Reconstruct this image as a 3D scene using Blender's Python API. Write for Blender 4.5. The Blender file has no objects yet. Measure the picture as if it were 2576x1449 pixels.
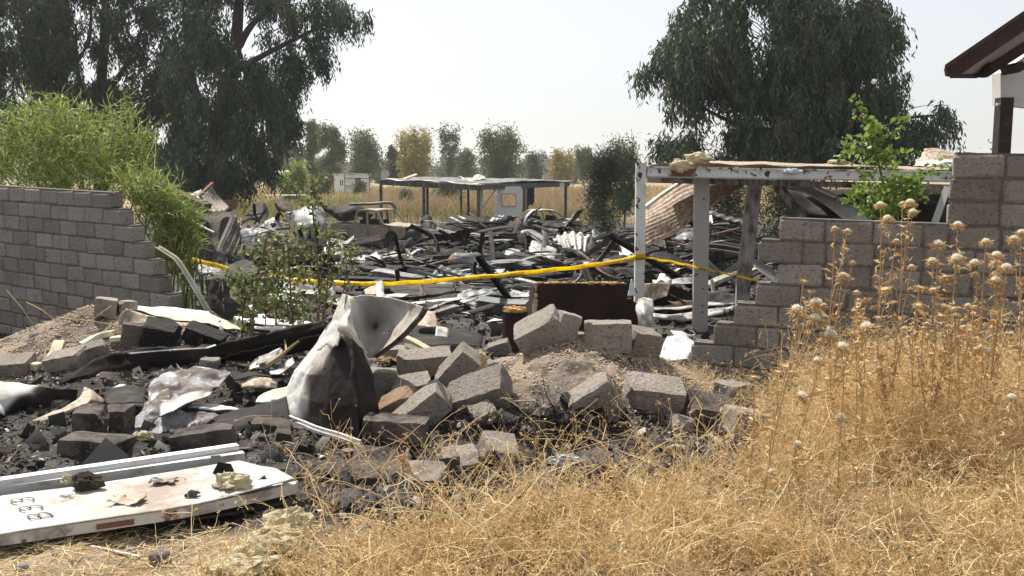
import bpy, math, random
import numpy as np
from mathutils import Vector, Matrix, Euler, noise as mn

R = math.radians
rnd = random.Random(7)
rng = np.random.default_rng(7)
SC = bpy.context.scene
COL = SC.collection

# ------------------------------------------------------------------ camera
F, CU, CV, HOR = 2400.0, 1288.0, 724.5, 430.0
CAM = Vector((0, 0, 1.6))
PITCH = math.atan((CV - HOR) / F)
cd = bpy.data.cameras.new('camera'); cam = bpy.data.objects.new('camera', cd); COL.objects.link(cam)
cam.location = CAM; cam.rotation_euler = (math.pi/2 - PITCH, 0, 0)
cd.sensor_width = 36; cd.lens = F / 2576 * 36; cd.clip_start = .05; cd.clip_end = 3000
SC.camera = cam

# ------------------------------------------------------------------ sky, sun, exposure
SUN_EL, SUN_AZ = 54.0, -32.0            # azimuth from +Y, negative = to the left
w = bpy.data.worlds.new('World'); SC.world = w; w.use_nodes = True
nt = w.node_tree; bg = nt.nodes['Background']
sky = nt.nodes.new('ShaderNodeTexSky'); sky.sky_type = 'NISHITA'; sky.sun_disc = False
sky.sun_elevation = R(SUN_EL); sky.sun_rotation = R(SUN_AZ)
sky.air_density = 1.0; sky.dust_density = 2.0; sky.ozone_density = 1.5; sky.altitude = 300
hsv = nt.nodes.new('ShaderNodeHueSaturation'); hsv.inputs['Saturation'].default_value = .35
mxw = nt.nodes.new('ShaderNodeMix'); mxw.data_type = 'RGBA'; mxw.inputs[0].default_value = .45; mxw.inputs[7].default_value = (4.0, 4.12, 4.22, 1)
nt.links.new(sky.outputs[0], hsv.inputs['Color']); nt.links.new(hsv.outputs[0], mxw.inputs[6]); nt.links.new(mxw.outputs[2], bg.inputs[0]); bg.inputs[1].default_value = .115
sl = bpy.data.lights.new('sun', 'SUN'); sun = bpy.data.objects.new('sun', sl); COL.objects.link(sun)
sl.energy = 5.0; sl.angle = R(.6); sl.color = (1, .93, .82)
sd = Vector((math.sin(R(SUN_AZ))*math.cos(R(SUN_EL)), math.cos(R(SUN_AZ))*math.cos(R(SUN_EL)), math.sin(R(SUN_EL))))
sun.rotation_euler = sd.to_track_quat('Z', 'Y').to_euler()
SC.view_settings.view_transform = 'Standard'; SC.view_settings.look = 'None'
SC.view_settings.gamma = 1; SC.view_settings.use_curve_mapping = False
SC.view_settings.exposure = .62
SC.cycles.use_denoising = True
SC.cycles.max_bounces = 6; SC.cycles.diffuse_bounces = 3; SC.cycles.glossy_bounces = 2
SC.cycles.transmission_bounces = 2; SC.cycles.volume_bounces = 1; SC.cycles.transparent_max_bounces = 4

# ------------------------------------------------------------------ pixel (2576 wide view) -> place
_f = Vector((0, math.cos(PITCH), -math.sin(PITCH))); _u = Vector((0, math.sin(PITCH), math.cos(PITCH)))
def ray(u, v): return _f + Vector((1, 0, 0)) * ((u-CU)/F) + _u * (-(v-CV)/F)
def W(u, v, Y):
    d = ray(u, v); return CAM + d * (Y / d.y)

# ------------------------------------------------------------------ terrain
KY = np.array([-40, 0, 4.5, 6, 8, 13, 24, 35, 48, 58, 75, 108, 200, 900, 3000.])
KZ = np.array([0, 0, 0, -.12, -.34, -.72, -1.2, -1.7, -2.2, -1.7, -1.3, -.97, -1.2, -2.5, -4.])
MOUNDS = [(.58, 7.12, .52, .68, .72), (1.25, 7.2, .10, .45, .4), (-4.3, 9.6, .62, 1.0, .8), (-3.0, 9.0, .38, .9, .7),
          (-2.6, 7.7, .22, 1.6, .6), (-.7, 7.3, .22, .9, .55), (-.2, 6.4, .16, .6, .35), (2.9, 7.2, .10, 1.0, .5), (3.2, 5.6, .15, 1.4, .8)]
def sstep(a, b, x): t = np.clip((x-a)/(b-a), 0, 1); return t*t*(3-2*t)
def gz(x, y):
    x = np.asarray(x, float); y = np.asarray(y, float)
    z = np.interp(y, KY, KZ)
    z = .5*z + .25*np.interp(y-.6-.03*np.abs(y), KY, KZ) + .25*np.interp(y+.6+.03*np.abs(y), KY, KZ)
    for mx, my, h, sx, sy in MOUNDS:
        z = z + h*np.exp(-((x-mx)/sx)**2*.8 - ((y-my)/sy)**2*.8)
    near = np.clip(1-np.abs(y-6)/30, 0, 1)
    z = z + near*(.018*np.sin(5.1*x+1.7*y)+.015*np.sin(3.3*y-7.7*x)+.01*np.sin(11*x+9*y))
    far = sstep(12, 30, y)
    z = z + far*(.10*np.sin(.31*x+.23*y)+.08*np.sin(.17*y-.41*x))
    return z
def gzf(x, y): return float(gz(x, y))
def G(u, v, dz=0.0):
    d = ray(u, v); t = 2.0; st = .02
    while t < 400:
        p = CAM + d*t
        if p.z <= gzf(p.x, p.y)+dz: break
        t += st*max(1, t*.15)
    return CAM + d*t
def YG(u, v): return G(u, v).y

# ------------------------------------------------------------------ nodes
def rgb(c): return (c[0], c[1], c[2], 1)
MATS = {}
def M(name, base, layers=(), rough=.8, metal=0.0, bump=None, island=None, trans=0.0, attr=None, spec=.3, var=.0, last=None):
    """layers: (colour, scale, lo, hi, stretch, detail); attr: (attribute, colour) mixes; island: colours picked per loose piece"""
    m = bpy.data.materials.new(name); m.use_nodes = True; t = m.node_tree; L = t.links.new
    p = t.nodes['Principled BSDF']; out = t.nodes['Material Output']
    tc = t.nodes.new('ShaderNodeTexCoord'); oi = t.nodes.new('ShaderNodeObjectInfo')
    mul = t.nodes.new('ShaderNodeMath'); mul.operation = 'MULTIPLY'; mul.inputs[1].default_value = 37.0
    L(oi.outputs['Random'], mul.inputs[0])
    add = t.nodes.new('ShaderNodeVectorMath'); add.operation = 'ADD'
    L(tc.outputs['Object'], add.inputs[0]); L(mul.outputs[0], add.inputs[1])
    if island:
        ge = t.nodes.new('ShaderNodeNewGeometry'); cr = t.nodes.new('ShaderNodeValToRGB')
        el = cr.color_ramp.elements
        while len(el) < len(island): el.new(.5)
        for i, c in enumerate(island): el[i].position = i/(len(island)-1) if len(island) > 1 else 0; el[i].color = rgb(c)
        L(ge.outputs['Random Per Island'], cr.inputs[0]); cur = cr.outputs[0]
    else:
        c = t.nodes.new('ShaderNodeRGB'); c.outputs[0].default_value = rgb(base); cur = c.outputs[0]
    def mixin(fac, col):
        nonlocal cur
        mx = t.nodes.new('ShaderNodeMix'); mx.data_type = 'RGBA'
        L(fac, mx.inputs[0]); L(cur, mx.inputs[6]); mx.inputs[7].default_value = rgb(col); cur = mx.outputs[2]
    def nz(scale, stretch=None, detail=4, rough_=.6):
        n = t.nodes.new('ShaderNodeTexNoise'); n.inputs['Scale'].default_value = scale
        n.inputs['Detail'].default_value = detail; n.inputs['Roughness'].default_value = rough_
        if stretch:
            vm = t.nodes.new('ShaderNodeVectorMath'); vm.operation = 'MULTIPLY'; vm.inputs[1].default_value = stretch
            L(add.outputs[0], vm.inputs[0]); L(vm.outputs[0], n.inputs['Vector'])
        else: L(add.outputs[0], n.inputs['Vector'])
        return n.outputs['Fac']
    for a in (attr or ()):
        an = t.nodes.new('ShaderNodeAttribute'); an.attribute_name = a[0]
        mixin(an.outputs['Fac'], a[1])
    for ly in layers:
        col, sc, lo, hi = ly[:4]; stt = ly[4] if len(ly) > 4 else None; de = ly[5] if len(ly) > 5 else 5
        mr = t.nodes.new('ShaderNodeMapRange'); mr.inputs[1].default_value = lo; mr.inputs[2].default_value = hi
        mr.inputs[4].default_value = ly[6] if len(ly) > 6 else 1
        L(nz(sc, stt, de), mr.inputs[0]); mixin(mr.outputs[0], col)
    for a in (last or ()):
        an = t.nodes.new('ShaderNodeAttribute'); an.attribute_name = a[0]
        mixin(an.outputs['Fac'], a[1])
    if var:
        hs = t.nodes.new('ShaderNodeHueSaturation'); mr = t.nodes.new('ShaderNodeMapRange')
        mr.inputs[3].default_value = 1-var; mr.inputs[4].default_value = 1+var
        L(oi.outputs['Random'], mr.inputs[0]); L(mr.outputs[0], hs.inputs['Value']); L(cur, hs.inputs['Color']); cur = hs.outputs[0]
    L(cur, p.inputs['Base Color'])
    p.inputs['Roughness'].default_value = rough; p.inputs['Metallic'].default_value = metal
    p.inputs['Specular IOR Level'].default_value = spec
    if bump:
        b = t.nodes.new('ShaderNodeBump'); b.inputs['Strength'].default_value = bump[1]; b.inputs['Distance'].default_value = bump[2]
        L(nz(bump[0], bump[3] if len(bump) > 3 else None, 8, .7), b.inputs['Height']); L(b.outputs[0], p.inputs['Normal'])
    if trans:
        tr = t.nodes.new('ShaderNodeBsdfTranslucent'); L(cur, tr.inputs[0]); ms = t.nodes.new('ShaderNodeMixShader')
        ms.inputs[0].default_value = trans; L(p.outputs[0], ms.inputs[1]); L(tr.outputs[0], ms.inputs[2]); L(ms.outputs[0], out.inputs[0])
    MATS[name] = m
    return m

ash = (.30, .29, .28); soot = (.018, .017, .017); rust = (.17, .075, .035)
M('block', (.395, .35, .308), [((.285, .248, .215), 3, .45, .72), ((.42, .385, .345), 30, .53, .66, None, 3, .8), ((.13, .11, .097), 42, .55, .66, None, 3, .75)], .95, bump=(45, 1, .05), var=.22)
M('block_sooty', (.20, .17, .148), [((.045, .04, .037), 4, .42, .62), ((.28, .25, .225), 36, .56, .68, None, 3, .7)], .95, bump=(45, 1, .05), var=.2)
M('block_red', (.30, .20, .135), [((.10, .07, .05), 5, .5, .7), ((.35, .27, .2), 45, .58, .72, None, 3)], .95, bump=(60, .9, .02))
M('mortar', (.13, .115, .10), [((.24, .22, .2), 20, .5, .7)], .97, bump=(70, .8, .02))
M('stone', (.24, .215, .195), [((.12, .105, .095), 8, .45, .7), ((.36, .33, .30), 40, .58, .7)], .9, bump=(35, .7, .02), var=.2)
M('char', (.016, .0155, .0155), [(ash, 6, .58, .80, None, 6, .28), ((.06, .045, .036), 3, .52, .7)], .72, .0, bump=(18, .5, .02), spec=.14)
M('charcoal', (.016, .015, .015), [((.07, .066, .065), 30, .55, .75)], .85, bump=(45, .9, .02))
M('char_brown', (.05, .036, .03), [((.016, .014, .014), 3, .4, .62), (ash, 9, .60, .82, None, 6, .4)], .8, .0, bump=(14, .5, .02))
M('tin_grey', (.20, .20, .205), [((.035, .033, .032), 2.2, .40, .62), ((.16, .11, .08), 6, .52, .72), ((.5, .5, .5), 14, .6, .75)], .5, .35, bump=(10, .4, .02), var=.2)
M('tin_pale', (.46, .45, .43), [((.24, .20, .16), 2.5, .44, .68), ((.05, .04, .037), 4.0, .53, .66), ((.66, .65, .63), 9, .55, .7)], .55, .1, bump=(9, .4, .02), var=.12)
M('tin_white', (.60, .61, .60), [((.36, .33, .28), 2, .47, .7), ((.10, .08, .07), 14, .66, .72)], .5, .0, bump=(8, .3, .02))
M('tin_cream', (.50, .475, .37), [((.42, .40, .33), 3, .48, .7), ((.58, .63, .58), 1.6, .5, .65), ((.1, .08, .06), 9, .66, .73)], .6, bump=(14, .5, .02))
M('tin_tan', (.42, .34, .26), [((.22, .14, .09), 2.0, .42, .62, (9, 9, 1)), ((.62, .58, .52), 3, .55, .7, (8, 8, 1)), ((.08, .06, .05), 1.3, .58, .75)], .65, bump=(20, .2, .01))
M('rusty_tin', (.17, .095, .06), [((.05, .035, .03), 2.5, .44, .62), ((.30, .25, .21), 7, .56, .72)], .8, bump=(16, .4, .02), var=.2)
M('burnt_rib', (.26, .215, .185), [((.09, .07, .06), 1.6, .42, .65), ((.42, .38, .34), 6, .55, .72)], .7, .1, bump=(20, .4, .02))
M('scorched', (.66, .65, .61), [((.48, .42, .35), 2.2, .42, .66), ((.82, .81, .78), 9, .55, .72), ((.07, .05, .045), 11, .69, .73)], .5, bump=(7, .35, .03), attr=())
M('scorched_soot', (.60, .60, .58), [((.42, .36, .30), 2.6, .46, .66), ((.07, .05, .045), 13, .68, .72)], .65, bump=(7, .35, .03), spec=.15, last=(('soot2', (.22, .15, .115)), ('soot', (.017, .013, .012))))
M('soot_inside', (.016, .013, .012), [((.05, .036, .03), 3, .52, .7)], .85, bump=(12, .6, .03), spec=.1)
M('foil', (.36, .36, .385), [((.16, .13, .11), 4, .46, .56), ((.68, .68, .70), 9, .56, .64), ((.045, .037, .034), 3.4, .55, .62)], .35, .55, bump=(55, .9, .03))
M('aluminium', (.66, .67, .68), [((.40, .38, .34), 3, .48, .7, (1, 6, 6)), ((.1, .1, .1), 26, .66, .72)], .42, .35, bump=(20, .15, .01))
M('panel_white', (.50, .50, .485), [((.36, .345, .32), 2.5, .43, .66, (1, 2.5, 1)), ((.27, .21, .17), 2.2, .52, .66), ((.05, .04, .037), 6, .62, .67), ((.36, .33, .30), 14, .58, .7)], .6, bump=(5, .4, .03))
M('panel_edge', (.58, .56, .53), [((.10, .08, .07), 3, .5, .62), (rust, 8, .6, .66)], .6, bump=(10, .3, .02))
M('marker_ink', (.03, .03, .04), (), .6)
M('white_paint', (.68, .68, .66), [((.54, .53, .50), 3, .48, .66), (rust, 4, .575, .61), ((.05, .03, .025), 7, .61, .64)], .45, bump=(18, .25, .01))
M('grey_steel', (.36, .35, .325), [((.36, .34, .31), 3, .5, .7), (rust, 8, .64, .68), ((.06, .05, .05), 12, .69, .72)], .5, bump=(16, .25, .01))
M('burnt_steel', (.40, .36, .34), [((.09, .075, .07), 2.4, .45, .62, (3, 3, 1)), ((.18, .10, .08), 5, .56, .7)], .6, .1, bump=(16, .3, .01))
M('dark_steel', (.115, .125, .13), [((.24, .24, .24), 5, .55, .75), ((.04, .04, .04), 4, .5, .7)], .55, .3, bump=(20, .3, .01))
M('car_burnt', (.34, .285, .235), [((.07, .066, .066), 1.3, .50, .66), ((.38, .27, .17), 1.1, .52, .66), ((.48, .46, .44), 5, .58, .74)], .75, .05, bump=(12, .3, .02))
M('car_dark', (.03, .029, .03), [((.12, .11, .1), 5, .55, .75)], .7)
M('shell_grey', (.24, .25, .26), [((.06, .06, .064), 1.5, .44, .62), ((.48, .48, .48), 3, .56, .72), ((.30, .20, .13), 2.2, .6, .74)], .5, .2, bump=(10, .3, .02))
M('red_rust', (.19, .085, .055), [((.10, .06, .05), 2, .5, .7)], .7)
M('sofa_cloth', (.045, .018, .014), [((.02, .012, .011), 2.5, .45, .65), ((.11, .05, .035), 30, .58, .72)], .95, bump=(90, .4, .01))
M('sofa_foam', (.55, .33, .12), [((.12, .06, .03), 6, .45, .6), ((.7, .5, .24), 18, .55, .7)], .95, bump=(35, .9, .03))
M('wood_pale', (.50, .40, .28), [((.16, .12, .09), 3, .52, .68, (1, 5, 5)), ((.66, .58, .44), 9, .55, .7)], .85, bump=(25, .5, .01))
M('wood_dark', (.040, .020, .018), [((.075, .042, .036), 5, .5, .7, (1, 7, 7))], .8, bump=(25, .4, .01))
M('soffit', (.40, .35, .29), [((.30, .26, .2), 2, .5, .7)], .9)
M('plaster', (.62, .60, .58), [((.50, .48, .46), 2, .48, .7)], .95, bump=(30, .3, .01))
M('roof_tile', (.07, .04, .03), (), .9)
M('tape', (.96, .76, .03), [((.90, .62, .02), 3, .5, .7)], .4, trans=.65)
M('wool', (.80, .73, .50), [((.62, .49, .26), 7, .50, .66), ((.85, .79, .58), 14, .56, .7)], 1.0, bump=(45, 1, .03), trans=.15)
M('wool_burnt', (.10, .075, .055), [((.03, .025, .02), 8, .45, .6), ((.55, .45, .22), 5, .62, .7)], 1.0, bump=(45, 1, .03))
M('foam_board', (.76, .70, .50), [((.55, .48, .3), 7, .5, .68)], .9, bump=(30, .5, .02))
M('bark', (.10, .075, .06), [((.19, .15, .12), 5, .5, .7, (3, 3, .6))], .95, bump=(14, .8, .04))
M('bark_red', (.20, .12, .08), [((.10, .06, .05), 9, .5, .7)], .95, bump=(40, .6, .01))
M('twig', (.40, .29, .16), [((.26, .17, .09), 9, .48, .7)], .9)
M('leaf_gum', None, island=[(.042, .070, .052), (.062, .10, .066), (.09, .13, .072), (.048, .078, .06), (.14, .155, .08), (.055, .09, .066)], rough=.6, trans=.22, spec=.25)
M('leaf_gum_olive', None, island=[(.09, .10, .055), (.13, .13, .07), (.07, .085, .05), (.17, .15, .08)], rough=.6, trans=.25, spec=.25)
M('leaf_far', None, island=[(.08, .12, .05), (.12, .165, .065), (.17, .20, .085), (.09, .125, .06)], rough=.7, trans=.2)
M('leaf_far_light', None, island=[(.12, .15, .10), (.17, .20, .13), (.14, .16, .095)], rough=.7, trans=.25)
M('leaf_far_dark', None, island=[(.05, .075, .055), (.07, .095, .065)], rough=.7, trans=.15)
M('leaf_yellow', None, island=[(.30, .28, .06), (.42, .35, .075), (.34, .27, .06), (.18, .21, .06)], rough=.7, trans=.25)
M('leaf_bush', None, island=[(.12, .20, .03), (.22, .31, .05), (.40, .44, .13), (.08, .14, .025), (.56, .56, .26)], rough=.55, trans=.4, spec=.4)
M('leaf_bright', None, island=[(.12, .20, .035), (.18, .28, .05), (.24, .33, .07)], rough=.5, trans=.5, spec=.4)
M('leaf_sapling', None, island=[(.07, .11, .04), (.11, .16, .05), (.18, .22, .08), (.28, .28, .12), (.34, .30, .16)], rough=.6, trans=.35)
M('leaf_dark_bush', None, island=[(.025, .04, .025), (.045, .065, .035), (.07, .085, .05)], rough=.7, trans=.2)
M('straw', None, island=[(.56, .38, .18), (.70, .51, .26), (.80, .64, .38), (.34, .21, .09), (.64, .43, .20), (.76, .60, .36), (.46, .29, .12)], rough=.85, trans=.3)
M('straw_pale', None, island=[(.60, .47, .27), (.74, .61, .38), (.50, .36, .18)], rough=.85, trans=.2)
M('field_grass', None, island=[(.42, .33, .16), (.50, .40, .22), (.28, .26, .12), (.46, .30, .17), (.36, .32, .16)], rough=.9, trans=.3)
M('field_red', None, island=[(.40, .27, .17), (.46, .34, .22), (.34, .24, .15), (.30, .27, .14)], rough=.9, trans=.3)
M('field_green', None, island=[(.17, .19, .08), (.25, .26, .11), (.30, .28, .13)], rough=.9, trans=.3)
M('thistle_stem', (.44, .30, .16), [((.36, .21, .09), 14, .5, .7)], .85)
M('thistle_bract', None, island=[(.58, .42, .20), (.48, .28, .12), (.68, .54, .30), (.40, .22, .09)], rough=.8, trans=.25)
M('thistle_fluff', (.86, .82, .70), [((.74, .64, .46), 60, .55, .7)], .95, trans=.5)
M('debris', None, island=[(.02, .02, .02), (.05, .047, .045), (.03, .028, .027), (.16, .15, .145), (.02, .02, .02), (.36, .34, .32), (.04, .035, .03), (.10, .07, .05), (.55, .53, .5)], rough=.8)
M('clods', None, island=[(.05, .045, .042), (.085, .072, .062), (.15, .13, .112), (.04, .036, .034), (.07, .062, .056)], rough=.95, bump=(80, .8, .01))
M('gravel', None, island=[(.30, .24, .19), (.38, .32, .26), (.46, .40, .33), (.22, .17, .13)], rough=.95)
M('house_grey', (.34, .33, .32), [((.26, .25, .24), 1.5, .5, .7)], .95)
M('house_beige', (.50, .42, .34), [((.36, .29, .23), 1.2, .5, .7)], .95)
M('house_blue', (.45, .50, .55), [((.62, .66, .70), 2, .5, .7, (1, 1, .3))], .9)
M('window_dark', (.03, .035, .04), (), .25)
M('cabin_white', (.72, .73, .74), [((.6, .6, .6), 1, .5, .7)], .7)
M('cloth_dark', (.025, .025, .03), [((.05, .05, .055), 4, .5, .7)], .95)
M('white_plastic', (.56, .585, .61), [((.36, .40, .44), 4, .46, .66), ((.2, .19, .18), 11, .64, .72)], .5, bump=(12, .5, .02))

# ------------------------------------------------------------------ objects
def tag(o, label=None, cat=None, group=None, kind=None):
    if label: o['label'] = label
    if cat: o['category'] = cat
    if group: o['group'] = group
    if kind: o['kind'] = kind
    return o
def wloc(o):
    p = Vector((0, 0, 0))
    while o is not None: p = p + o.location; o = o.parent
    return p
def mesh_np(name, V, Fc, mat, smooth=False, attrs=None):
    """Fc: (n,k) array or list of faces"""
    me = bpy.data.meshes.new(name)
    V = np.asarray(V, np.float32)
    if isinstance(Fc, np.ndarray):
        n, k = Fc.shape
        me.vertices.add(len(V)); me.vertices.foreach_set('co', V.ravel())
        me.loops.add(n*k); me.loops.foreach_set('vertex_index', Fc.astype(np.int32).ravel())
        me.polygons.add(n); me.polygons.foreach_set('loop_start', np.arange(0, n*k, k, dtype=np.int32))
        me.update(calc_edges=True)
    else:
        me.from_pydata([tuple(map(float, v)) for v in V], [], [tuple(map(int, f)) for f in Fc])
    for m in (mat if isinstance(mat, (list, tuple)) else [mat]): me.materials.append(MATS[m])
    if smooth: me.polygons.foreach_set('use_smooth', np.ones(len(me.polygons), bool))
    for k, a in (attrs or {}).items():
        at = me.attributes.new(k, 'FLOAT', 'POINT'); at.data.foreach_set('value', np.asarray(a, np.float32).ravel())
    return me
def obj(name, V, Fc, mat, parent=None, smooth=False, attrs=None, label=None, cat=None, group=None, kind=None):
    V = np.asarray(V, float)
    if parent is None:
        o0 = np.array([V[:, 0].mean(), V[:, 1].mean(), V[:, 2].min()]) if kind not in ('structure', 'stuff') else np.zeros(3)
    else: o0 = np.array(wloc(parent))
    me = mesh_np(name, V-o0, Fc, mat, smooth, attrs)
    o = bpy.data.objects.new(name, me); COL.objects.link(o)
    if parent is None: o.location = o0
    else: o.parent = parent
    return tag(o, label, cat, group, kind)
def thing(name, label, cat, loc, group=None):
    o = bpy.data.objects.new(name, None); COL.objects.link(o); o.location = loc; o.empty_display_size = .2
    return tag(o, label, cat, group)
def inst(name, me, mtx, parent=None):
    """one object more on a mesh that others use too"""
    o = bpy.data.objects.new(name, me); COL.objects.link(o)
    if parent is not None:
        o.parent = parent; mtx = Matrix.Translation(-wloc(parent)) @ mtx
    o.matrix_basis = mtx
    return o

class MB:
    def __init__(s): s.v = []; s.f = []
    def add(s, V, Fc):
        b = len(s.v); s.v.extend([tuple(x) for x in V]); s.f.extend([tuple(b+i for i in f) for f in Fc]); return s
    def box(s, c, d, rot=None):
        c = Vector(c); hx, hy, hz = d[0]/2, d[1]/2, d[2]/2
        P = [Vector((x, y, z)) for z in (-hz, hz) for x, y in ((-hx, -hy), (hx, -hy), (hx, hy), (-hx, hy))]
        if rot is not None: P = [rot @ p for p in P]
        return s.add([c+p for p in P], [(3, 2, 1, 0), (4, 5, 6, 7), (0, 1, 5, 4), (1, 2, 6, 5), (2, 3, 7, 6), (3, 0, 4, 7)])
    def bar(s, pts, wd, ht, up=(0, 0, 1)):
        """rectangular section swept along points"""
        pts = [Vector(p) for p in pts]; n = len(pts); rows = []
        for i, p in enumerate(pts):
            d = (pts[min(i+1, n-1)] - pts[max(i-1, 0)]).normalized()
            sd_ = d.cross(Vector(up))
            if sd_.length < 1e-3: sd_ = d.cross(Vector((0, 1, 0)))
            sd_.normalize(); uu = sd_.cross(d)
            rows += [p-sd_*wd/2-uu*ht/2, p+sd_*wd/2-uu*ht/2, p+sd_*wd/2+uu*ht/2, p-sd_*wd/2+uu*ht/2]
        fs = [(3, 2, 1, 0), tuple(4*(n-1)+k for k in range(4))]
        for i in range(n-1):
            for k in range(4): a = 4*i+k; b = 4*i+(k+1) % 4; fs.append((a, b, b+4, a+4))
        return s.add(rows, fs)
    def tube(s, pts, r0, r1=None, k=6):
        pts = [Vector(p) for p in pts]; n = len(pts); r1 = r0 if r1 is None else r1; rows = []
        for i, p in enumerate(pts):
            d = (pts[min(i+1, n-1)] - pts[max(i-1, 0)]).normalized()
            a = d.cross(Vector((.13, .31, .94)) if abs(d.z) < .9 else Vector((1, 0, .1))).normalized(); b = d.cross(a)
            r = r0+(r1-r0)*i/max(1, n-1)
            rows += [p+a*(r*math.cos(2*math.pi*j/k))+b*(r*math.sin(2*math.pi*j/k)) for j in range(k)]
        fs = [tuple(reversed(range(k))), tuple((n-1)*k+j for j in range(k))]
        for i in range(n-1):
            for j in range(k): a = i*k+j; b = i*k+(j+1) % k; fs.append((a, b, b+k, a+k))
        return s.add(rows, fs)
    def prism(s, poly, d):
        """polygon (list of points) pushed along vector d"""
        n = len(poly); P = [Vector(p) for p in poly]; Q = [p+Vector(d) for p in P]
        return s.add(P+Q, [tuple(reversed(range(n))), tuple(range(n, 2*n))]+[(i, (i+1) % n, n+(i+1) % n, n+i) for i in range(n)])
    def obj(s, name, mat, parent=None, **k): return obj(name, s.v, s.f, mat, parent, **k)

def crom(P, t):
    P = np.asarray(P, float); n = len(P); t = np.clip(np.asarray(t, float), 0, n-1-1e-9); i = t.astype(int); f = (t-i)
    sh = (-1,)+(1,)*(P.ndim-1); f = f.reshape(sh)
    if n == 1: return np.repeat(P, len(t), 0)
    g = lambda k: P[np.clip(k, 0, n-1)]
    p0 = np.where((i == 0).reshape(sh), 2*g(i)-g(i+1), g(i-1)); p3 = np.where((i+2 > n-1).reshape(sh), 2*g(i+1)-g(i), g(i+2)); p1, p2 = g(i), g(i+1)
    return .5*(2*p1+(p2-p0)*f+(2*p0-5*p1+4*p2-p3)*f*f+(3*p1-p0-3*p2+p3)*f**3)
def nvec(p, sc, s): return Vector(mn.noise_vector(Vector(p)*sc+Vector((s*3.1, s*1.7, -s*2.3))))
def grid_faces(nu, nv):
    i, j = np.meshgrid(np.arange(nv-1), np.arange(nu-1), indexing='ij'); a = (i*nu+j).ravel()
    return np.stack([a, a+1, a+nu+1, a+nu], 1)
def sheet(name, rows, mat, label=None, cat='metal sheet', res=None, crumple=(.02, 3), corr=None, tear=.0, thick=.004, seed=None, rev=False,
          parent=None, group=None, inner=None, sootf=None, lin=False, holes=(), flip=False):
    """rows of (u,v,Y) view points or Vectors -> a bent, crumpled sheet of real thickness. corr=(amplitude, ribs, axis)"""
    seed = rnd.uniform(0, 90) if seed is None else seed
    C = np.array([[tuple(W(*p)) if len(p) == 3 and not isinstance(p, Vector) else tuple(p) for p in r] for r in rows], float)
    if flip: C = C[:, ::-1]
    m, n = C.shape[:2]
    e0 = np.linalg.norm(np.diff(C, axis=1), axis=2).sum(1).max(); e1 = np.linalg.norm(np.diff(C, axis=0), axis=2).sum(0).max()
    if res is None:
        big = max(e0, e1, .01); st = max(big/26, .02)
        nu, nv = int(np.clip(e0/st, 3, 30))+1, int(np.clip(e1/st, 3, 30))+1
    else: nu, nv = res
    if corr and corr[2] == 0: nu = max(nu, corr[1]*4+1)
    if corr and corr[2] == 1: nv = max(nv, corr[1]*4+1)
    tu = np.linspace(0, n-1, nu); tv = np.linspace(0, m-1, nv)
    def pl(P, t):
        i_ = np.clip(t.astype(int), 0, len(P)-2); f_ = (t-i_).reshape((-1,)+(1,)*(P.ndim-1)); return P[i_]*(1-f_)+P[i_+1]*f_
    A = crom(C, tv) if not (lin or m == 2) else np.array([C[min(int(t), m-2)]*(1-(t-min(int(t), m-2)))+C[min(int(t), m-2)+1]*(t-min(int(t), m-2)) for t in tv])
    A = np.swapaxes((pl if lin == 'both' else crom)(np.swapaxes(A, 0, 1), tu), 0, 1)
    du = np.gradient(A, axis=1); dv = np.gradient(A, axis=0); N = np.cross(du, dv); N /= np.linalg.norm(N, axis=2, keepdims=True)+1e-9
    if corr:
        am, k, ax = corr; ph = np.linspace(0, k, nu if ax == 0 else nv)
        wv = np.clip(np.sin(2*np.pi*ph)*2.2, -1, 1)*am
        A = A + N*(wv[None, :, None] if ax == 0 else wv[:, None, None])
    amp, fq = crumple
    V = A.reshape(-1, 3); Nf = N.reshape(-1, 3); out = np.empty_like(V)
    for q in range(len(V)):
        a = nvec(V[q], fq, seed); b = nvec(V[q], fq*3.1, seed+5)
        out[q] = V[q]+Nf[q]*(amp*((.5-1.9*abs(a.x))*.9+a.y*.6+(.4-1.5*abs(b.x))*.45))+np.array((a.y, a.z, b.y))*amp*.35
    Fc = grid_faces(nu, nv)
    keep = np.ones(len(Fc), bool)
    if tear:
        for q in range(len(Fc)):
            i, j = divmod(q, nu-1); bd = min(i/(nv-1), 1-(i+1)/(nv-1), j/(nu-1), 1-(j+1)/(nu-1))
            if bd < .12 and nvec(V[Fc[q][0]], fq*2.2, seed+9).x > .55-tear*(1-bd/.12): keep[q] = False
    for hs, ht, hr in holes:
        for q in range(len(Fc)):
            i, j = divmod(q, nu-1)
            if math.hypot((j+.5)/(nu-1)-hs, (i+.5)/(nv-1)-ht) < hr: keep[q] = False
    Fc = Fc[keep][:, ::-1] if rev else Fc[keep]
    used = np.unique(Fc); mp = -np.ones(len(out), int); mp[used] = np.arange(len(used)); Fc = mp[Fc]
    attrs = None
    if sootf:
        S, T = np.meshgrid(np.linspace(0, 1, nu), np.linspace(0, 1, nv)); attrs = {k: np.array([f(s_, t_, nvec(p, 4, seed+2).x) for s_, t_, p in zip(S.ravel(), T.ravel(), V)])[used] for k, f in sootf.items()}
    o = obj(name, out[used], Fc, [mat, inner] if inner else mat, parent, amp < .03, attrs, label, cat if parent is None else None, group)
    md = o.modifiers.new('thickness', 'SOLIDIFY'); md.thickness = thick; md.offset = 0
    if inner: md.material_offset = 1
    return o

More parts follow.
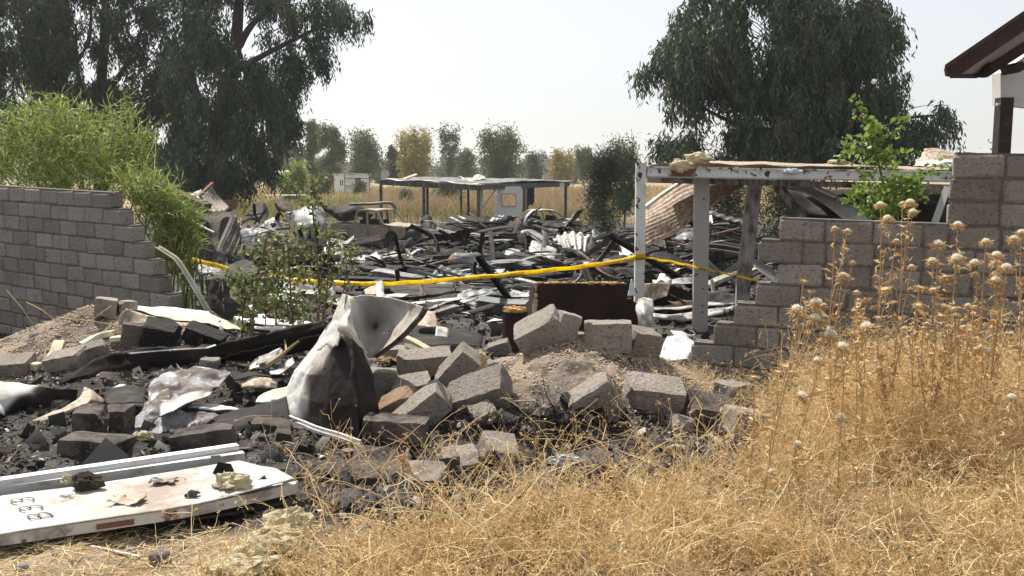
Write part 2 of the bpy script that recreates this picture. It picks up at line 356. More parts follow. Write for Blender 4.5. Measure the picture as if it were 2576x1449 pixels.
def rough_block(dims, sd_, chip=.35, n=4, jit=.008):
    """broken-edged building block mesh data (verts, faces) about its centre"""
    ks = [max(2, int(round(n*d/max(dims)*1.6))) for d in dims]; V = {}; Fc = []
    def vid(p):
        k = tuple(p)
        if k not in V: V[k] = len(V)
        return V[k]
    for ax in range(3):
        a, b = (ax+1) % 3, (ax+2) % 3
        for side in (0, ks[ax]):
            for i in range(ks[a]):
                for j in range(ks[b]):
                    q = []
                    for di, dj in ((0, 0), (1, 0), (1, 1), (0, 1)):
                        p = [0, 0, 0]; p[ax] = side; p[a] = i+di; p[b] = j+dj; q.append(vid(p))
                    Fc.append(tuple(q if side else reversed(q)))
    P = [None]*len(V); rc = random.Random(int(sd_*1000)); cuts = []
    for _ in range(rc.choice((0, 1, 1, 2)) if chip >= .3 else 0):
        nn = Vector((rc.choice((-1, 1))*rc.uniform(.5, 1), rc.uniform(-.7, .7), rc.uniform(-.4, .9))).normalized()
        cuts.append((nn, sum(abs(nn[a])*dims[a]/2 for a in range(3))*rc.uniform(.62, .86)))
    for k, i in V.items():
        p = Vector(tuple((k[a]/ks[a]-.5)*dims[a] for a in range(3)))
        ed = sum(1 for a in range(3) if k[a] in (0, ks[a]))
        nv = nvec(p, 5, sd_)
        r = 1-(.0 if ed < 2 else (.014 if ed == 2 else .035))-(chip*.4*max(0, nv.x-.2) if ed >= 2 else 0)
        q = p*r + nvec(p, 14, sd_)*jit*.6
        for nn, dd in cuts:                                   # flat fracture faces
            e_ = q.dot(nn)-dd
            if e_ > 0: q = q-nn*e_+nvec(p, 22, sd_)*jit*1.6
        P[i] = q
    return P, Fc
HAZE = True
# ================================================================== GROUND
def weed_zone(x, y):
    n = .5*np.sin(3.1*x+1.3*y)+.3*np.sin(7.3*x-4.1*y)+.3*np.sin(2.2*y+5*x)+.2*np.sin(17*x+13*y)
    edge = np.interp(y, [3.3, 3.9, 4.25, 4.5, 4.8, 5.3, 6.0, 7, 9], [-1.0, -.78, -.35, .35, 1.0, 1.42, 1.75, 2.15, 2.6])
    return sstep(-.25, .5, x-edge+.22*n)*(1-sstep(8.3, 9.2, y))
def masks(x, y):
    """where the ground is burnt (char), covered in straw, or bare heaped soil"""
    n = .5*np.sin(3.1*x+1.3*y)+.3*np.sin(7.3*x-4.1*y)+.3*np.sin(2.2*y+5*x)+.2*np.sin(17*x+13*y)
    edge = np.interp(y, [3.3, 3.9, 4.25, 4.5, 4.8, 5.3, 6.0, 7, 9], [-1.1, -.85, -.4, .35, 1.0, 1.42, 1.75, 2.15, 2.6])          # right of this: dry weeds
    straw_r = sstep(-.25, .45, x-edge+.22*n)*(1-sstep(8.3, 9.2, y))
    straw_l = 1-sstep(3.98, 4.25, y+.10*n+.03*x)
    straw = np.maximum(straw_r*(1-sstep(6.8, 7.6, y)*(1-sstep(1.6, 2.4, x))), straw_l)
    soil = np.zeros_like(x)
    for mx, my, h, sx, sy in (MOUNDS[0], MOUNDS[1], MOUNDS[2]): soil = np.maximum(soil, sstep(.16, .40, np.exp(-((x-mx)/sx)**2*.8-((y-my+.1)/sy)**2*.8)+.10*n))
    field = np.maximum(sstep(56, 66, y+2*n), sstep(9, 16, np.abs(x)-.30*y-4+n))*sstep(9, 14, y)
    patch = sstep(.55, .8, np.exp(-((x+2.6)/3.2)**2-((y-43)/3.5)**2)+.12*n)
    field = np.maximum(field, patch)
    char = np.clip(1-straw-field, 0, 1)
    return char, np.clip(straw, 0, 1), soil, np.clip(field, 0, 1)
ys = np.concatenate([np.linspace(-30, 2.6, 14)[:-1], np.linspace(2.6, 10.5, 200)[:-1], np.geomspace(10.5, 1500, 120)])
ts = np.sign(np.linspace(-1, 1, 241))*np.abs(np.linspace(-1, 1, 241))**1.25
Yg, Tg = np.meshgrid(ys, ts, indexing='ij'); Xg = Tg*(np.abs(Yg)*1.15+5)
Zg = gz(Xg, Yg)
ch, stw, so, fi = masks(Xg, Yg)
nearm = (Yg > 2.6) & (Yg < 14)
rough_n = np.zeros_like(Zg)
for i in range(Zg.shape[0]):
    if 2.6 < ys[i] < 14:
        for j in range(Zg.shape[1]):
            if abs(Xg[i, j]) < 7:
                p = Vector((Xg[i, j], Yg[i, j], 0)); rough_n[i, j] = mn.noise(p*3.1)*.03+mn.noise(p*9)*.022+abs(mn.noise(p*19))*.016
Zg = Zg+rough_n*(.35+.65*np.maximum(ch, so))
M('ground', (.13, .105, .085), [((.10, .08, .065), 1.3, .45, .7)], .97, bump=(26, .9, .05),
  attr=(('field', (.36, .28, .15)), ('straw', (.50, .40, .28)), ('char', (.052, .047, .044)), ('soil', (.36, .285, .225))))
t_ = MATS['ground'].node_tree
P_ = np.stack([Xg, Yg, Zg], 2).reshape(-1, 3)
gme = mesh_np('ground', P_, grid_faces(len(ts), len(ys)), 'ground', True, {'char': ch, 'straw': stw*(.25+.6*(Xg < -.9)), 'soil': so, 'field': fi})  # straw tone cut under the weeds: darker soil, shade between stems put into colour
# ash grey and grit over the burnt part
L = t_.links.new; pr = t_.nodes['Principled BSDF']; base_in = pr.inputs['Base Color'].links[0].from_socket
tc = t_.nodes.new('ShaderNodeTexCoord')
for col_, sc_, lo_, hi_, amt in (((.17, .16, .155), 2.1, .52, .72, .75), ((.012, .012, .012), 5.5, .5, .62, .7), ((.30, .285, .27), 34, .60, .70, .8), ((.05, .04, .03), 12, .56, .7, .7)):
    n_ = t_.nodes.new('ShaderNodeTexNoise'); n_.inputs['Scale'].default_value = sc_; n_.inputs['Detail'].default_value = 7; L(tc.outputs['Object'], n_.inputs['Vector'])
    mr = t_.nodes.new('ShaderNodeMapRange'); mr.inputs[1].default_value = lo_; mr.inputs[2].default_value = hi_; mr.inputs[4].default_value = amt; L(n_.outputs['Fac'], mr.inputs[0])
    mx = t_.nodes.new('ShaderNodeMix'); mx.data_type = 'RGBA'; L(mr.outputs[0], mx.inputs[0]); L(base_in, mx.inputs[6]); mx.inputs[7].default_value = rgb(col_); base_in = mx.outputs[2]
    if sc_ in (2.1, 5.5):
        at = t_.nodes.new('ShaderNodeAttribute'); at.attribute_name = 'char'; mm = t_.nodes.new('ShaderNodeMath'); mm.operation = 'MULTIPLY'
        L(mr.outputs[0], mm.inputs[0]); L(at.outputs['Fac'], mm.inputs[1]); L(mm.outputs[0], mx.inputs[0])
L(base_in, pr.inputs['Base Color'])
ground = bpy.data.objects.new('ground', gme); COL.objects.link(ground); ground['kind'] = 'structure'

# ================================================================== BLOCK WALLS
def block_mesh(L_, H_, D_, sd_):
    P, Fc = rough_block((L_, D_, H_), sd_, .10, 2, .003)
    # small bevelled block: 44 triangles
    m = MB(); e = .014; hx, hy, hz = L_/2, D_/2, H_/2; vs = []; idx = {}
    for sx in (-1, 1):
        for sy in (-1, 1):
            for sz in (-1, 1):
                r = random.Random(sd_*100+sx*9+sy*5+sz*3); j = lambda: r.uniform(-.006, .006)
                for a in range(3):
                    d = [hx-e*(a != 0)*r.uniform(.6, 1.9), hy-e*(a != 1)*r.uniform(.6, 1.6), hz-e*(a != 2)*r.uniform(.6, 1.9)]
                    idx[(sx, sy, sz, a)] = len(vs); vs.append((sx*d[0]+j()*.5, sy*d[1], sz*d[2]+j()*.4))
    fs = []
    for a in range(3):
        b, c = (a+1) % 3, (a+2) % 3
        for s in (-1, 1):
            q = []
            for (sb, sc_) in ((-1, -1), (1, -1), (1, 1), (-1, 1)):
                k = [0, 0, 0]; k[a] = s; k[b] = sb; k[c] = sc_; q.append(idx[(k[0], k[1], k[2], a)])
            fs.append(tuple(q if s > 0 else q[::-1]))
    for a in range(3):
        b, c = (a+1) % 3, (a+2) % 3
        for sb in (-1, 1):
            for sc_ in (-1, 1):
                q = []
                for (s, f) in ((-1, b), (1, b), (1, c), (-1, c)):
                    k = [0, 0, 0]; k[a] = s; k[b] = sb; k[c] = sc_; q.append(idx[(k[0], k[1], k[2], f)])
                fs.append(tuple(q if sb*sc_ > 0 else q[::-1]))
    for sx in (-1, 1):
        for sy in (-1, 1):
            for sz in (-1, 1):
                q = [idx[(sx, sy, sz, a)] for a in range(3)]; fs.append(tuple(q if sx*sy*sz > 0 else q[::-1]))
    return mesh_np('block', vs, fs, 'block')
BL = {}
def blk(Lc, k):
    key = (round(Lc, 2), k)
    if key not in BL: BL[key] = block_mesh(Lc-.012, .188, .2, k+int(Lc*50))
    return BL[key]
def wall_hit(u, v, p0, d2):
    d = ray(u, v); # p0 + s*d2 (xy) = CAM + t*d (xy)
    det = d2[0]*(-d.y)+d.x*d2[1]
    bx, by = CAM.x-p0[0], CAM.y-p0[1]
    s = (bx*(-d.y)+d.x*by)/det; t = (d2[0]*by-d2[1]*bx)/det
    return s, (CAM+d*t).z
def build_wall(label, p0, d2, rows, s_far, slope, sign, name='block_wall'):
    """rows: (u_end, ) per course from the top; the broken end steps, the wall runs on to s_far"""
    d = Vector((d2[0], d2[1], 0)).normalized(); nrm = Vector((-d.y, d.x, 0))
    if nrm.y < 0: nrm = -nrm
    z_top = rows[0][2]
    root = thing(name, label, 'wall', (p0[0], p0[1], z_top-.2*len(rows)))
    root['kind'] = 'thing'
    mor = MB(); r = random.Random(int(p0[0]*100)); yaw = math.atan2(d.y, d.x)
    for i, (s0, nz_, zt) in enumerate(rows):
        z = z_top-.2*i-.1
        a = s0; first = True
        while (a-s_far)*sign < 0:
            Lb = .4 if first else r.choice((.4, .4, .4, .4, .4, .4, .2, .4))
            if not first and r.random() < .0: Lb = .2
            if first and i % 2 and not nz_: Lb = .4
            c = a+sign*Lb/2; first = False
            pos = Vector((p0[0], p0[1], 0))+d*c+nrm*(.1+r.uniform(-.005, .005)); pos.z = z+slope*c+r.uniform(-.003, .003)
            mt = Matrix.Translation(pos) @ Matrix.Rotation(yaw+r.uniform(-.008, .008)+(math.pi if r.random() < .5 else 0), 4, 'Z') @ Matrix.Rotation(-math.atan(slope)+r.uniform(-.006, .006), 4, 'Y')
            inst('block', blk(Lb, r.randrange(5)), mt, root)
            a += sign*Lb
        b0, b1 = s0+sign*.03, s_far
        for q0, q1, o in ((b0, b1, 0),):
            A = Vector((p0[0], p0[1], 0))+d*q0; B = Vector((p0[0], p0[1], 0))+d*q1
            A.z = z+slope*q0+.012; B.z = z+slope*q1+.012
            sd_ = nrm*.1
            mor.bar([A+nrm*.1, B+nrm*.1], .172, .198)
        # lumps of old mortar left on the bare step
        m2 = MB()
        for k in range(5):
            c = Vector((p0[0], p0[1], 0))+d*(s0+sign*r.uniform(.03, .17))+nrm*r.uniform(.03, .17); c.z = z+slope*s0+.098
            P, Fc = rough_block((r.uniform(.03, .09), r.uniform(.03, .08), r.uniform(.015, .035)), k+i*7, .5, 2, .008); m2.add([p+c for p in P], Fc)
        m2.obj('mortar_crust', 'mortar', root)
    mor.obj('mortar', 'mortar', root)
    return root
# right wall
pR = (1.66, 8.9); dR = (.932, -.361)
zR = wall_hit(1990, 552, pR, dR)
slR = -.02
zt4 = zR[1]-slR*zR[0]
rowsR = []
for i, (u, v) in enumerate([(2397, 392), (2389, 450), (2383, 512), (1959, 552), (1905, 604), (1955, 664), (1899, 716), (1845, 772), (1793, 829), (1736, 876), (1762, 930), (1720, 980), (1700, 1035), (1690, 1080)]):
    s, z = wall_hit(u, v+15, pR, dR); rowsR.append((s, False, zt4+.2*3))
build_wall('grey block wall with a stepped broken end behind the dry thistles', pR, dR, rowsR, 5.2, slR, 1)
# left wall (runs away to the left)
pL = (-5.14, 12.2); dL = (-.83, .56)
zL = wall_hit(276, 486, pL, dL)
slL = .022
rowsL = []
for i, (u, v) in enumerate([(276, 486), (304, 520), (331, 560), (357, 600), (383, 641), (400, 682), (425, 721), (450, 764), (472, 800), (490, 840), (500, 870), (510, 900)]):
    s, z = wall_hit(u, v+8, pL, dL); rowsL.append((s, False, zL[1]))
build_wall('long grey block wall under the bright green bush, its end broken off in steps', pL, dL, rowsL, 4.6, slL, 1)

# ================================================================== FOLIAGE
def strips(P, D, Ln, Wd, roll=None, bend=None):
    """one narrow leaf (diamond of two triangles) per row: base P, direction D, length, width"""
    n = len(P); D = D/np.linalg.norm(D, axis=1, keepdims=True)
    rv = rng.normal(size=(n, 3)); S = np.cross(D, rv); S /= np.linalg.norm(S, axis=1, keepdims=True)+1e-9
    Ln = np.broadcast_to(Ln, n)[:, None]; Wd = np.broadcast_to(Wd, n)[:, None]
    mid = P+D*Ln*.45
    if bend is not None: mid = mid+np.cross(S, D)*Ln*bend
    V = np.stack([P, mid+S*Wd/2, P+D*Ln, mid-S*Wd/2], 1).reshape(-1, 3)
    return V, np.arange(4*n).reshape(n, 4)
def ribbons(paths, Wd, taper=.4, cross=False):
    """paths (n,k,3) -> thin flat ribbons following them"""
    n, k = paths.shape[:2]; D = np.gradient(paths, axis=1)
    rv = rng.normal(size=(n, 1, 3)); S = np.cross(D, rv); S /= np.linalg.norm(S, axis=2, keepdims=True)+1e-9
    wd = np.broadcast_to(np.asarray(Wd, float).reshape(-1, 1, 1), (n, 1, 1))*np.linspace(1, taper, k)[None, :, None]
    V = np.stack([paths-S*wd/2, paths+S*wd/2], 2).reshape(n, 2*k, 3)
    i = np.arange(k-1); q = np.stack([2*i, 2*i+1, 2*i+3, 2*i+2], 1)
    Fc = (np.arange(n)[:, None, None]*2*k+q[None]).reshape(-1, 4)
    return V.reshape(-1, 3), Fc
def join(parts):
    Vs, Fs, b = [], [], 0
    for V, Fc in parts: Vs.append(V); Fs.append(Fc+b); b += len(V)
    return np.concatenate(Vs), np.concatenate(Fs)
def unit(n): v = rng.normal(size=(n, 3)); return v/np.linalg.norm(v, axis=1, keepdims=True)
def limb(m, a, b, r0, r1, wob=.06, n=7):
    a, b = Vector(a), Vector(b); L_ = (b-a).length; s = rnd.uniform(0, 50)
    pts = [a.lerp(b, i/n)+(nvec(a.lerp(b, i/n), 2.2/L_, s)*L_*wob if 0 < i < n else Vector()) for i in range(n+1)]
    m.tube(pts, r0, r1, 7); return pts
def gum_crown(ells, Y, depth, dens, holes=(), leaf=(.30, .066), strand=(1.1, 11), droop=1.0, hang=.42):
    """weeping gum foliage: clumps of hanging strands filling the given ellipses (view units at depth Y)"""
    cl = []
    for (u, v, ru, rv) in ells:
        k = max(4, int(dens*ru*rv/1000))
        for _ in range(k):
            a = rng.normal(size=3); a /= np.linalg.norm(a); a *= rng.uniform(.45, 1)**.5
            uu, vv = u+a[0]*ru, v-a[2]*rv
            if any(((uu-h[0])/(h[2]*1.35))**2+((vv-h[1])/(h[3]*1.25))**2 < 1 for h in holes): continue
            cl.append(W(uu, vv, Y+a[1]*depth*min(1, ru/90)))
    cl = np.array([tuple(c) for c in cl]); ns = int(strand[1])
    C = np.repeat(cl, ns, 0); n = len(C)
    st = C+rng.normal(size=(n, 3))*np.array([.42, .42, .30])*hang
    out = unit(n)*np.array([.8, .8, .35])+np.array([0, 0, .15]); Ln = strand[0]*rng.uniform(.5, 1.3, n)[:, None]
    k = 9; tt = np.linspace(.05, 1, k)
    path = st[:, None]+out[:, None]*Ln[:, None]*(.55*tt*(1-.45*tt))[None, :, None]+np.array([0, 0, -1.])*Ln[:, None]*(.75*droop*tt**1.7)[None, :, None]
    D = np.gradient(path, axis=1)
    Pp = path.reshape(-1, 3)+rng.normal(size=(n*k, 3))*.05
    Dd = D.reshape(-1, 3)/(np.linalg.norm(D.reshape(-1, 3), axis=1, keepdims=True)+1e-9)*.5+unit(n*k)*.7+np.array([0, 0, -.55])*droop
    return cl, strips(Pp, Dd, leaf[0]*rng.uniform(.6, 1.3, n*k), leaf[1]*rng.uniform(.7, 1.3, n*k))
def gum_tree(name, label, Y, trunk, limbs, ells, holes, dens, depth, leafmat='leaf_gum', group=None, **kw):
    """trunk: view points from the foot up"""
    tp = [W(u, v, Y) for u, v in trunk[0]]
    foot = tp[0].copy(); foot.z = gzf(foot.x, foot.y)-.1; tp[0] = foot
    root = thing(name, label, 'tree', foot, group)
    m = MB(); m.tube([Vector(p) for p in crom(np.array([tuple(p) for p in tp]), np.linspace(0, len(tp)-1, 14))], trunk[1], trunk[2], 10); m.obj('trunk', 'bark', root, smooth=True)
    for pts, r0, r1, dy in limbs:
        m = MB(); q = [W(u, v, Y+dy*i/(len(pts)-1)) for i, (u, v) in enumerate(pts)]
        m.tube([Vector(p) for p in crom(np.array([tuple(p) for p in q]), np.linspace(0, len(q)-1, 12))], r0, r1, 7); m.obj('limb', 'bark', root, smooth=True)
    cl, (V, Fc) = gum_crown(ells, Y, depth, dens, holes, **kw)
    # twigs from the limbs into the clumps
    sel = cl[rng.choice(len(cl), min(len(cl), 160), replace=False)]; a = np.array(tuple(tp[-1]))
    ax = np.array([tuple(p) for p in tp])
    tw = []
    for c in sel:
        k = np.argmin(np.linalg.norm(ax-(c-np.array([0, 0, 1.2])), axis=1)); b = ax[k]; dlt = c-b; b = b+dlt*max(0, 1-2.2/np.linalg.norm(dlt))
        tw.append(b+(c-b)*np.linspace(0, 1, 5)[:, None]+np.array([0, 0, .25])*np.sin(np.linspace(0, np.pi, 5))[:, None])
    TV, TF = ribbons(np.array(tw), .05)
    obj('twigs', TV, TF, 'bark', root)
    nl = len(Fc)//(9*int(11)); own = np.arange(len(Fc))//(9*11) if len(Fc) == len(cl)*99 else np.zeros(len(Fc), int)
    ol = rng.random(max(1, own.max()+1))[own] < .13  # random clumps take lighter olive leaves, a sunlit look put into the colour
    for nm, sel_, mt_ in (('crown', ~ol, leafmat), ('sunlit_tone_sprays', ol, 'leaf_gum_olive')):
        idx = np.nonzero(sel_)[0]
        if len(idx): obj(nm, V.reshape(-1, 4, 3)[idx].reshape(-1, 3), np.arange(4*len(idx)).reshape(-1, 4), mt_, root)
    return root
HA = [(347, 62, 13, 22), (296, 165, 16, 36), (187, 60, 12, 55), (612, 80, 26, 46), (695, 50, 26, 34), (521, 292, 14, 22), (272, 140, 9, 40), (215, 130, 10, 40), (660, 130, 16, 22), (455, 90, 8, 20), (545, 345, 8, 30), (620, 420, 10, 12), (745, 90, 20, 20)]
gum_tree('gum_tree', 'tall dark weeping gum tree with a thick trunk, reaching into the pale sky', 44, ([(553, 560), (552, 470), (548, 400), (556, 320), (575, 220), (590, 140), (600, 30), (610, -140)], .62, .16),
         [([(575, 215), (600, 120), (640, 55), (690, 20)], .24, .08, -.8), ([(560, 330), (500, 250), (470, 120), (460, -60)], .26, .08, 1.5), ([(590, 180), (680, 130), (760, 90), (850, 45)], .16, .05, -1.2), ([(556, 330), (640, 270), (720, 215)], .16, .05, 1)],
         [(600, 40, 160, 120), (540, 190, 140, 120), (640, 290, 105, 115), (560, 370, 110, 95), (690, 190, 70, 85), (860, 25, 70, 55), (815, 110, 22, 75), (765, 110, 45, 60), (655, 420, 45, 50), (480, 400, 90, 60), (715, 290, 40, 60), (730, 10, 90, 40), (560, 440, 75, 45), (745, 190, 28, 55), (560, -120, 260, 100)], HA, 6.2, 3.6)
gum_tree('gum_tree', 'dark gum tree with a bare bent stem, rising behind the middle of the green bush', 50, ([(253, 520), (254, 430), (250, 330), (256, 200), (262, 80), (270, -120)], .42, .15),
         [([(256, 250), (320, 160), (370, 40)], .2, .06, 1), ([(254, 300), (200, 200), (190, 60)], .16, .06, -1)],
         [(270, 40, 130, 110), (330, 210, 110, 110), (390, 320, 90, 90), (250, 300, 110, 110), (430, 60, 80, 110), (420, 190, 60, 80), (260, -110, 200, 80), (340, 400, 90, 50)], HA, 6.8, 3.4)
gum_tree('gum_tree', 'dark gum tree at the far left edge, behind the green bush', 47, ([(155, 530), (156, 430), (152, 300), (156, 160), (160, 0), (165, -120)], .45, .18),
         [([(152, 300), (90, 200), (40, 60)], .2, .06, -1), ([(156, 200), (220, 110), (230, 0)], .15, .05, 1)],
         [(50, 40, 140, 120), (40, 230, 130, 130), (140, 330, 120, 90), (150, 180, 60, 120), (130, 60, 70, 110), (-60, 330, 120, 100), (60, -110, 200, 80), (-120, 150, 120, 170)], HA, 6.8, 3.4)
HR = [(1902, 40, 30, 36), (1795, 300, 17, 60), (1812, 250, 10, 24), (2075, 215, 12, 16), (2215, 175, 12, 20), (1860, 255, 12, 12), (1770, 360, 10, 22), (2240, 130, 10, 40), (1885, 75, 14, 20)]
gum_tree('gum_tree', 'big dark weeping gum tree behind the collapsed cabin frame, a side branch on its right', 38, ([(2010, 560), (2010, 470), (2000, 380), (2005, 260), (1990, 140), (1985, 0), (1985, -140)], .5, .15),
         [([(2005, 270), (2100, 180), (2180, 80)], .22, .06, 1), ([(2000, 300), (1880, 200), (1760, 110)], .2, .06, -1), ([(2000, 330), (2150, 330), (2260, 300), (2350, 290)], .12, .04, 0), ([(2000, 340), (1850, 310), (1730, 250)], .14, .04, 1)],
         [(1960, 120, 200, 150), (2080, 60, 150, 110), (1790, 60, 110, 90), (1740, 150, 85, 80), (1740, 245, 70, 60), (1618, 170, 24, 24), (2190, 80, 75, 100), (2200, 200, 75, 90), (2225, 300, 65, 75), (1960, 280, 190, 110), (1880, 360, 180, 50), (2110, 350, 140, 60), (1680, 365, 34, 44), (2365, 300, 42, 42), (2320, 330, 40, 35), (2290, 370, 30, 30), (1960, -100, 260, 90), (1690, 130, 40, 50), (2040, 200, 120, 120)], HR, 6.6, 3.2)

# ---------------------------------------------------------------- trees beyond the plot
def far_tree(label, u, vt, hw, Y, mat, n, shape='round', trunkw=.12, name='field_tree', group='trees beyond the burnt plot', vb=None, leaf=(.32, .10), cat='tree'):
    p = W(u, 440, Y); x = p.x; zb = gzf(x, Y); zt = W(u, vt, Y).z; h = zt-zb; hw = hw*Y/F
    root = thing(name, label, cat, (x, Y, zb), group)
    m = MB(); s = rnd.uniform(0, 9)
    stems = 1 if shape != 'multi' else 4
    for k in range(stems):
        dx = (k-(stems-1)/2)*hw*.45
        m.tube([Vector((x+dx*.2, Y, zb-.1)), Vector((x+dx*.6+.1*hw*math.sin(s+k), Y, zb+h*.35)), Vector((x+dx, Y, zb+h*.7)), Vector((x+dx*1.2, Y, zb+h*.96))], trunkw/stems**.5, .02, 6)
    for k in range(9):
        t = rnd.uniform(.25, .8); a = rnd.uniform(0, 6.28); rr = hw*rnd.uniform(.4, .85)
        m.tube([Vector((x, Y, zb+h*t)), Vector((x+math.cos(a)*rr*.6, Y+math.sin(a)*rr*.5, zb+h*(t+.08))), Vector((x+math.cos(a)*rr, Y+math.sin(a)*rr, zb+h*min(.97, t+.18)))], trunkw*.3, .012, 4)
    m.obj('trunk', 'bark', root)
    n = int(n*1.5); leaf = (leaf[0]*1.1, leaf[1]*1.25); nc = {'round': 46, 'column': 46, 'airy': 34, 'multi': 60, 'low': 60}[shape]; C = []
    lo = {'round': .22, 'column': .15, 'airy': .2, 'multi': .1, 'low': .02}[shape]
    for _ in range(nc):
        t = rng.uniform(lo, .95); q_ = (t-lo)/(1-lo); a = rng.uniform(0, 2*np.pi); lump = .78+.22*math.sin(2*a+s)+.16*math.sin(5*q_*3+3*a+s)
        prof = lump*{'round': max(.05, math.sin(math.pi*(.12+.86*q_)))**.75, 'column': max(.08, math.sin(math.pi*(.25+.70*q_)))**.8, 'airy': max(.08, math.sin(math.pi*(.15+.80*q_))),
            'multi': max(.1, math.sin(math.pi*(.22+.72*q_)))**.6, 'low': max(.06, 1-max(0, (t-.3)/.68)**2)**.7}[shape]; r = prof*hw*rng.uniform(.2, .95)**.6
        C.append((x+math.cos(a)*r, Y+math.sin(a)*r, zb+h*t))
    if shape != 'low':
        C = np.array(C); sub_ = C[rng.choice(len(C), 11 if shape != 'airy' else 14)]; C = [tuple(q) for q in np.concatenate([C[:len(C)//3], sub_[rng.integers(0, len(sub_), len(C)*2//3)]+rng.normal(size=(len(C)*2//3, 3))*hw*.17])]
    for _ in range({'round': 3, 'column': 2, 'airy': 4, 'multi': 6, 'low': 3}[shape]):
        a = rng.uniform(0, 2*np.pi); r = hw*rng.uniform(.15, .75); h0 = rng.uniform(.55, .8)
        for q_ in np.linspace(0, 1, 5): C.append((x+math.cos(a)*r*(1+.25*q_), Y+math.sin(a)*r, zb+h*(h0+(1.02-h0)*q_*rng.uniform(.75, 1.05))))
    nc = len(C)
    C = np.array(C); per = n//nc; Pp = np.repeat(C, per, 0); k = len(Pp)
    sg = (.15 if shape != 'airy' else .12)*hw+.1
    Pp = Pp+rng.normal(size=(k, 3))*np.array([sg, sg, sg*1.15])
    Pp[:, 2] = np.maximum(Pp[:, 2], zb+.05)
    D = unit(k)+np.array([0, 0, -.7 if mat != 'leaf_bright' else .3])
    V, Fc = strips(Pp, D, leaf[0]*Y/110*rng.uniform(.6, 1.5, k), leaf[1]*Y/110*rng.uniform(.7, 1.3, k))
    obj('crown', V, Fc, mat, root)
    return root
FT = [
 ('tall narrow gum tree left of the cabin, with a split top', 788, 314, 20, 125, 'leaf_far', 3400, 'column'),
 ('tall feathery gum tree just left of the white cabin', 834, 318, 30, 120, 'leaf_far', 4600, 'column'),
 ('bushy green gum tree standing behind the white cabin', 920, 344, 48, 135, 'leaf_far', 5200, 'round'),
 ('slim dark tree between the green gum and the yellow tree', 988, 368, 14, 150, 'leaf_far_dark', 2200, 'column'),
 ('broad yellowing tree behind the shelter frame', 1050, 338, 52, 140, 'leaf_yellow', 5600, 'round'),
 ('airy thin grey-green tree right of the broad yellow tree', 1130, 320, 28, 118, 'leaf_far_light', 1500, 'airy'),
 ('low rounded green tree beside the thin airy tree', 1170, 385, 28, 145, 'leaf_far', 2600, 'round'),
 ('wide many-stemmed green tree behind the shelter roof', 1268, 346, 62, 122, 'leaf_far', 7600, 'multi'),
 ('small pale green tree at the right foot of the wide many-stemmed tree', 1340, 388, 24, 140, 'leaf_far_light', 2200, 'round'),
 ('small round yellow tree in front of the grey flat-roofed house', 1414, 390, 35, 160, 'leaf_yellow', 3600, 'round'),
 ('small bushy green tree right of the round yellow tree', 1470, 377, 24, 150, 'leaf_far', 2600, 'round'),
 ('hazy dark gum tree left of the mast', 712, 360, 26, 170, 'leaf_far', 3000, 'round'),
 ('narrow hazy tree right behind the mast', 752, 372, 18, 200, 'leaf_far_dark', 2000, 'column'),
 ('distant hazy tree above the low hut', 690, 395, 30, 150, 'leaf_far_light', 2600, 'round'),
]
for a in FT: far_tree(*a)
for i in range(16):
    u = 690+i*53+rng.uniform(-18, 18); far_tree(['hazy grey-green tree in the back row, ' + w_ for w_ in ('above the low hut', 'behind the mast', 'left of the feathery gum', 'right of the feathery gum', 'just left of the bushy gum', 'behind the bushy gum', 'at the slim dark tree', 'left behind the yellow tree', 'right behind the yellow tree', 'beside the airy tree', 'behind the low rounded tree', 'left behind the many-stemmed tree', 'behind the many-stemmed tree', 'right of the many-stemmed tree', 'left of the flat-roofed house', 'right of the flat-roofed house')][i], u, rng.uniform(392, 418), rng.uniform(20, 38), rng.uniform(190, 260), ['leaf_far', 'leaf_far_dark', 'leaf_far_light'][i % 3], 1500, 'round', group='hazy back row of trees')
# a bare crown poking up behind the yellow tree
root = thing('bare_tree', 'leafless twiggy treetop poking up behind the broad yellow tree', 'tree', (W(1068, 440, 160).x, 160, gzf(W(1068, 440, 160).x, 160)))
m = MB(); b = root.location
tz = W(1068, 312, 160).z-b.z
m.tube([b, b+Vector((0, 0, tz*.75))], .14, .06, 5)
for k in range(26):
    a = rnd.uniform(0, 6.28); t = rnd.uniform(.6, .92); e = rnd.uniform(.6, 1.4)
    m.tube([b+Vector((0, 0, tz*t)), b+Vector((math.cos(a)*e*.6, math.sin(a)*e*.6, tz*t+e*.5)), b+Vector((math.cos(a)*e, math.sin(a)*e, min(tz, tz*t+e*1.1)))], .04, .012, 4)
m.obj('trunk', 'bark', root)
# the blue-grey line of trees on the horizon
Pp = []
for k in range(260):
    y = rng.uniform(300, 420); x = rng.uniform(-.62, .62)*y; h = rng.uniform(4, 9)*(1.2 if abs(x) > 90 else .8); z = gzf(x, y)
    q = rng.normal(size=(90, 3))*np.array([2.4, 2.4, .28*h])+np.array([x, y, z+h*.5]); q[:, 2] = np.clip(q[:, 2], z, z+h*1.2); Pp.append(q)
Pp = np.concatenate(Pp); V, Fc = strips(Pp, unit(len(Pp))+np.array([0, 0, -.4]), 1.5, .7)
obj('far_wood', V, Fc, 'leaf_far', kind='stuff', label='hazy line of trees along the horizon', cat='trees')

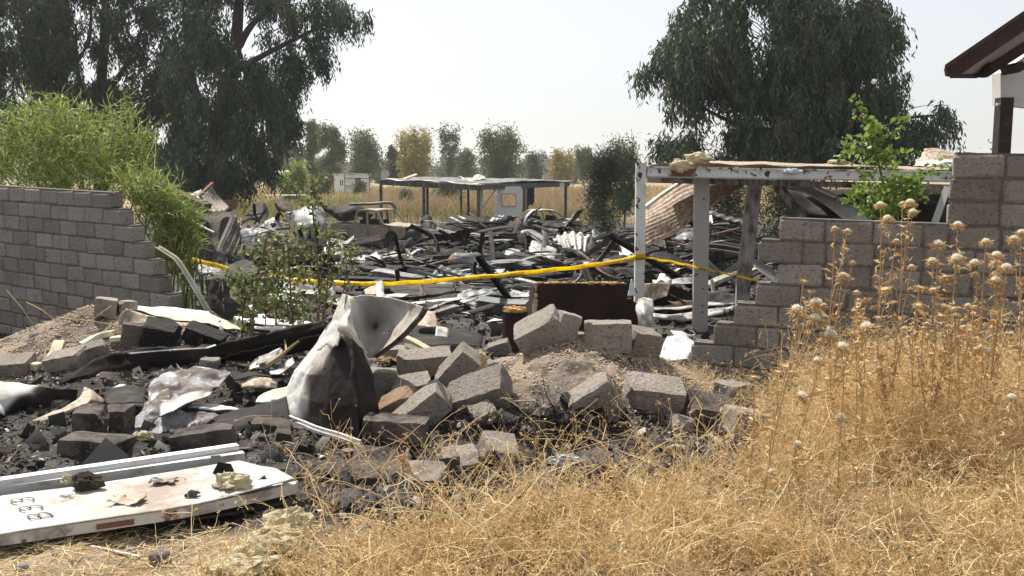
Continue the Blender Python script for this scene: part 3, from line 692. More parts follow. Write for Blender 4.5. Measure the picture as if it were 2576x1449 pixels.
# near bushes behind the plot
far_tree('big dark bush with drooping twigs left of the white rusty post', 1520, 385, 50, 44, 'leaf_dark_bush', 9000, 'low', .05, 'bush', None, leaf=(.34, .075), cat='bush')
far_tree('greyish green bushy tree behind the dark bush, beside the white rusty post', 1572, 370, 42, 56, 'leaf_far', 6500, 'round', .07, 'bush', None, leaf=(.38, .09), cat='bush')
far_tree('bright green young tree standing in the field, left of the white cabin', 736, 418, 36, 80, 'leaf_bush', 3600, 'round', .05, 'bush', None, leaf=(.42, .09), cat='bush')
far_tree('dark sapling in front of the white cabin', 905, 462, 12, 100, 'leaf_far', 900, 'round', .04, 'bush', None, leaf=(.3, .1), cat='bush')
far_tree('grey-green bush growing under the shelter roof', 1128, 470, 40, 75, 'leaf_far_light', 3000, 'low', .05, 'bush', None, leaf=(.34, .07), cat='bush')
far_tree('small green sapling left of the shelter uprights', 1020, 478, 18, 72, 'leaf_far_light', 900, 'low', .03, 'bush', None, leaf=(.34, .07), cat='bush')
far_tree('dark bush seen under the fallen corrugated sheet, between the steel posts', 1835, 445, 70, 31, 'leaf_dark_bush', 8000, 'low', .05, 'bush', None, leaf=(.32, .09), cat='bush')
far_tree('dark drooping bush behind the scorched leaning post', 1990, 440, 90, 33, 'leaf_gum', 9000, 'low', .06, 'bush', None, leaf=(.36, .09), cat='bush')
for i, (u, vt, hw, Y) in enumerate([(815, 440, 20, 96), (800, 455, 14, 94)]):
    far_tree(['tall-stemmed shrub beside the left wall of the cabin', 'low round shrub left of the cabin foot'][i], u, vt, hw, Y, 'leaf_far', 1200, 'low', .04, 'bush', None, leaf=(.3, .1), cat='bush')

# ---------------------------------------------------------------- tall dry field grass behind the plot
def blades(n, xs, ys_, h, wd, lean=.35, k=3):
    z = gz(xs, ys_); P0 = np.stack([xs, ys_, z-.02], 1); d = unit(n)*np.array([lean, lean, .1])+np.array([0, 0, 1])
    t = np.linspace(0, 1, k); hh = np.broadcast_to(h, n)[:, None, None]
    paths = P0[:, None]+d[:, None]*hh*t[None, :, None]+np.stack([rng.normal(size=n)*.3, rng.normal(size=n)*.3, -np.abs(rng.normal(size=n))*.2], 1)[:, None]*hh*(t**2)[None, :, None]
    return ribbons(paths, wd, .35)
def field_patch(label, mat, n, y0, y1, u0, u1, h0, h1, wk):
    ys_ = np.sqrt(rng.uniform(y0**2, y1**2, n)); uu = rng.uniform(u0, u1, n); xs = (uu-CU)/F*ys_
    f = masks(xs, ys_)[3]; ok = rng.random(n) < f; xs, ys_ = xs[ok], ys_[ok]; n = len(xs)
    V, Fc = blades(n, xs, ys_, rng.uniform(h0, h1, n), wk*ys_/60, .4); obj('field_grass', V, Fc, mat, kind='stuff', label=label, cat='grass')
field_patch('tall dry yellow grass of the field behind the burnt plot', 'field_grass', 26000, 56, 130, 380, 2350, .35, .9, .06)
field_patch('reddish dry weeds standing beyond the shelter', 'field_red', 12000, 64, 90, 930, 1560, .7, 1.5, .05)
field_patch('greenish weeds between the dry grass in the field', 'field_green', 12000, 57, 80, 560, 1560, .3, .95, .06)
n = 5000; ys_ = rng.uniform(38, 47, n); xs = rng.normal(-2.4, 1.6, n); ok = masks(xs, ys_)[3] > .4
V, Fc = blades(ok.sum(), xs[ok], ys_[ok], rng.uniform(.05, .2, ok.sum()), .05, .8); obj('dry_grass_patch', V, Fc, 'field_grass', kind='stuff', label='patch of unburnt straw in front of the burnt pickup', cat='grass')

# ================================================================== BUILDINGS
def house(name, label, u0, u1, vtop, Y, dep, mat, flat=True, wins=(), parapet=0, roofmat=None, base_v=None, cat='house'):
    x0, x1 = W(u0, 440, Y).x, W(u1, 440, Y).x; zt = W(u0, vtop, Y).z; zb = min(gzf(x0, Y), gzf(x1, Y))-.2
    root = thing(name, label, cat, ((x0+x1)/2, Y+dep/2, zb))
    m = MB().box(((x0+x1)/2, Y+dep/2, (zb+zt)/2), (x1-x0, dep, zt-zb)); m.obj('walls', mat, root)
    rw = (x1-x0)
    if flat:
        m = MB().box(((x0+x1)/2, Y+dep/2, zt+.16), (rw+.5, dep+.5, .3)); m.obj('roof', roofmat or mat, root)
    else:
        m = MB(); a = zt+rw*.18
        P = [(x0-.4, Y-.5, zt-.1), (x1+.4, Y-.5, zt-.1), (x1+.4, Y+dep+.5, zt+rw*.25), (x0-.4, Y+dep+.5, zt+rw*.25)]
        m.prism(P, (0, 0, .12)); m.obj('roof', roofmat or mat, root)
    for (wu, wv, ww, wh) in wins:
        c = W(wu, wv, Y); f = MB()
        a, b = ww*Y/F, wh*Y/F
        pane = MB().box((c.x, Y-.01, c.z), (a, .04, b)).obj('window', 'window_dark', root)
        f.bar([Vector((c.x-a/2, Y-.04, c.z-b/2)), Vector((c.x-a/2, Y-.04, c.z+b/2))], .06, .06, (0, 1, 0)); f.bar([Vector((c.x+a/2, Y-.04, c.z-b/2)), Vector((c.x+a/2, Y-.04, c.z+b/2))], .06, .06, (0, 1, 0))
        f.bar([Vector((c.x-a/2, Y-.04, c.z+b/2)), Vector((c.x+a/2, Y-.04, c.z+b/2))], .06, .06); f.obj('window_frame', mat, pane)
    return root
house('flat_roofed_house', 'grey flat-roofed house behind the small round yellow tree', 1368, 1452, 412, 220, 9, 'house_grey', True, [(1376, 430, 6, 9), (1440, 430, 6, 9)])
r_ = house('rooftop_room', 'small grey rooftop room with antennas on top of the flat-roofed house', 1372, 1420, 403, 224, 5, 'house_grey'); m = MB()
for du, dv in ((-22, 24), (2, 30)):
    c = W(1394+du, 403, 226); m.tube([c, c+Vector((0, 0, dv*.085))], .06, .04, 4)
m.obj('antenna', 'dark_steel', r_)
house('block_house', 'unfinished grey block house behind the trees left of the yellow tree', 958, 990, 408, 190, 8, 'house_grey', True, [(972, 424, 5, 8)])
house('block_house', 'unfinished grey block house just above the white cabin', 842, 878, 412, 175, 8, 'house_grey', True, [(852, 424, 5, 8)])
house('low_hut', 'low hut with a pale slanted tin roof, beside the green young tree', 676, 712, 440, 120, 6, 'house_grey', False, [(697, 452, 6, 8)], roofmat='tin_pale', cat='hut')
house('low_hut', 'small beige hut right of the green young tree', 764, 790, 444, 140, 5, 'house_beige', True, [(775, 455, 5, 6)], cat='hut')
house('garden_house', 'beige house with a dark window slot, behind the thick gum trunk', 420, 530, 424, 66, 6, 'house_beige', True, [(477, 436, 26, 7), (505, 450, 8, 16)])
house('painted_house', 'pale blue peeling house wall between the green bush and the gum trunk', 384, 418, 415, 62, 5, 'house_blue', True, [(400, 445, 9, 14)])
# white cabin
Yc = 104; c0, c1, c2 = W(840, 487, Yc), W(868, 487, Yc-1.2), W(930, 487, Yc+.6); zt = W(868, 440, Yc).z; zb = c0.z+.15
cab = thing('site_cabin', 'small white portable cabin on blocks, standing in the dry field', 'cabin', (c1.x, c1.y, zb-.3))
A, B, C_ = Vector((c0.x, c0.y, zb)), Vector((c1.x, c1.y, zb)), Vector((c2.x, c2.y, zb)); D_ = A+(C_-B)
m = MB().prism([A, B, C_, D_], (0, 0, zt-zb)); m.obj('walls', 'cabin_white', cab)
cc = (A+B+C_+D_)/4; m = MB().prism([cc+(p-cc)*1.08+Vector((0, 0, zt-zb+.01)) for p in (A, B, C_, D_)], (0, 0, .14)); m.obj('roof', 'panel_edge', cab)
for f in (.62, .80):
    q = A.lerp(B, f)+Vector((0, -.02, (zt-zb)*.55)); MB().box(q, (.10, .06, .62), Euler((0, 0, math.atan2((B-A).y, (B-A).x))).to_matrix()).obj('window', 'window_dark', cab)
q = B.lerp(C_, .52)+Vector((.02, -.03, (zt-zb)*.62)); an = math.atan2((C_-B).y, (C_-B).x)
MB().box(q, (.62, .06, .8), Euler((0, 0, an)).to_matrix()).obj('door_opening', 'window_dark', cab)
m = MB()
for p, q in ((B, C_),): m.bar([p+Vector((0, -.03, (zt-zb)*.82)), q+Vector((0, -.03, (zt-zb)*.78))], .05, .06); m.bar([p+Vector((.1, -.03, (zt-zb)*.35)), p.lerp(q, .4)+Vector((0, -.03, (zt-zb)*.4))], .05, .05)
for p in (A, B, C_): m.bar([p+Vector((0, -.02, 0)), p+Vector((0, -.02, zt-zb))], .07, .07, (0, 1, 0))
m.obj('trim', 'dark_steel', cab)
for p in (A, B, C_): MB().box(p+Vector((0, .2, -.28)), (.4, .4, .56)).obj('footing', 'house_grey', cab)
# mast with side arms
c = W(746, 440, 150); root = thing('radio_mast', 'thin dark mast with small side arms at the edge of the big gum tree', 'mast', (c.x, 150, gzf(c.x, 150)))
zt = W(746, 300, 150).z; m = MB().tube([root.location, Vector((c.x, 150, zt))], .16, .07, 5); m.obj('pole', 'dark_steel', root)
for k in range(6):
    z = zt-.8-k*1.15; s = (-1)**k; MB().tube([Vector((c.x, 150, z)), Vector((c.x+s*.9, 150, z+.25))], .09, .14, 4).obj('side_arm', 'dark_steel', root)
# broken low boundary pipe
m = MB(); a, b = W(668, 492, 70), W(775, 491, 70); m.tube([a, b], .05, .05, 5); m.obj('pipe_rail', 'white_paint', label='thin pale pipe rail lying in the field below the gum tree', cat='pipe')

# ---------------------------------------------------------------- house at the right edge
Yh = 12.5
root = thing('gabled_house', 'white plastered house with dark brown eaves at the right edge, over the block wall', 'house', W(2640, 560, Yh))
def Hp(u, v, dy=0): return W(u, v, Yh+dy)
# gable wall, its left edge at u=2517
a, b = Hp(2517, 262), Hp(2760, 262); t0 = Hp(2517, 183); t1 = Hp(2760, 20)
MB().prism([a, b, t1, t0], (0, .22, 0)).obj('gable_wall', 'plaster', root)
# side wall going back
MB().prism([a+Vector((.02, .22, 0)), t0+Vector((.02, .22, 0)), t0+Vector((4, 3.7, 0)), a+Vector((4, 3.7, 0))], (.15, 0, 0)).obj('side_wall', 'plaster', root)
# rake: fascia board on the front overhang, soffit boards behind, rafter at the wall
ov = -1.05
f0, f1 = W(2380, 172, Yh+ov), W(2760, -88, Yh+ov)
MB().prism([f0, f0+Vector((.02, 0, -.085)), f0+Vector((.13, 0, -.10)), f1+Vector((0, 0, -.19)), f1], (0, .06, 0)).obj('fascia_board', 'wood_dark', root)
s0, s1 = f0+Vector((.13, .06, -.055)), f1+Vector((0, .06, -.10)); e0 = W(2456, 186, Yh-.04); e1 = W(2760, -12, Yh-.04)
MB().prism([s0, s1, e1, e0], (0, 0, .03)).obj('soffit', 'soffit', root)
r0, r1 = W(2452, 184, Yh-.12), W(2760, -14, Yh-.12)
MB().prism([r0, r0+Vector((.05, 0, -.045)), r0+Vector((.17, 0, -.05)), r1+Vector((0, 0, -.15)), r1], (0, .10, 0)).obj('rafter', 'wood_dark', root)
for u, v in ((2484, 172), (2548, 172)):
    c = W(u, v, Yh-.2); MB().box(c, (.10, .4, .10), Euler((0, -.55, 0)).to_matrix()).obj('purlin', 'wood_dark', root)
MB().bar([f0+Vector((.10, .08, -.07)), e0+Vector((.0, 0, -.02))], .03, .07).obj('eave_board', 'wood_dark', root)
MB().prism([f0+Vector((-.03, -.03, -.012)), f1+Vector((-.03, -.03, -.012)), f1+Vector((5, 4.3, 1.6)), f0+Vector((5, 4.3, 1.6))], (0, 0, .05)).obj('roof', 'roof_tile', root)
pt, pb = W(2527, 246, Yh-.05), W(2526, 520, Yh-.05)
MB().bar([Vector((pt.x, pt.y, gzf(pt.x, pt.y)-.1)), pt], .165, .16, (0, 1, 0)).obj('wood_post', 'wood_dark', root)
MB().bar([W(2507, 262, Yh-.1), W(2760, 262, Yh-.1)], .05, .03).obj('wall_bead', 'plaster', root)
# ================================================================== WRECKAGE OF THE BURNT PLOT
def Q(pts, Y, dY=0.0):
    """4 view corners (tl, tr, br, bl) -> two rows; dY tips the lower edge towards us"""
    (a, b, c, d) = pts
    return [[(a[0], a[1], Y+dY), ((a[0]+b[0])/2, (a[1]+b[1])/2, Y+dY), (b[0], b[1], Y+dY)], [(d[0], d[1], Y), ((d[0]+c[0])/2, (d[1]+c[1])/2, Y), (c[0], c[1], Y)]]
def beam(name, label, pts, wd, ht, mat, cat='beam', bend=.03, group=None, lip=True, sub=5):
    """bent channel section along view points"""
    P = np.array([tuple(W(*p)) for p in pts]); P = crom(P, np.linspace(0, len(P)-1, (len(P)-1)*sub+1)); s = rnd.uniform(0, 50)
    P = [Vector(p)+nvec(p, .9, s)*bend*(0 if i in (0, len(P)-1) else 1) for i, p in enumerate(P)]
    m = MB(); up = Vector((0, -.25, 1))
    if not lip: m.bar(P, wd, ht, up)
    else:
        th = max(.006, wd*.08)
        m.bar(P, wd, th, up)
        m.bar([p+Vector((0, -wd/2+th/2, -ht/2)) for p in P], th, ht, up)
        m.bar([p+Vector((0, wd/2-th/2, -ht/2)) for p in P], th, ht, up)
    return m.obj(name, mat, label=label, cat=cat, group=group)

# ---- left heap: fallen corrugated shed
sheet('corrugated_sheet', [[(534, 469, 33), (556, 500, 33), (577, 520, 32.6)], [(520, 478, 32.6), (545, 510, 32.4), (568, 530, 32)], [(508, 488, 32), (515, 512, 31.6), (528, 534, 31)]], 'burnt_rib',
      'brown corrugated sheet leaning at the top of the left heap', 'corrugated sheet', corr=(.045, 6, 1), crumple=(.02, 1.5), res=(14, 25))
beam('plank', 'reddish plank sticking up over the corrugated sheet', [(536, 460, 31.6), (500, 494, 31.3)], .14, .07, 'red_rust', 'plank', 0, lip=False)
sheet('tin_sheet', Q([(453, 497), (508, 478), (509, 492), (456, 508)], 32.4, .8), 'tin_pale', 'pale torn tin strip left of the reddish plank', crumple=(.06, 1.5))
sheet('tin_sheet', [[(505, 520, 33), (545, 524, 33.6), (588, 534, 33)], [(490, 556, 32.4), (540, 562, 32.6), (586, 556, 32)], [(474, 600, 31.8), (520, 606, 32), (566, 590, 31.6)], [(480, 628, 31.5), (515, 634, 31.4), (552, 630, 31.2)]], 'char_brown', 'big dark brown scorched sheet below the leaning corrugated one', crumple=(.10, .8))
sheet('corrugated_sheet', [[(587, 534, 31), (604, 562, 30.9), (616, 592, 30.8)], [(566, 586, 30.6), (592, 606, 30.4), (613, 622, 30.3)], [(543, 636, 30.2), (574, 641, 30.0), (608, 645, 29.9)]], 'burnt_rib',
      'wide-ribbed scorched sheet standing on the ground in front of the left heap', 'corrugated sheet', corr=(.06, 4, 0), crumple=(.03, 1.2), res=(17, 16))
beam('steel_bar', 'thin pale bar across the dark hollow of the left heap', [(492, 562, 30.6), (538, 585, 30.2)], .05, .05, 'grey_steel', 'bar', 0, lip=False)
beam('steel_bar', 'pale flashing along the edge of the wide-ribbed scorched sheet', [(586, 531, 30.6), (570, 575, 30.3), (548, 632, 29.9)], .10, .05, 'grey_steel', 'bar', .05, lip=False)
m = MB(); c = W(578, 514, 40); m.box(c, (.45, .5, .36)); m.box(c+Vector((.28, -.05, .15)), (.22, .2, .1)); m.obj('rusty_box', 'red_rust', label='small red rusty box behind the leaning corrugated sheet', cat='box')
# ---- junk heap with the burnt van shell
sheet('tin_sheet', [[(652, 506, 32.5), (666, 512, 32.5), (679, 534, 32.2)], [(628, 530, 32), (650, 534, 31.6), (672, 545, 31.4)], [(606, 560, 31.4), (630, 556, 31), (660, 560, 31)]], 'char', 'charred pointed sheet on top of the junk heap', crumple=(.08, 1.2))
sheet('tin_sheet', [[(697, 499, 32), (712, 502, 32), (733, 521, 31.7)], [(690, 514, 31.6), (712, 520, 31.3), (736, 530, 31.3)], [(700, 530, 31.4), (716, 534, 31.1), (734, 533, 31.1)]], 'char_brown', 'dark rounded sheet sticking up left of the grey van shell', crumple=(.06, 1.2))
sheet('tin_sheet', [[(600, 574, 31), (640, 568, 31), (690, 560, 31)], [(604, 592, 30.2), (645, 580, 29.8), (694, 580, 29.9)], [(606, 612, 30), (650, 606, 29.4), (680, 612, 29.8)]], 'shell_grey', 'dented bluish grey body panel low in the junk heap', 'body panel', crumple=(.12, 1.0))
m = MB()
for k in range(16):
    a = W(rnd.uniform(620, 725), rnd.uniform(528, 600), rnd.uniform(30, 31.6)); d = Vector((rnd.uniform(-1, 1), rnd.uniform(-.5, .5), rnd.uniform(-.5, .8)))*.7; m.bar([a, a+d*.6+Vector((0, 0, rnd.uniform(-.1, .1))), a+d], rnd.uniform(.05, .16), .03)
m.obj('engine_scrap', 'char', label='tangle of charred rods and brackets in the junk heap', cat='scrap metal')
sheet('tin_sheet', [[(664, 556, 30), (690, 548, 30.2), (704, 553, 30.2)], [(664, 572, 29.7), (688, 562, 29.4), (712, 575, 29.6)]], 'tin_grey', 'small curved grey mudguard in front of the junk heap', 'mudguard', crumple=(.03, 2))
van = thing('van_shell', 'grey burnt-out van shell with its roof curving down, behind the leafy saplings', 'van', W(765, 612, 31))
sheet('roof_skin', [[(717, 534, 32), (745, 528, 32.2), (778, 516, 32.4), (800, 514, 32.4)], [(730, 542, 31), (752, 534, 30.9), (784, 524, 31), (812, 530, 31.2)], [(742, 566, 30.4), (760, 560, 30.3), (790, 556, 30.2), (818, 560, 30.4)], [(744, 578, 30.3), (765, 574, 30.1), (792, 572, 30.0), (816, 574, 30.2)]], 'shell_grey', parent=van, crumple=(.05, 1.2))
sheet('side_panel', [[(812, 528, 31.2), (818, 540, 31.2), (822, 556, 31.3)], [(806, 574, 30.3), (813, 574, 30.4), (820, 574, 30.6)], [(800, 612, 30.1), (812, 616, 30.2), (822, 616, 30.4)]], 'shell_grey', parent=van, crumple=(.04, 1.5))
for us, ue in (((744, 577), (752, 606)), ((764, 576), (768, 604)), ((782, 574), (787, 602)), ((720, 540), (736, 580))):
    MB().bar([W(us[0], us[1], 30.15), W((us[0]+ue[0])/2+1, (us[1]+ue[1])/2, 30.0), W(ue[0], ue[1], 29.9)], .07, .06, (0, 1, 0)).obj('pillar', 'shell_grey', van)
sheet('body_side', Q([(738, 596), (806, 600), (804, 625), (736, 622)], 30.1, .3), 'car_burnt', parent=van, crumple=(.06, 1.2))
sheet('inner_wall', Q([(724, 545), (812, 545), (812, 610), (730, 606)], 31.6, .2), 'char', parent=van, crumple=(.05, 1.2))
beam('steel_bar', 'pale scorched upright strip in front of the grey van shell', [(737, 540, 29.6), (734, 572, 29.5), (729, 608, 29.4)], .11, .05, 'wood_pale', 'strip', .02, lip=False)
sheet('tin_sheet', [[(776, 513, 31.5), (790, 510, 31.6), (806, 516, 31.4)], [(780, 525, 31.1), (798, 522, 31), (812, 532, 31.0)]], 'tin_pale', 'pale crumpled flap on the top edge of the grey van shell', crumple=(.07, 2))
sheet('foil_heap', [[(822, 606, 34), (838, 596, 34.3), (856, 606, 34)], [(816, 626, 33), (840, 618, 32.7), (864, 626, 33)], [(822, 646, 32), (846, 642, 31.8), (868, 648, 31.9)]], 'foil', 'crumpled bluish silver foil between the van shell and the pickup', 'foil', crumple=(.16, 1.6), res=(20, 20))
# ---- charred canopy behind the pickup
sheet('tin_sheet', [[(806, 513, 50), (850, 515, 50.4), (900, 517, 50.6), (926, 530, 50.4)], [(812, 530, 50), (850, 536, 49.6), (895, 530, 50), (938, 538, 50.2)], [(830, 548, 49.8), (860, 558, 49.4), (890, 556, 49.8), (930, 552, 50)]], 'char', 'black sagging canopy sheet behind the burnt pickup', crumple=(.2, .6), tear=.2)
beam('steel_bar', 'black bent pole pointing up left of the canopy', [(784, 468, 49), (792, 490, 49), (808, 515, 49)], .18, .16, 'char', 'pole', .03, lip=False)
beam('steel_rail', 'thin grey rail over the pickup cab, bent down at its right end', [(880, 514, 49.5), (935, 513, 49.5), (984, 511, 49.5), (997, 536, 49.4)], .12, .12, 'dark_steel', 'rail', .0, lip=False)
sheet('tin_sheet', Q([(817, 532), (826, 536), (838, 544), (816, 548)], 48.6), 'tin_tan', 'small tan triangle of sheet left of the pickup', crumple=(.04, 2))

# ---- burnt pickup and saloon
def car(name, label, foot, yaw, L_, Wd, H, prof, roofz, belt, kind):
    """foot: ground point under the middle; x forward. prof: lower body outline (x,z) of the side"""
    root = thing(name, label, 'car', foot); B = Matrix.Translation(foot) @ Matrix.Rotation(yaw, 4, 'Z')
    T = lambda P: [B @ Vector(p) for p in P]
    hw = Wd/2
    for s in (-1, 1):
        m = MB(); V = []; n = len(prof)
        m.prism(T([(x, s*hw, z) for x, z in prof]), (B.to_3x3() @ Vector((0, -s*.06, 0)))); m.obj('body_side', 'car_burnt', root)
    for (x0, z0, x1, z1, x2, z2) in kind['roof']:
        pass
        dm = MB()
        for x_ in kind.get('doors', ()): dm.bar(T([(x_, s*(hw+.004), .40), (x_, s*(hw+.004), belt-.03)]), .03, .012, (0, 1, 0))
        dm.bar(T([(-L_/2+.1, s*(hw+.006), belt-.10), (L_/2-.35, s*(hw+.006), belt-.12)]), .02, .03)
        for x_ in kind['wheels']: dm.bar(T([(x_+.45*math.cos(a), s*(hw+.01), .36+.45*math.sin(a)) for a in np.linspace(0, math.pi, 9)]), .05, .04, (0, 1, 0.01))
        dm.obj('body_trim', 'car_dark', root)
    rf = kind['roof'][0]; xa, xb = rf[0], rf[2]
    R_ = []
    for t in np.linspace(0, 1, 7):
        x = xa+(xb-xa)*t; zc = roofz+.05*math.sin(math.pi*t); R_.append([Vector(B @ Vector((x, y*hw*.84, zc+.035*(1-y*y)-.05*math.exp(-((y-.2)/.4)**2-((t-.6)/.25)**2)))) for y in np.linspace(-1, 1, 7)])
    sheet('roof', R_, 'car_burnt', parent=root, crumple=(.02, 2), res=(13, 13), thick=.08)
    for s in (-1, 1):
        for px0, pz0, px1, pz1, wd in kind['pillars']:
            MB().bar([B @ Vector((px0, s*hw*.97, pz0)), B @ Vector(((px0+px1)/2, s*hw*.93, (pz0+pz1)/2+.01)), B @ Vector((px1, s*hw*.84, pz1))], .09, wd*1.6, (0, 1, 0)).obj('pillar', 'car_burnt', root)
    h0, h1, hz0, hz1 = kind['hood']
    H_ = [[B @ Vector((h0+(h1-h0)*t, y*hw*.93, hz0+(hz1-hz0)*t+.05*(1-y*y)+.02*math.sin(9*t+4*y))) for y in np.linspace(-1, 1, 6)] for t in np.linspace(0, 1, 5)]
    sheet('hood', H_, 'car_burnt', parent=root, crumple=(.04, 2), res=(13, 12), thick=.03)
    if kind.get('bed'):
        b0, b1, bz = kind['bed']; m = MB(); m.prism(T([(b0, -hw+.07, bz), (b0, hw-.07, bz), (b1, hw-.07, bz), (b1, -hw+.07, bz)]), (0, 0, .05)); m.obj('bed_floor', 'car_dark', root)
        MB().prism(T([(b0, -hw, .55), (b0, hw, .55), (b0, hw, belt), (b0, -hw, belt)]), B.to_3x3() @ Vector((.06, 0, 0))).obj('tailgate', 'car_burnt', root)
    if kind.get('trunk'):
        t0, t1, tz0, tz1 = kind['trunk']; T_ = [[B @ Vector((t0+(t1-t0)*t, y*hw*.93, tz0+(tz1-tz0)*t+.04*(1-y*y))) for y in np.linspace(-1, 1, 5)] for t in np.linspace(0, 1, 4)]
        sheet('trunk_lid', T_, 'car_burnt', parent=root, crumple=(.03, 2), res=(11, 10), thick=.03)
    m = MB()
    for x in kind['cross']: m.prism(T([(x, -hw+.06, .35), (x, hw-.06, .35), (x, hw-.06, belt-.05), (x, -hw+.06, belt-.05)]), B.to_3x3() @ Vector((.05, 0, 0)))
    m.prism(T([(-L_/2+.1, -hw+.07, .32), (-L_/2+.1, hw-.07, .32), (L_/2-.2, hw-.07, .32), (L_/2-.2, -hw+.07, .32)]), (0, 0, .05)); m.obj('floor_pan', 'car_dark', root)
    for x in kind['seats']:
        for y in (-.4, .4): MB().bar(T([(x, y*hw, belt-.45), (x-.12, y*hw, belt+.22)]), .42*hw, .05, (0, 1, 0)).obj('seat_frame', 'char', root)
    for x in kind['wheels']:
        for s in (-1, 1):
            wh = MB(); c = Vector((x, s*(hw-.12), .27)); k = 14
            ring = lambda r, y: [B @ (c+Vector((r*math.cos(2*math.pi*i/k), y, r*math.sin(2*math.pi*i/k)))) for i in range(k)]
            V = ring(.27, -.1)+ring(.27, .1)+ring(.19, .1)+ring(.19, -.1); fs = [(q*k+i, q*k+(i+1) % k, ((q+1) % 4)*k+(i+1) % k, ((q+1) % 4)*k+i) for q in range(4) for i in range(k)]
            wh.add(V, fs); wh.bar([B @ (c+Vector((-.18, 0, 0))), B @ (c+Vector((.18, 0, 0)))], .05, .12); wh.bar([B @ (c+Vector((0, 0, -.18))), B @ (c+Vector((0, 0, .18)))], .05, .12, (0, 1, 0))
            wh.obj('wheel', 'car_dark', root)
    MB().bar(T([(kind['nose']-.03, -hw, .55), (kind['nose'], 0, .55), (kind['nose']-.03, hw, .55)]), .08, .2).obj('bumper_beam', 'car_dark', root)
    return root
def arch(xc, r, z0, n=7): return [(xc+r*math.cos(a), z0+r*math.sin(a)) for a in np.linspace(math.pi, 0, n)]
pk = [(-2.55, .5), (-2.0, .38)]+arch(-1.55, .42, .36)+[(-.9, .34), (.9, .34)]+arch(1.6, .43, .36)+[(2.2, .40), (2.42, .5), (2.45, .86), (2.35, .98), (1.15, 1.06), (.95, 1.04), (-.72, 1.06), (-.75, 1.02), (-2.55, 1.02)]
fp = G(948, 619); fp.z += .10
car('burnt_pickup', 'burnt-out double-cab pickup with bare brown and grey body, windows gone', fp, R(-30), 5.1, 1.8, 1.75, pk, 1.70, 1.04,
    {'roof': [(-.55, 0, .62, 0, 0, 0)], 'pillars': [(-.72, 1.02, -.58, 1.70, .11), (.12, 1.02, .05, 1.70, .10), (1.15, 1.03, .62, 1.70, .09)], 'hood': (1.15, 2.40, 1.06, .94), 'bed': (-2.52, -.75, .62), 'cross': (-.78, 1.2), 'seats': (.35, -.45), 'doors': (-.72, .12, 1.02), 'wheels': (-1.55, 1.6), 'nose': 2.45})
sal = [(-2.2, .5), (-1.75, .34)]+arch(-1.35, .38, .3)+[(-.8, .28), (.85, .28)]+arch(1.38, .38, .3)+[(1.9, .36), (2.15, .5), (2.15, .72), (1.9, .82), (.95, .92), (-1.2, .95), (-2.1, .92), (-2.2, .75)]
fp = G(1360, 588); fp.z -= .1
car('burnt_saloon', 'burnt-out low car half hidden behind the twisted sheets, under the shelter', Vector((W(1352, 588, 49.5).x, 49.5, gzf(W(1352, 588, 49.5).x, 49.5)+.25)), R(-168), 4.4, 1.7, 1.35, sal, 1.38, .93,
    {'roof': [(-.75, 0, .45, 0, 0, 0)], 'pillars': [(-1.35, .93, -.75, 1.38, .07), (-.1, .93, -.1, 1.38, .08), (1.0, .92, .45, 1.38, .06)], 'hood': (.95, 2.05, .93, .80), 'trunk': (-2.1, -1.3, .92, .96), 'cross': (-.9, .95), 'seats': (.2, -.6), 'wheels': (-1.35, 1.38), 'nose': 2.15})

# ---- dark shelter frame
Ys = 57
sh = thing('shelter_frame', 'long flat-roofed shelter of thin dark posts, white board walls in its middle', 'shelter', W(1200, 570, Ys))
def post(par, u, v0, v1, Y, wd, mat, name='post'):
    a = W(u, v0, Y); b = Vector((a.x, Y, gzf(a.x, Y)-.1)) if v1 is None else W(u, v1, Y); return MB().bar([b, a], wd, wd, (0, 1, 0)).obj(name, mat, par)
A, B_, C_, D_ = W(958, 452, Ys), W(1208, 466, 53.5), W(1431, 458, 58), W(1160, 450, 63)
for p, q, wd, ht in ((A, B_, .14, .30), (B_, C_, .14, .26), (C_, D_, .1, .2), (A, D_, .1, .2)):
    MB().bar([p-Vector((0, 0, ht/2)), q-Vector((0, 0, ht/2))], wd, ht).obj('roof_beam', 'dark_steel', sh)
for f in (.15, .3, .45, .6, .75, .9):
    p = A.lerp(B_, f)-Vector((0, .075, .15)); MB().box(p, (.05, .03, .30)).obj('bracket', 'grey_steel', sh)
sheet('roof_sheet', [[A+Vector((0, 0, .04)), (A+B_)/2+Vector((0, 0, .06)), B_+Vector((0, -.2, .05))], [(A+D_)/2+Vector((0, 0, .10)), (A+B_+C_+D_)/4+Vector((0, 0, .02)), (B_+C_)/2+Vector((0, 0, .12))], [D_+Vector((0, 0, .04)), (C_+D_)/2+Vector((0, 0, .1)), C_+Vector((.35, 0, .06))]], 'tin_grey', parent=sh, crumple=(.10, .5), res=(20, 20))
for u, v, Y, wd in ((958, 456, Ys, .16), (1066, 463, 55.6, .17), (1075, 463, 57, .14), (1178, 468, 57.5, .14), (1204, 470, 53.6, .20), (1319, 465, 55.5, .20), (1327, 466, 58, .12), (1423, 462, 58, .17), (1160, 470, 62.5, .13)):
    post(sh, u, v, None, Y, wd, 'dark_steel')
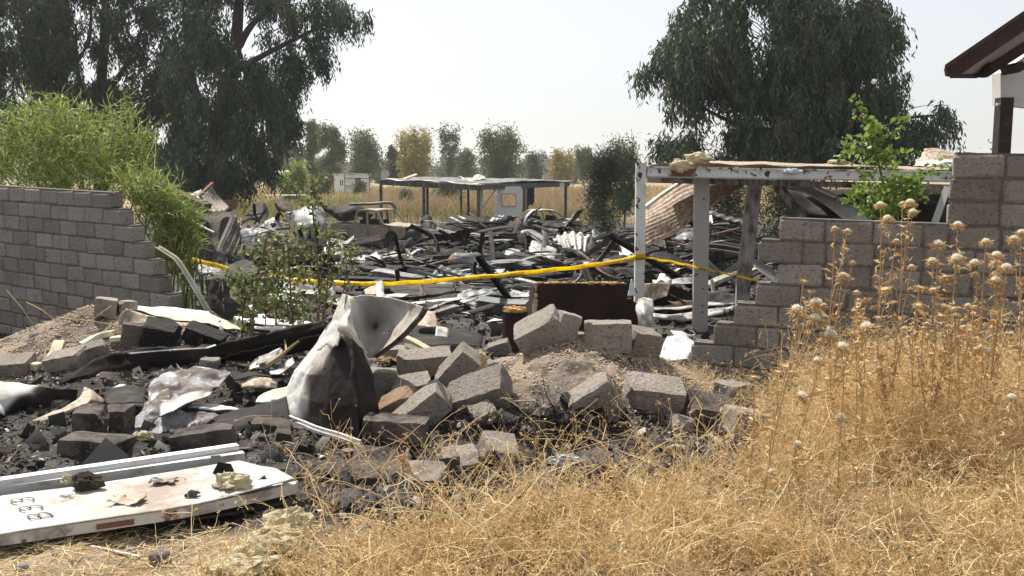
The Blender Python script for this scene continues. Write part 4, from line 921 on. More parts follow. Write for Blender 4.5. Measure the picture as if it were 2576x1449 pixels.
# white board walls with a window opening
def slab(par, P, th, mat, name): return MB().prism(P, (0, th, 0)).obj(name, mat, par)
Yb = 54.6
def wq(*pts): return [W(u, v, Yb) for u, v in pts]
slab(sh, wq((1209, 469), (1250, 470), (1247, 478), (1209, 476)), .06, 'cabin_white', 'wall_board')
slab(sh, wq((1209, 476), (1215, 476), (1214, 540), (1209, 545)), .06, 'cabin_white', 'wall_board')
slab(sh, wq((1243, 478), (1250, 476), (1216, 522), (1210, 524)), .05, 'cabin_white', 'wall_board')
for P in (((1256, 470), (1311, 469), (1311, 488), (1261, 488)), ((1252, 488), (1262, 488), (1262, 519), (1248, 519)), ((1297, 488), (1311, 488), (1311, 519), (1299, 519)), ((1247, 519), (1311, 519), (1310, 545), (1240, 548)), ((1250, 470), (1256, 470), (1261, 488), (1252, 488))):
    slab(sh, wq(*P), .06, 'cabin_white', 'wall_board')
f_ = MB()
for p, q in (((1262, 488), (1297, 488)), ((1262, 519), (1299, 519)), ((1262, 488), (1262, 519)), ((1297, 488), (1298, 519))): f_.bar([W(*p, Yb-.03), W(*q, Yb-.03)], .05, .05, (0, 1, 0.01))
f_.obj('window_frame', 'grey_steel', sh)
slab(sh, [W(u, v, 57.4) for u, v in ((1324, 461), (1420, 460), (1420, 469), (1324, 470))], .05, 'cabin_white', 'fascia')
sheet('hanging_cloth', [[(1331, 465, 56), (1337, 463, 56.2), (1343, 470, 56)], [(1326, 488, 55.9), (1336, 484, 56.2), (1345, 490, 55.9)], [(1326, 505, 55.9), (1334, 503, 56.1), (1345, 506, 56)], [(1329, 520, 55.9), (1335, 516, 56), (1340, 518, 56)]], 'cloth_dark', 'dark cloth hanging from the shelter roof right of the white wall', 'cloth', crumple=(.10, 1.5))
sheet('tin_sheet', [[(1153, 441, 57), (1175, 446, 57.4), (1200, 443, 57.2), (1222, 447, 57)], [(1164, 453, 56), (1185, 456, 56), (1205, 452, 56.2), (1222, 454, 56)]], 'tin_cream', 'pale crumpled sheet lying on the shelter roof', crumple=(.22, 1.1), res=(20, 12))
sheet('plank', Q([(1013, 449), (1048, 437), (1050, 441), (1018, 452)], 57.5, .4), 'wood_pale', 'short board lying tilted on the shelter roof, left of the pale sheet', 'board', crumple=(.01, 1), thick=.06)

# ---- named twisted pieces in the middle of the field
S_ = [
 # label, mat, Y, rows/quads, kw
 ('long black ribbed sheet lying in front of the pickup', 'char', [[(860, 612, 45), (905, 600, 45.3), (957, 591, 45.5)], [(868, 624, 44), (915, 616, 44), (960, 604, 44)]], dict(corr=(.06, 4, 1), crumple=(.05, 1))),
 ('small curled pale sheet under the pickup bed', 'tin_pale', [[(848, 598, 45.4), (868, 608, 45.2), (892, 592, 45.2)], [(850, 603, 44.9), (872, 614, 44.6), (890, 600, 44.8)]], dict(crumple=(.04, 1.2))),
 ('tall brown leaf-shaped sheet standing right of the pickup wheel', 'char_brown', [[(1032, 596, 39), (1036, 597, 39), (1040, 600, 39)], [(1012, 612, 38.4), (1022, 616, 38.2), (1030, 622, 38.4)], [(1000, 642, 38), (1006, 650, 37.8), (1010, 655, 38)]], dict(crumple=(.05, 1))),
 ('black scorched sheet mound right of the pickup bonnet', 'char', [[(1062, 548, 46.5), (1078, 540, 46.8), (1092, 560, 46.5)], [(1058, 572, 46), (1080, 570, 45.6), (1104, 574, 46)], [(1060, 604, 45), (1085, 606, 44.6), (1110, 602, 44.8)]], dict(crumple=(.18, .9))),
 ('black slanted roof sheet in front of the white shelter wall', 'char', [[(1132, 541, 45.5), (1180, 544, 45.5), (1226, 551, 45.3)], [(1120, 558, 44.6), (1170, 564, 44.4), (1215, 566, 44.4)], [(1114, 570, 44), (1165, 578, 43.6), (1208, 580, 43.8)]], dict(crumple=(.06, .8))),
 ('black crumpled mass between the pickup and the slanted roof sheet', 'char', [[(1090, 566, 44), (1130, 572, 44.4), (1180, 570, 44), (1212, 578, 43.8)], [(1080, 586, 43), (1130, 588, 42.6), (1180, 590, 42.8), (1210, 594, 42.6)], [(1070, 612, 42), (1130, 610, 41.6), (1180, 614, 41.6), (1212, 612, 41.8)]], dict(crumple=(.22, .8), res=(26, 18))),
 ('small pale patch of sheet on the black slanted roof', 'tin_pale', Q([(1150, 541), (1160, 544), (1180, 554), (1172, 555)], 44.1, .5), dict(crumple=(.03, 2))),
 ('pale sheet propped behind the tall curled black leaf', 'tin_pale', [[(1240, 541, 42), (1254, 542, 42), (1270, 541, 42)], [(1226, 562, 41.4), (1240, 566, 41.2), (1252, 566, 41.4)], [(1212, 588, 41), (1222, 594, 40.6), (1234, 596, 40.8)]], dict(corr=(.04, 3, 0), crumple=(.05, 1))),
 ('tall black leaf of curled sheet with a torn tip, in the middle of the field', 'char', [[(1338, 527, 40), (1346, 526, 40), (1357, 523, 40.1)], [(1306, 540, 39.6), (1320, 546, 39.3), (1330, 552, 39.4)], [(1280, 556, 39.3), (1298, 566, 38.8), (1318, 574, 39)], [(1268, 574, 39), (1284, 580, 38.6), (1300, 586, 38.7)]], dict(crumple=(.05, 1))),
 ('grey spotted wall panel lying under the tall black leaf', 'tin_pale', Q([(1226, 590), (1314, 586), (1317, 616), (1230, 622)], 38, .9), dict(crumple=(.05, .8))),
 ('pale beige sheet leaning at the left of the crossed black struts', 'tin_pale', Q([(1164, 622), (1198, 608), (1200, 634), (1172, 644)], 35.5, .5), dict(crumple=(.05, 1))),
 ('bright ribbed sheet arched in the right of the field', 'tin_pale', [[(1390, 598, 34), (1420, 588, 34.2), (1452, 586, 34.2), (1487, 593, 34)], [(1398, 612, 33.2), (1425, 606, 33), (1455, 606, 33), (1478, 610, 33.2)], [(1412, 622, 32.6), (1435, 632, 32.2), (1456, 642, 32), (1472, 650, 32)]], dict(corr=(.05, 5, 0), crumple=(.04, 1), res=(25, 16))),
 ('dark folded end of the bright ribbed sheet', 'char_brown', [[(1485, 592, 33.9), (1490, 594, 33.6), (1496, 600, 33.6)], [(1474, 620, 32.6), (1486, 620, 32.2), (1500, 626, 32.3)], [(1473, 649, 32), (1488, 650, 31.6), (1506, 644, 31.8)]], dict(crumple=(.06, 1.2))),
 ('torn grey flap right of the bright ribbed sheet', 'tin_grey', [[(1488, 578, 36), (1498, 580, 36), (1510, 590, 35.8)], [(1490, 596, 35.4), (1504, 600, 35.2), (1518, 604, 35.4)]], dict(crumple=(.08, 1.3))),
 ('broad crumpled pale sheet below the bent ribbon of metal', 'tin_pale', [[(1338, 606, 33), (1368, 612, 33), (1404, 632, 32.8)], [(1330, 628, 32), (1362, 636, 31.6), (1398, 646, 31.7)], [(1334, 648, 31.4), (1366, 654, 31), (1400, 656, 31.2)]], dict(crumple=(.12, 1.1))),
 ('pale wavy sheet lying left of the dark upright plate', 'tin_pale', [[(1296, 618, 33), (1304, 622, 33), (1310, 632, 32.8)], [(1262, 640, 31.8), (1282, 640, 31.6), (1304, 646, 31.6)], [(1238, 656, 31), (1270, 660, 30.6), (1310, 660, 30.8)]], dict(crumple=(.12, 1.1))),
 ('white crumpled tarpaulin left of the rusty white post', 'tin_white', [[(1562, 622, 30), (1576, 614, 30.2), (1590, 616, 30)], [(1560, 636, 29.4), (1580, 632, 29), (1600, 634, 29.3)], [(1564, 648, 29), (1582, 648, 28.6), (1604, 646, 28.9)]], dict(crumple=(.20, 2.2), res=(18, 16))),
 ('black leaf-shaped sheet lying left of the white tarpaulin', 'char', [[(1420, 652, 29), (1450, 649, 29.2), (1516, 660, 29)], [(1425, 660, 28.4), (1460, 664, 28), (1514, 664, 28.4)]], dict(crumple=(.05, 1))),
 ('long grey-brown sheet below the tape, in the middle', 'char_brown', [[(978, 716, 21.5), (1060, 712, 21.6), (1150, 712, 21.6), (1268, 738, 21)], [(985, 730, 20.4), (1060, 734, 20.2), (1150, 738, 20.2), (1262, 745, 20.2)], [(1010, 742, 19.6), (1070, 748, 19.4), (1140, 748, 19.4), (1240, 752, 19.6)]], dict(crumple=(.07, .9))),
 ('bent panel with a pale top edge and a black face, right of the curled sheet', 'char', [[(1072, 752, 17.2), (1110, 744, 17.4), (1150, 742, 17.3)], [(1070, 764, 16.8), (1110, 758, 16.7), (1148, 754, 16.8)], [(1076, 786, 16.4), (1110, 778, 16.2), (1142, 768, 16.3)]], dict(crumple=(.05, 1.2))),
 ('white crumpled scrap between the black panel and the dark pipe', 'tin_pale', [[(1153, 742, 17.6), (1172, 744, 17.8), (1200, 748, 17.6)], [(1158, 756, 17), (1178, 760, 16.8), (1200, 766, 17)], [(1176, 768, 16.6), (1190, 772, 16.4), (1200, 776, 16.5)]], dict(crumple=(.07, 1.6))),
 ('curved brown end piece just right of the curled white sheet', 'tin_tan', [[(1050, 800, 10.4), (1072, 784, 10.6), (1094, 786, 10.6)], [(1046, 812, 10), (1074, 804, 9.9), (1100, 810, 10.1)], [(1052, 820, 9.8), (1078, 820, 9.7), (1100, 820, 9.8)]], dict(crumple=(.02, 2))),
 ('dark sheet with a pale upper edge lying behind the broken blocks', 'char', [[(1034, 818, 10.6), (1090, 818, 10.8), (1140, 828, 10.7), (1214, 846, 10.4)], [(1036, 836, 9.9), (1090, 838, 9.8), (1144, 846, 9.8), (1216, 856, 9.9)], [(1040, 868, 9.4), (1090, 872, 9.3), (1146, 872, 9.3), (1212, 872, 9.5)]], dict(crumple=(.03, 1.5))),
 ('whitish torn patch on the sheet behind the broken blocks', 'tin_pale', Q([(1098, 824), (1130, 828), (1124, 858), (1094, 850)], 9.55, .2), dict(crumple=(.025, 3))),
 ('pinkish scorched board lying left of the brown sofa', 'tin_tan', Q([(1222, 730), (1250, 722), (1270, 732), (1240, 738)], 18.4, .4), dict(crumple=(.03, 2))),
 ('white rag of metal left of the brown sofa top', 'tin_pale', [[(1276, 734, 17.4), (1300, 730, 17.6), (1330, 734, 17.4)], [(1274, 744, 17), (1300, 748, 16.8), (1334, 750, 17)]], dict(crumple=(.07, 2))),
]
for lab, mat, rows, kw in S_: sheet('tin_sheet', rows, mat, lab, **kw)
B_ = [
 ('bent black frame bar arching over the middle of the heap', [(1030, 616, 37), (1070, 600, 37), (1120, 592, 37), (1140, 606, 36.6), (1160, 636, 36), (1195, 652, 35.4)], .26, .12, 'char', .05),
 ('second bent bar inside the arching frame', [(1034, 620, 36.4), (1080, 610, 36.4), (1134, 614, 36.2), (1152, 636, 35.8), (1168, 656, 35.4)], .22, .10, 'char', .04),
 ('straight rusty bar slanting under the arching frame', [(1038, 621, 36), (1090, 636, 35.4), (1144, 652, 35)], .16, .08, 'dark_steel', .03),
 ('long black trough lying across the field behind the tape', [(880, 652, 31), (960, 656, 31), (1080, 660, 31), (1196, 655, 31)], .40, .22, 'char', .05),
 ('long ribbed strip slanting down to the right, upper one', [(912, 661, 28.5), (1000, 676, 27.6), (1122, 699, 26)], .30, .12, 'char', .05),
 ('long ribbed strip slanting down to the right, lower one', [(906, 667, 27.5), (980, 680, 26.8), (1060, 694, 26)], .28, .12, 'char_brown', .05),
 ('long pale-edged flange running down to the tape', [(940, 680, 25), (1010, 690, 24.4), (1090, 704, 23.6)], .30, .16, 'tin_grey', .04),
 ('long pale strip continuing below the tape towards the sofa', [(1104, 711, 23), (1160, 719, 22.4), (1224, 729, 21.8)], .24, .12, 'tin_grey', .03),
 ('pale lath lying flat left of the crossed laths', [(920, 651, 33), (995, 634, 33.8)], .14, .06, 'tin_pale', .02),
 ('short pale lath just below the flat pale lath', [(930, 655, 32.6), (1000, 641, 33)], .12, .05, 'tin_pale', .02),
 ('pale lath rising to the right at the crossing', [(1011, 655, 33), (1054, 627, 33.6)], .14, .06, 'tin_pale', .01),
 ('pale lath crossing the other from upper left', [(1022, 626, 33), (1044, 659, 32.6)], .13, .06, 'wood_pale', .01),
 ('pale lath on the slanted black roof sheet', [(1133, 546, 44.6), (1160, 560, 44), (1182, 575, 43.6)], .14, .05, 'tin_pale', .03),
 ('pale rib along the edge of the tall black leaf', [(1344, 527, 39.6), (1328, 545, 39.3), (1322, 565, 39), (1318, 584, 38.8)], .18, .06, 'tin_grey', .04),
 ('thin torn spike at the tip of the tall black leaf', [(1340, 530, 39.9), (1352, 525, 39.8), (1360, 520, 39.9)], .10, .05, 'char', .02),
 ('wide bent ribbon of grey metal sweeping down to the right', [(1312, 590, 35), (1326, 580, 35), (1346, 590, 34.6), (1372, 608, 34), (1405, 622, 33.5), (1434, 626, 33.4)], .42, .07, 'tin_grey', .05),
 ('black upright plate under the start of the bent ribbon', [(1312, 588, 34.6), (1314, 610, 34.2), (1312, 634, 33.8)], .30, .08, 'char', .03),
 ('black upright stub at the end of the bent ribbon', [(1412, 628, 32.5), (1411, 652, 32), (1409, 674, 31.6)], .28, .10, 'char', .02),
 ('short black bar rising right from the upright stub', [(1418, 634, 32.4), (1440, 618, 32.6)], .2, .08, 'char', .0),
 ('long dark curved sheet edge in front of the pale wavy sheet', [(1292, 638, 31), (1330, 646, 30.6), (1370, 656, 30.2), (1404, 658, 30)], .46, .26, 'char_brown', .05),
 ('dark grey trough left of the curved sheet edge', [(1196, 672, 28), (1240, 664, 28), (1300, 660, 28), (1338, 666, 27.6)], .40, .22, 'dark_steel', .06),
 ('dark strut rising to the right in front of the spotted panel', [(1212, 634, 35), (1240, 624, 35), (1268, 612, 35)], .16, .08, 'dark_steel', .0),
 ('pale strut continuing up from the dark strut', [(1269, 614, 35.2), (1300, 598, 35.4)], .14, .06, 'tin_pale', .0),
 ('dark rail slanting down behind the bent ribbon', [(1342, 565, 38), (1376, 578, 37), (1412, 594, 36.4)], .20, .10, 'char', .0),
 ('left black strut of the crossed pair', [(1180, 604, 35), (1192, 630, 34.6), (1196, 660, 34.2)], .20, .10, 'char', .04),
 ('right black strut of the crossed pair', [(1212, 602, 35), (1202, 630, 34.6), (1216, 660, 34)], .18, .10, 'char', .05),
 ('thin rail leaning against the crossed struts', [(1162, 614, 35.4), (1196, 604, 35), (1230, 640, 34.4)], .12, .08, 'dark_steel', .02),
 ('dark square pipe lying left of the brown sofa', [(1202, 752, 16.4), (1270, 760, 16.2), (1334, 762, 16)], .28, .20, 'dark_steel', .0),
 ('pale-edged strip below the black bent panel', [(1086, 788, 15.4), (1150, 768, 15.8)], .12, .10, 'tin_grey', .0),
 ('long scorched beam between the tape and the dark pipe', [(1150, 728, 19.6), (1220, 738, 19), (1330, 752, 18.2)], .24, .14, 'char_brown', .03),
 ('long black beam right of the middle, just under the tape', [(1290, 706, 24), (1380, 690, 25), (1470, 682, 26)], .28, .14, 'char', .05),
 ('thin bent rod standing below the tape', [(1432, 716, 24), (1456, 700, 24), (1468, 674, 24.2)], .08, .05, 'tin_grey', .0),
 ('black curved strip hanging beside the thin bent rod', [(1470, 676, 24), (1478, 694, 23.8), (1486, 710, 23.6)], .18, .05, 'char', .0),
 ('pale thin strip running from the tape to the sofa back', [(1300, 700, 23), (1350, 712, 22), (1390, 720, 21.4)], .14, .06, 'tin_pale', .02),
]
for lab, pts, wd, ht, mat, bend in B_: beam('metal_strip', lab, pts, wd, ht, mat, 'metal strip', bend)
m = MB(); c = W(1146, 741, 19.2)
pts = [c+Vector((0, 0, .0)), c+Vector((0, 0, .14))]+[c+Vector((.045*math.sin(a), 0, .185-.045*math.cos(a))) for a in np.linspace(0, 5.6, 9)]
m.tube(pts, .016, .014, 6); m.box(c, (.12, .1, .03)); m.obj('tie_ring', 'dark_steel', label='dark ring bolt standing on the long sheet below the tape', cat='ring bolt')

# ---- scattered scrap: a few bent shapes, many copies
def scrap_meshes():
    out = {'strip': [], 'flake': [], 'ribbed': [], 'channel': []}
    for k in range(4):
        for kind in out:
            if kind == 'strip': rows = [[Vector((x, y*.11+.06*math.sin(3*x+k), .12*math.sin(2.2*x+k)+.05*math.sin(5*x))) for x in np.linspace(-.9, .9, 7)] for y in (-1, 1)]; kw = dict(res=(15, 3), crumple=(.02, 3))
            elif kind == 'flake': rows = [[Vector((x*.45+.08*y*math.sin(k), y*.38, .22*math.sin(1.7*x+k)*math.cos(1.3*y+k*.7))) for x in (-1, -.3, .4, 1)] for y in (-1, -.2, .5, 1)]; kw = dict(res=(10, 10), crumple=(.07, 2.4), tear=.25)
            elif kind == 'ribbed': rows = [[Vector((x*.6, y*.42, .18*math.sin(1.5*y+k)+.05*x*x)) for x in (-1, 0, 1)] for y in (-1, 0, 1)]; kw = dict(corr=(.028, 5, 0), res=(21, 8), crumple=(.04, 1.5), tear=.2)
            else: rows = None
            if rows: o = sheet('metal_scrap', rows, 'char', crumple=kw.pop('crumple'), seed=k*3.3+1, **kw); me = o.data; bpy.data.objects.remove(o)
            else:
                mb = MB(); s = k*1.7; P = [Vector((x, .05*math.sin(2*x+s), .10*math.sin(1.6*x+s))) for x in np.linspace(-1.1, 1.1, 7)]
                mb.bar(P, .14, .012); mb.bar([p+Vector((0, -.065, -.045)) for p in P], .012, .09); mb.bar([p+Vector((0, .065, -.045)) for p in P], .012, .09); me = mesh_np('metal_scrap', mb.v, mb.f, 'char')
            out[kind].append(me)
    return out
SM = scrap_meshes(); SMM = {}
def scrap(kind, mat, pos, eul, sc, label, group):
    k = rnd.randrange(4); key = (kind, k, mat)
    if key not in SMM:
        me = SM[kind][k].copy(); me.materials.clear(); me.materials.append(MATS[mat]); SMM[key] = me
    o = bpy.data.objects.new({'strip': 'metal_strip', 'flake': 'metal_scrap', 'ribbed': 'ribbed_sheet', 'channel': 'steel_channel'}[kind], SMM[key]); COL.objects.link(o)
    o.location = pos; o.rotation_euler = eul; o.scale = sc
    if kind != 'channel': md = o.modifiers.new('thickness', 'SOLIDIFY'); md.thickness = .006
    tag(o, label, 'scrap metal', group)
ZONES = [(600, 900, 640, 700, 34, 'behind the saplings'), (880, 1300, 622, 700, 78, 'between pickup and tape'), (1200, 1600, 615, 700, 70, 'left of the rusty post'),
         (880, 1330, 705, 800, 46, 'in front of the tape'), (1330, 1600, 670, 720, 18, 'behind the brown sofa'), (1630, 1960, 565, 700, 52, 'inside the cabin frame'), (1640, 1900, 705, 800, 26, 'low between the steel posts')]
words_m = {'char': 'black', 'tin_grey': 'grey', 'tin_pale': 'pale', 'char_brown': 'brown scorched', 'dark_steel': 'dark grey', 'rusty_tin': 'rusty brown'}
words_k = {'strip': 'bent strip', 'flake': 'crumpled scrap', 'ribbed': 'torn ribbed sheet', 'channel': 'buckled channel'}
for u0, u1, v0, v1, cnt, where, heap in [z_+(None,) for z_ in ZONES]+[(1135, 1300, 575, 640, 34, 'heaped right of the pickup', (33, 9)), (1300, 1500, 580, 640, 30, 'heaped below the shelter', (33, 8)), (600, 740, 560, 640, 14, 'in the left heap', (29, 2.5)), (1640, 1880, 560, 640, 24, 'heaped behind the steel posts', (20, 9))]:
    for _ in range(int(cnt*1.15)):
        u, v = rnd.uniform(u0, u1), rnd.uniform(v0, v1)
        p = W(u, v, heap[0]+(v1-v)/(v1-v0)*heap[1]) if heap else G(u, v)
        if p.y > 53: continue
        over = 835 < u < 1095 and v < 690
        if over and v < 668: continue
        kind = rnd.choices(('strip', 'flake', 'ribbed', 'channel'), (.44, .14, .10, .32))[0]
        mat = rnd.choices(('char', 'tin_grey', 'tin_pale', 'char_brown', 'dark_steel', 'rusty_tin'), (.46, .14, .08, .13, .10, .09))[0]
        s = rnd.uniform(.40, 1.0)*min(1.4, .5+p.y/42)*(.7 if kind == 'flake' else 1); flat = rnd.random() < .8 or over
        if heap and u < 760: s *= .6
        e = (rnd.uniform(-.35, .35), rnd.uniform(-.25, .25), rnd.gauss(0, .45)+(math.pi if rnd.random() < .5 else 0)) if flat else (rnd.uniform(-.9, .9), rnd.uniform(-.8, .8), rnd.uniform(0, 6.28))
        sx = s*rnd.uniform(.9, 2.0); yw = math.sin(e[2])*math.cos(e[2]); up_ = -math.sin(e[1])*math.cos(e[2])
        att = 'tipped on edge' if not flat else ('lying level' if abs(up_) < .07 and abs(yw) < .25 else ('rising to the right' if up_ > .1 else ('rising to the left' if up_ < -.1 else ('pointing away right' if yw > 0 else 'pointing away left'))))
        lab = f"{'long' if sx > 1.35 else ('short' if sx < .75 else 'medium')} {words_m[mat]} {words_k[kind]} {att}, {where}"
        scrap(kind, mat, (p.x, p.y, p.z+rnd.uniform(.04, .20 if flat else .35)*(.6+p.y/45)), e, (sx, s*rnd.uniform(.6, 1.2), s*.85), lab, lab)
# loose chips of ash, cinder and torn tin over the burnt ground
n = 30000
vv = rng.uniform(0, 1, n); ys_ = 4.2*np.exp(vv*math.log(52/4.2)); uu = rng.uniform(-150, 2200, n); xs = (uu-CU)/F*ys_
chm = masks(xs, ys_)[0]; ok = (rng.random(n) < chm*(1-masks(xs, ys_)[2])); xs, ys_ = xs[ok], ys_[ok]; n = len(xs)
z = gz(xs, ys_); sz = np.exp(rng.normal(0, .6, n))*(.006+.0019*ys_)
c = np.stack([xs, ys_, z+sz*.35], 1); a = unit(n)*sz[:, None]; b = np.cross(a, unit(n)); c2 = np.cross(a, b); c2 /= np.linalg.norm(c2, axis=1, keepdims=True); c2 *= sz[:, None]*.25
V = np.stack([c+a, c+b, c-a*.8, c-b*.9, c+c2], 1); V[:, :, 2] = np.maximum(V[:, :, 2], z[:, None]-.01)
Fc = (np.arange(n)[:, None, None]*5+np.array([[0, 1, 4], [1, 2, 4], [2, 3, 4], [3, 0, 4]])[None]).reshape(-1, 3)
obj('ash_debris', V.reshape(-1, 3), Fc, 'debris', kind='stuff', label='ash, cinders and bits of torn tin strewn over the burnt ground', cat='debris')

# ================================================================== COLLAPSED CABIN FRAME ON THE RIGHT
Yf = 13.5
fr = thing('cabin_frame', 'rusty white steel frame of a burnt portable cabin, its roof beam tilting right', 'cabin frame', W(1612, 800, Yf))
def gp(p): return Vector((p.x, p.y, gzf(p.x, p.y)-.08))
tl = W(1612, 410, Yf); MB().bar([gp(W(1607, 800, Yf)), tl], .135, .135, (0, 1, 0)).obj('corner_post', 'white_paint', fr)
b0, b1 = W(1627, 432, Yf), W(2480, 446, 13.9)
MB().bar([b0, b1], .09, .155).obj('roof_beam', 'white_paint', fr)
MB().bar([b0+Vector((0, -.055, .065)), b1+Vector((0, -.055, .065))], .03, .02).obj('beam_lip', 'white_paint', fr)
MB().bar([b0+Vector((0, -.056, -.07)), b1+Vector((0, -.056, -.07))], .03, .02).obj('beam_lip', 'grey_steel', fr)
q0, q1 = W(1627, 452, 14.4), W(2480, 474, 14.6); MB().bar([q0, q1], .08, .09).obj('inner_beam', 'burnt_steel', fr)
p2t = W(1767, 446, 13.9); p2b = W(1763, 800, 13.9)
m = MB(); P = [gp(p2b), p2t]
m.bar(P, .205, .012, (0, 1, 0)); m.bar([p+Vector((-.10, .05, 0)) for p in P], .012, .11, (0, 1, 0)); m.bar([p+Vector((.10, .05, 0)) for p in P], .012, .11, (0, 1, 0)); m.obj('channel_post', 'grey_steel', fr)
h_ = MB()
for v in (500, 725, 768, 785):
    c = p2b.lerp(p2t, (800-v)/(800-446))+Vector((.02, -.012, 0)); h_.tube([c, c+Vector((0, .004, 0))], .014, .014, 8)
h_.obj('bolt_hole', 'window_dark', fr)
m = MB(); P = [gp(W(1868, 768, 15)), W(1872, 700, 14.9), W(1886, 590, 14.8), W(1900, 462, 14.6)]
m.bar(P, .20, .012, (0, 1, 0)); m.bar([p+Vector((.10, .05, 0)) for p in P], .012, .12, (0, 1, 0)); m.bar([p+Vector((-.10, .05, 0)) for p in P], .012, .10, (0, 1, 0)); m.obj('leaning_post', 'burnt_steel', fr)
# roof skin on the beam, sagging behind it
sheet('roof_sheet', [[(1634, 417, 13.5), (1800, 414, 13.5), (2000, 417, 13.6), (2250, 422, 13.8), (2420, 428, 13.9)], [(1634, 419, 14.4), (1800, 408, 14.5), (2000, 412, 14.6), (2250, 420, 14.8), (2420, 426, 14.9)], [(1650, 424, 15.6), (1800, 420, 15.8), (2000, 422, 16), (2250, 432, 16), (2420, 436, 16)]], 'tin_tan', parent=fr, crumple=(.03, 1.2), res=(40, 10))
sheet('corrugated_sheet', [[(1880, 455, 15.6), (1800, 452, 15.9), (1728, 449, 16), (1668, 489, 15.8), (1622, 522, 15.6)], [(1872, 464, 15.2), (1810, 478, 15.3), (1745, 505, 15.2), (1680, 540, 15), (1622, 566, 14.9)], [(1862, 470, 15), (1800, 505, 14.8), (1745, 550, 14.6), (1690, 590, 14.5), (1622, 620, 14.4)]], 'tin_tan',
      'tan corrugated sheet sagging from the cabin frame down to the left post', 'corrugated sheet', corr=(.022, 11, 1), crumple=(.02, 1.5), res=(26, 45))
beam('steel_bar', 'white edge strip along the top of the sagging corrugated sheet', [(1622, 521, 15.5), (1668, 487, 15.7), (1730, 447, 15.9)], .05, .04, 'white_paint', 'strip', .0, lip=False)
for lab, mat, rows, kw in [
 ('dark sooty roof panel hanging at the right behind the block wall', 'char', [[(2010, 470, 16), (2150, 474, 16), (2400, 480, 16)], [(2060, 520, 15.2), (2180, 530, 15), (2400, 530, 15)], [(2140, 575, 14.6), (2250, 580, 14.4), (2400, 580, 14.5)]], dict(crumple=(.10, .9))),
 ('black panel fallen inside the frame, left of the green leafy plant', 'char', [[(1950, 470, 16.6), (2020, 480, 16.6), (2100, 490, 16.6)], [(2000, 520, 16), (2080, 530, 15.8), (2160, 550, 15.8)], [(2060, 585, 15.6), (2120, 590, 15.4), (2200, 595, 15.4)]], dict(crumple=(.10, 1))),
 ('white slanted sandwich panel falling to the right inside the frame', 'tin_white', [[(1985, 466, 15.3), (2050, 470, 15.3), (2070, 476, 15.2)], [(2060, 505, 14.8), (2110, 508, 14.7), (2130, 510, 14.7)], [(2120, 550, 14.4), (2180, 552, 14.3), (2215, 545, 14.3)]], dict(crumple=(.015, 1.5))),
 ('beige sheet edge standing behind the dark roof panel at the tall wall', 'tin_tan', [[(2280, 476, 15.8), (2330, 474, 15.8), (2382, 478, 15.8)], [(2290, 540, 15.2), (2330, 545, 15.2), (2375, 560, 15.1)]], dict(crumple=(.04, 1.2), corr=(.02, 5, 1))),
]: sheet('tin_sheet', rows, mat, lab, **kw)
for lab, pts, wd, ht, mat in [
 ('dark rafter slanting down right behind the scorched leaning post', [(1952, 462, 15.4), (2000, 520, 15.2), (2040, 580, 15)], .12, .10, 'burnt_steel'),
 ('white flange on the upper edge of the slanted sandwich panel', [(2050, 470, 15.0), (2130, 508, 14.6), (2210, 546, 14.2)], .07, .04, 'white_paint'),
 ('dark crossbar under the slanted sandwich panel', [(2030, 545, 15), (2100, 552, 14.8), (2180, 560, 14.6)], .10, .08, 'char'),
 ('pale strip leaning against the edge of the tall wall part', [(2352, 560, 13.4), (2384, 470, 13.6)], .09, .04, 'grey_steel')]:
    beam('steel_bar', lab, pts, wd, ht, mat, 'bar', .0, lip=False)
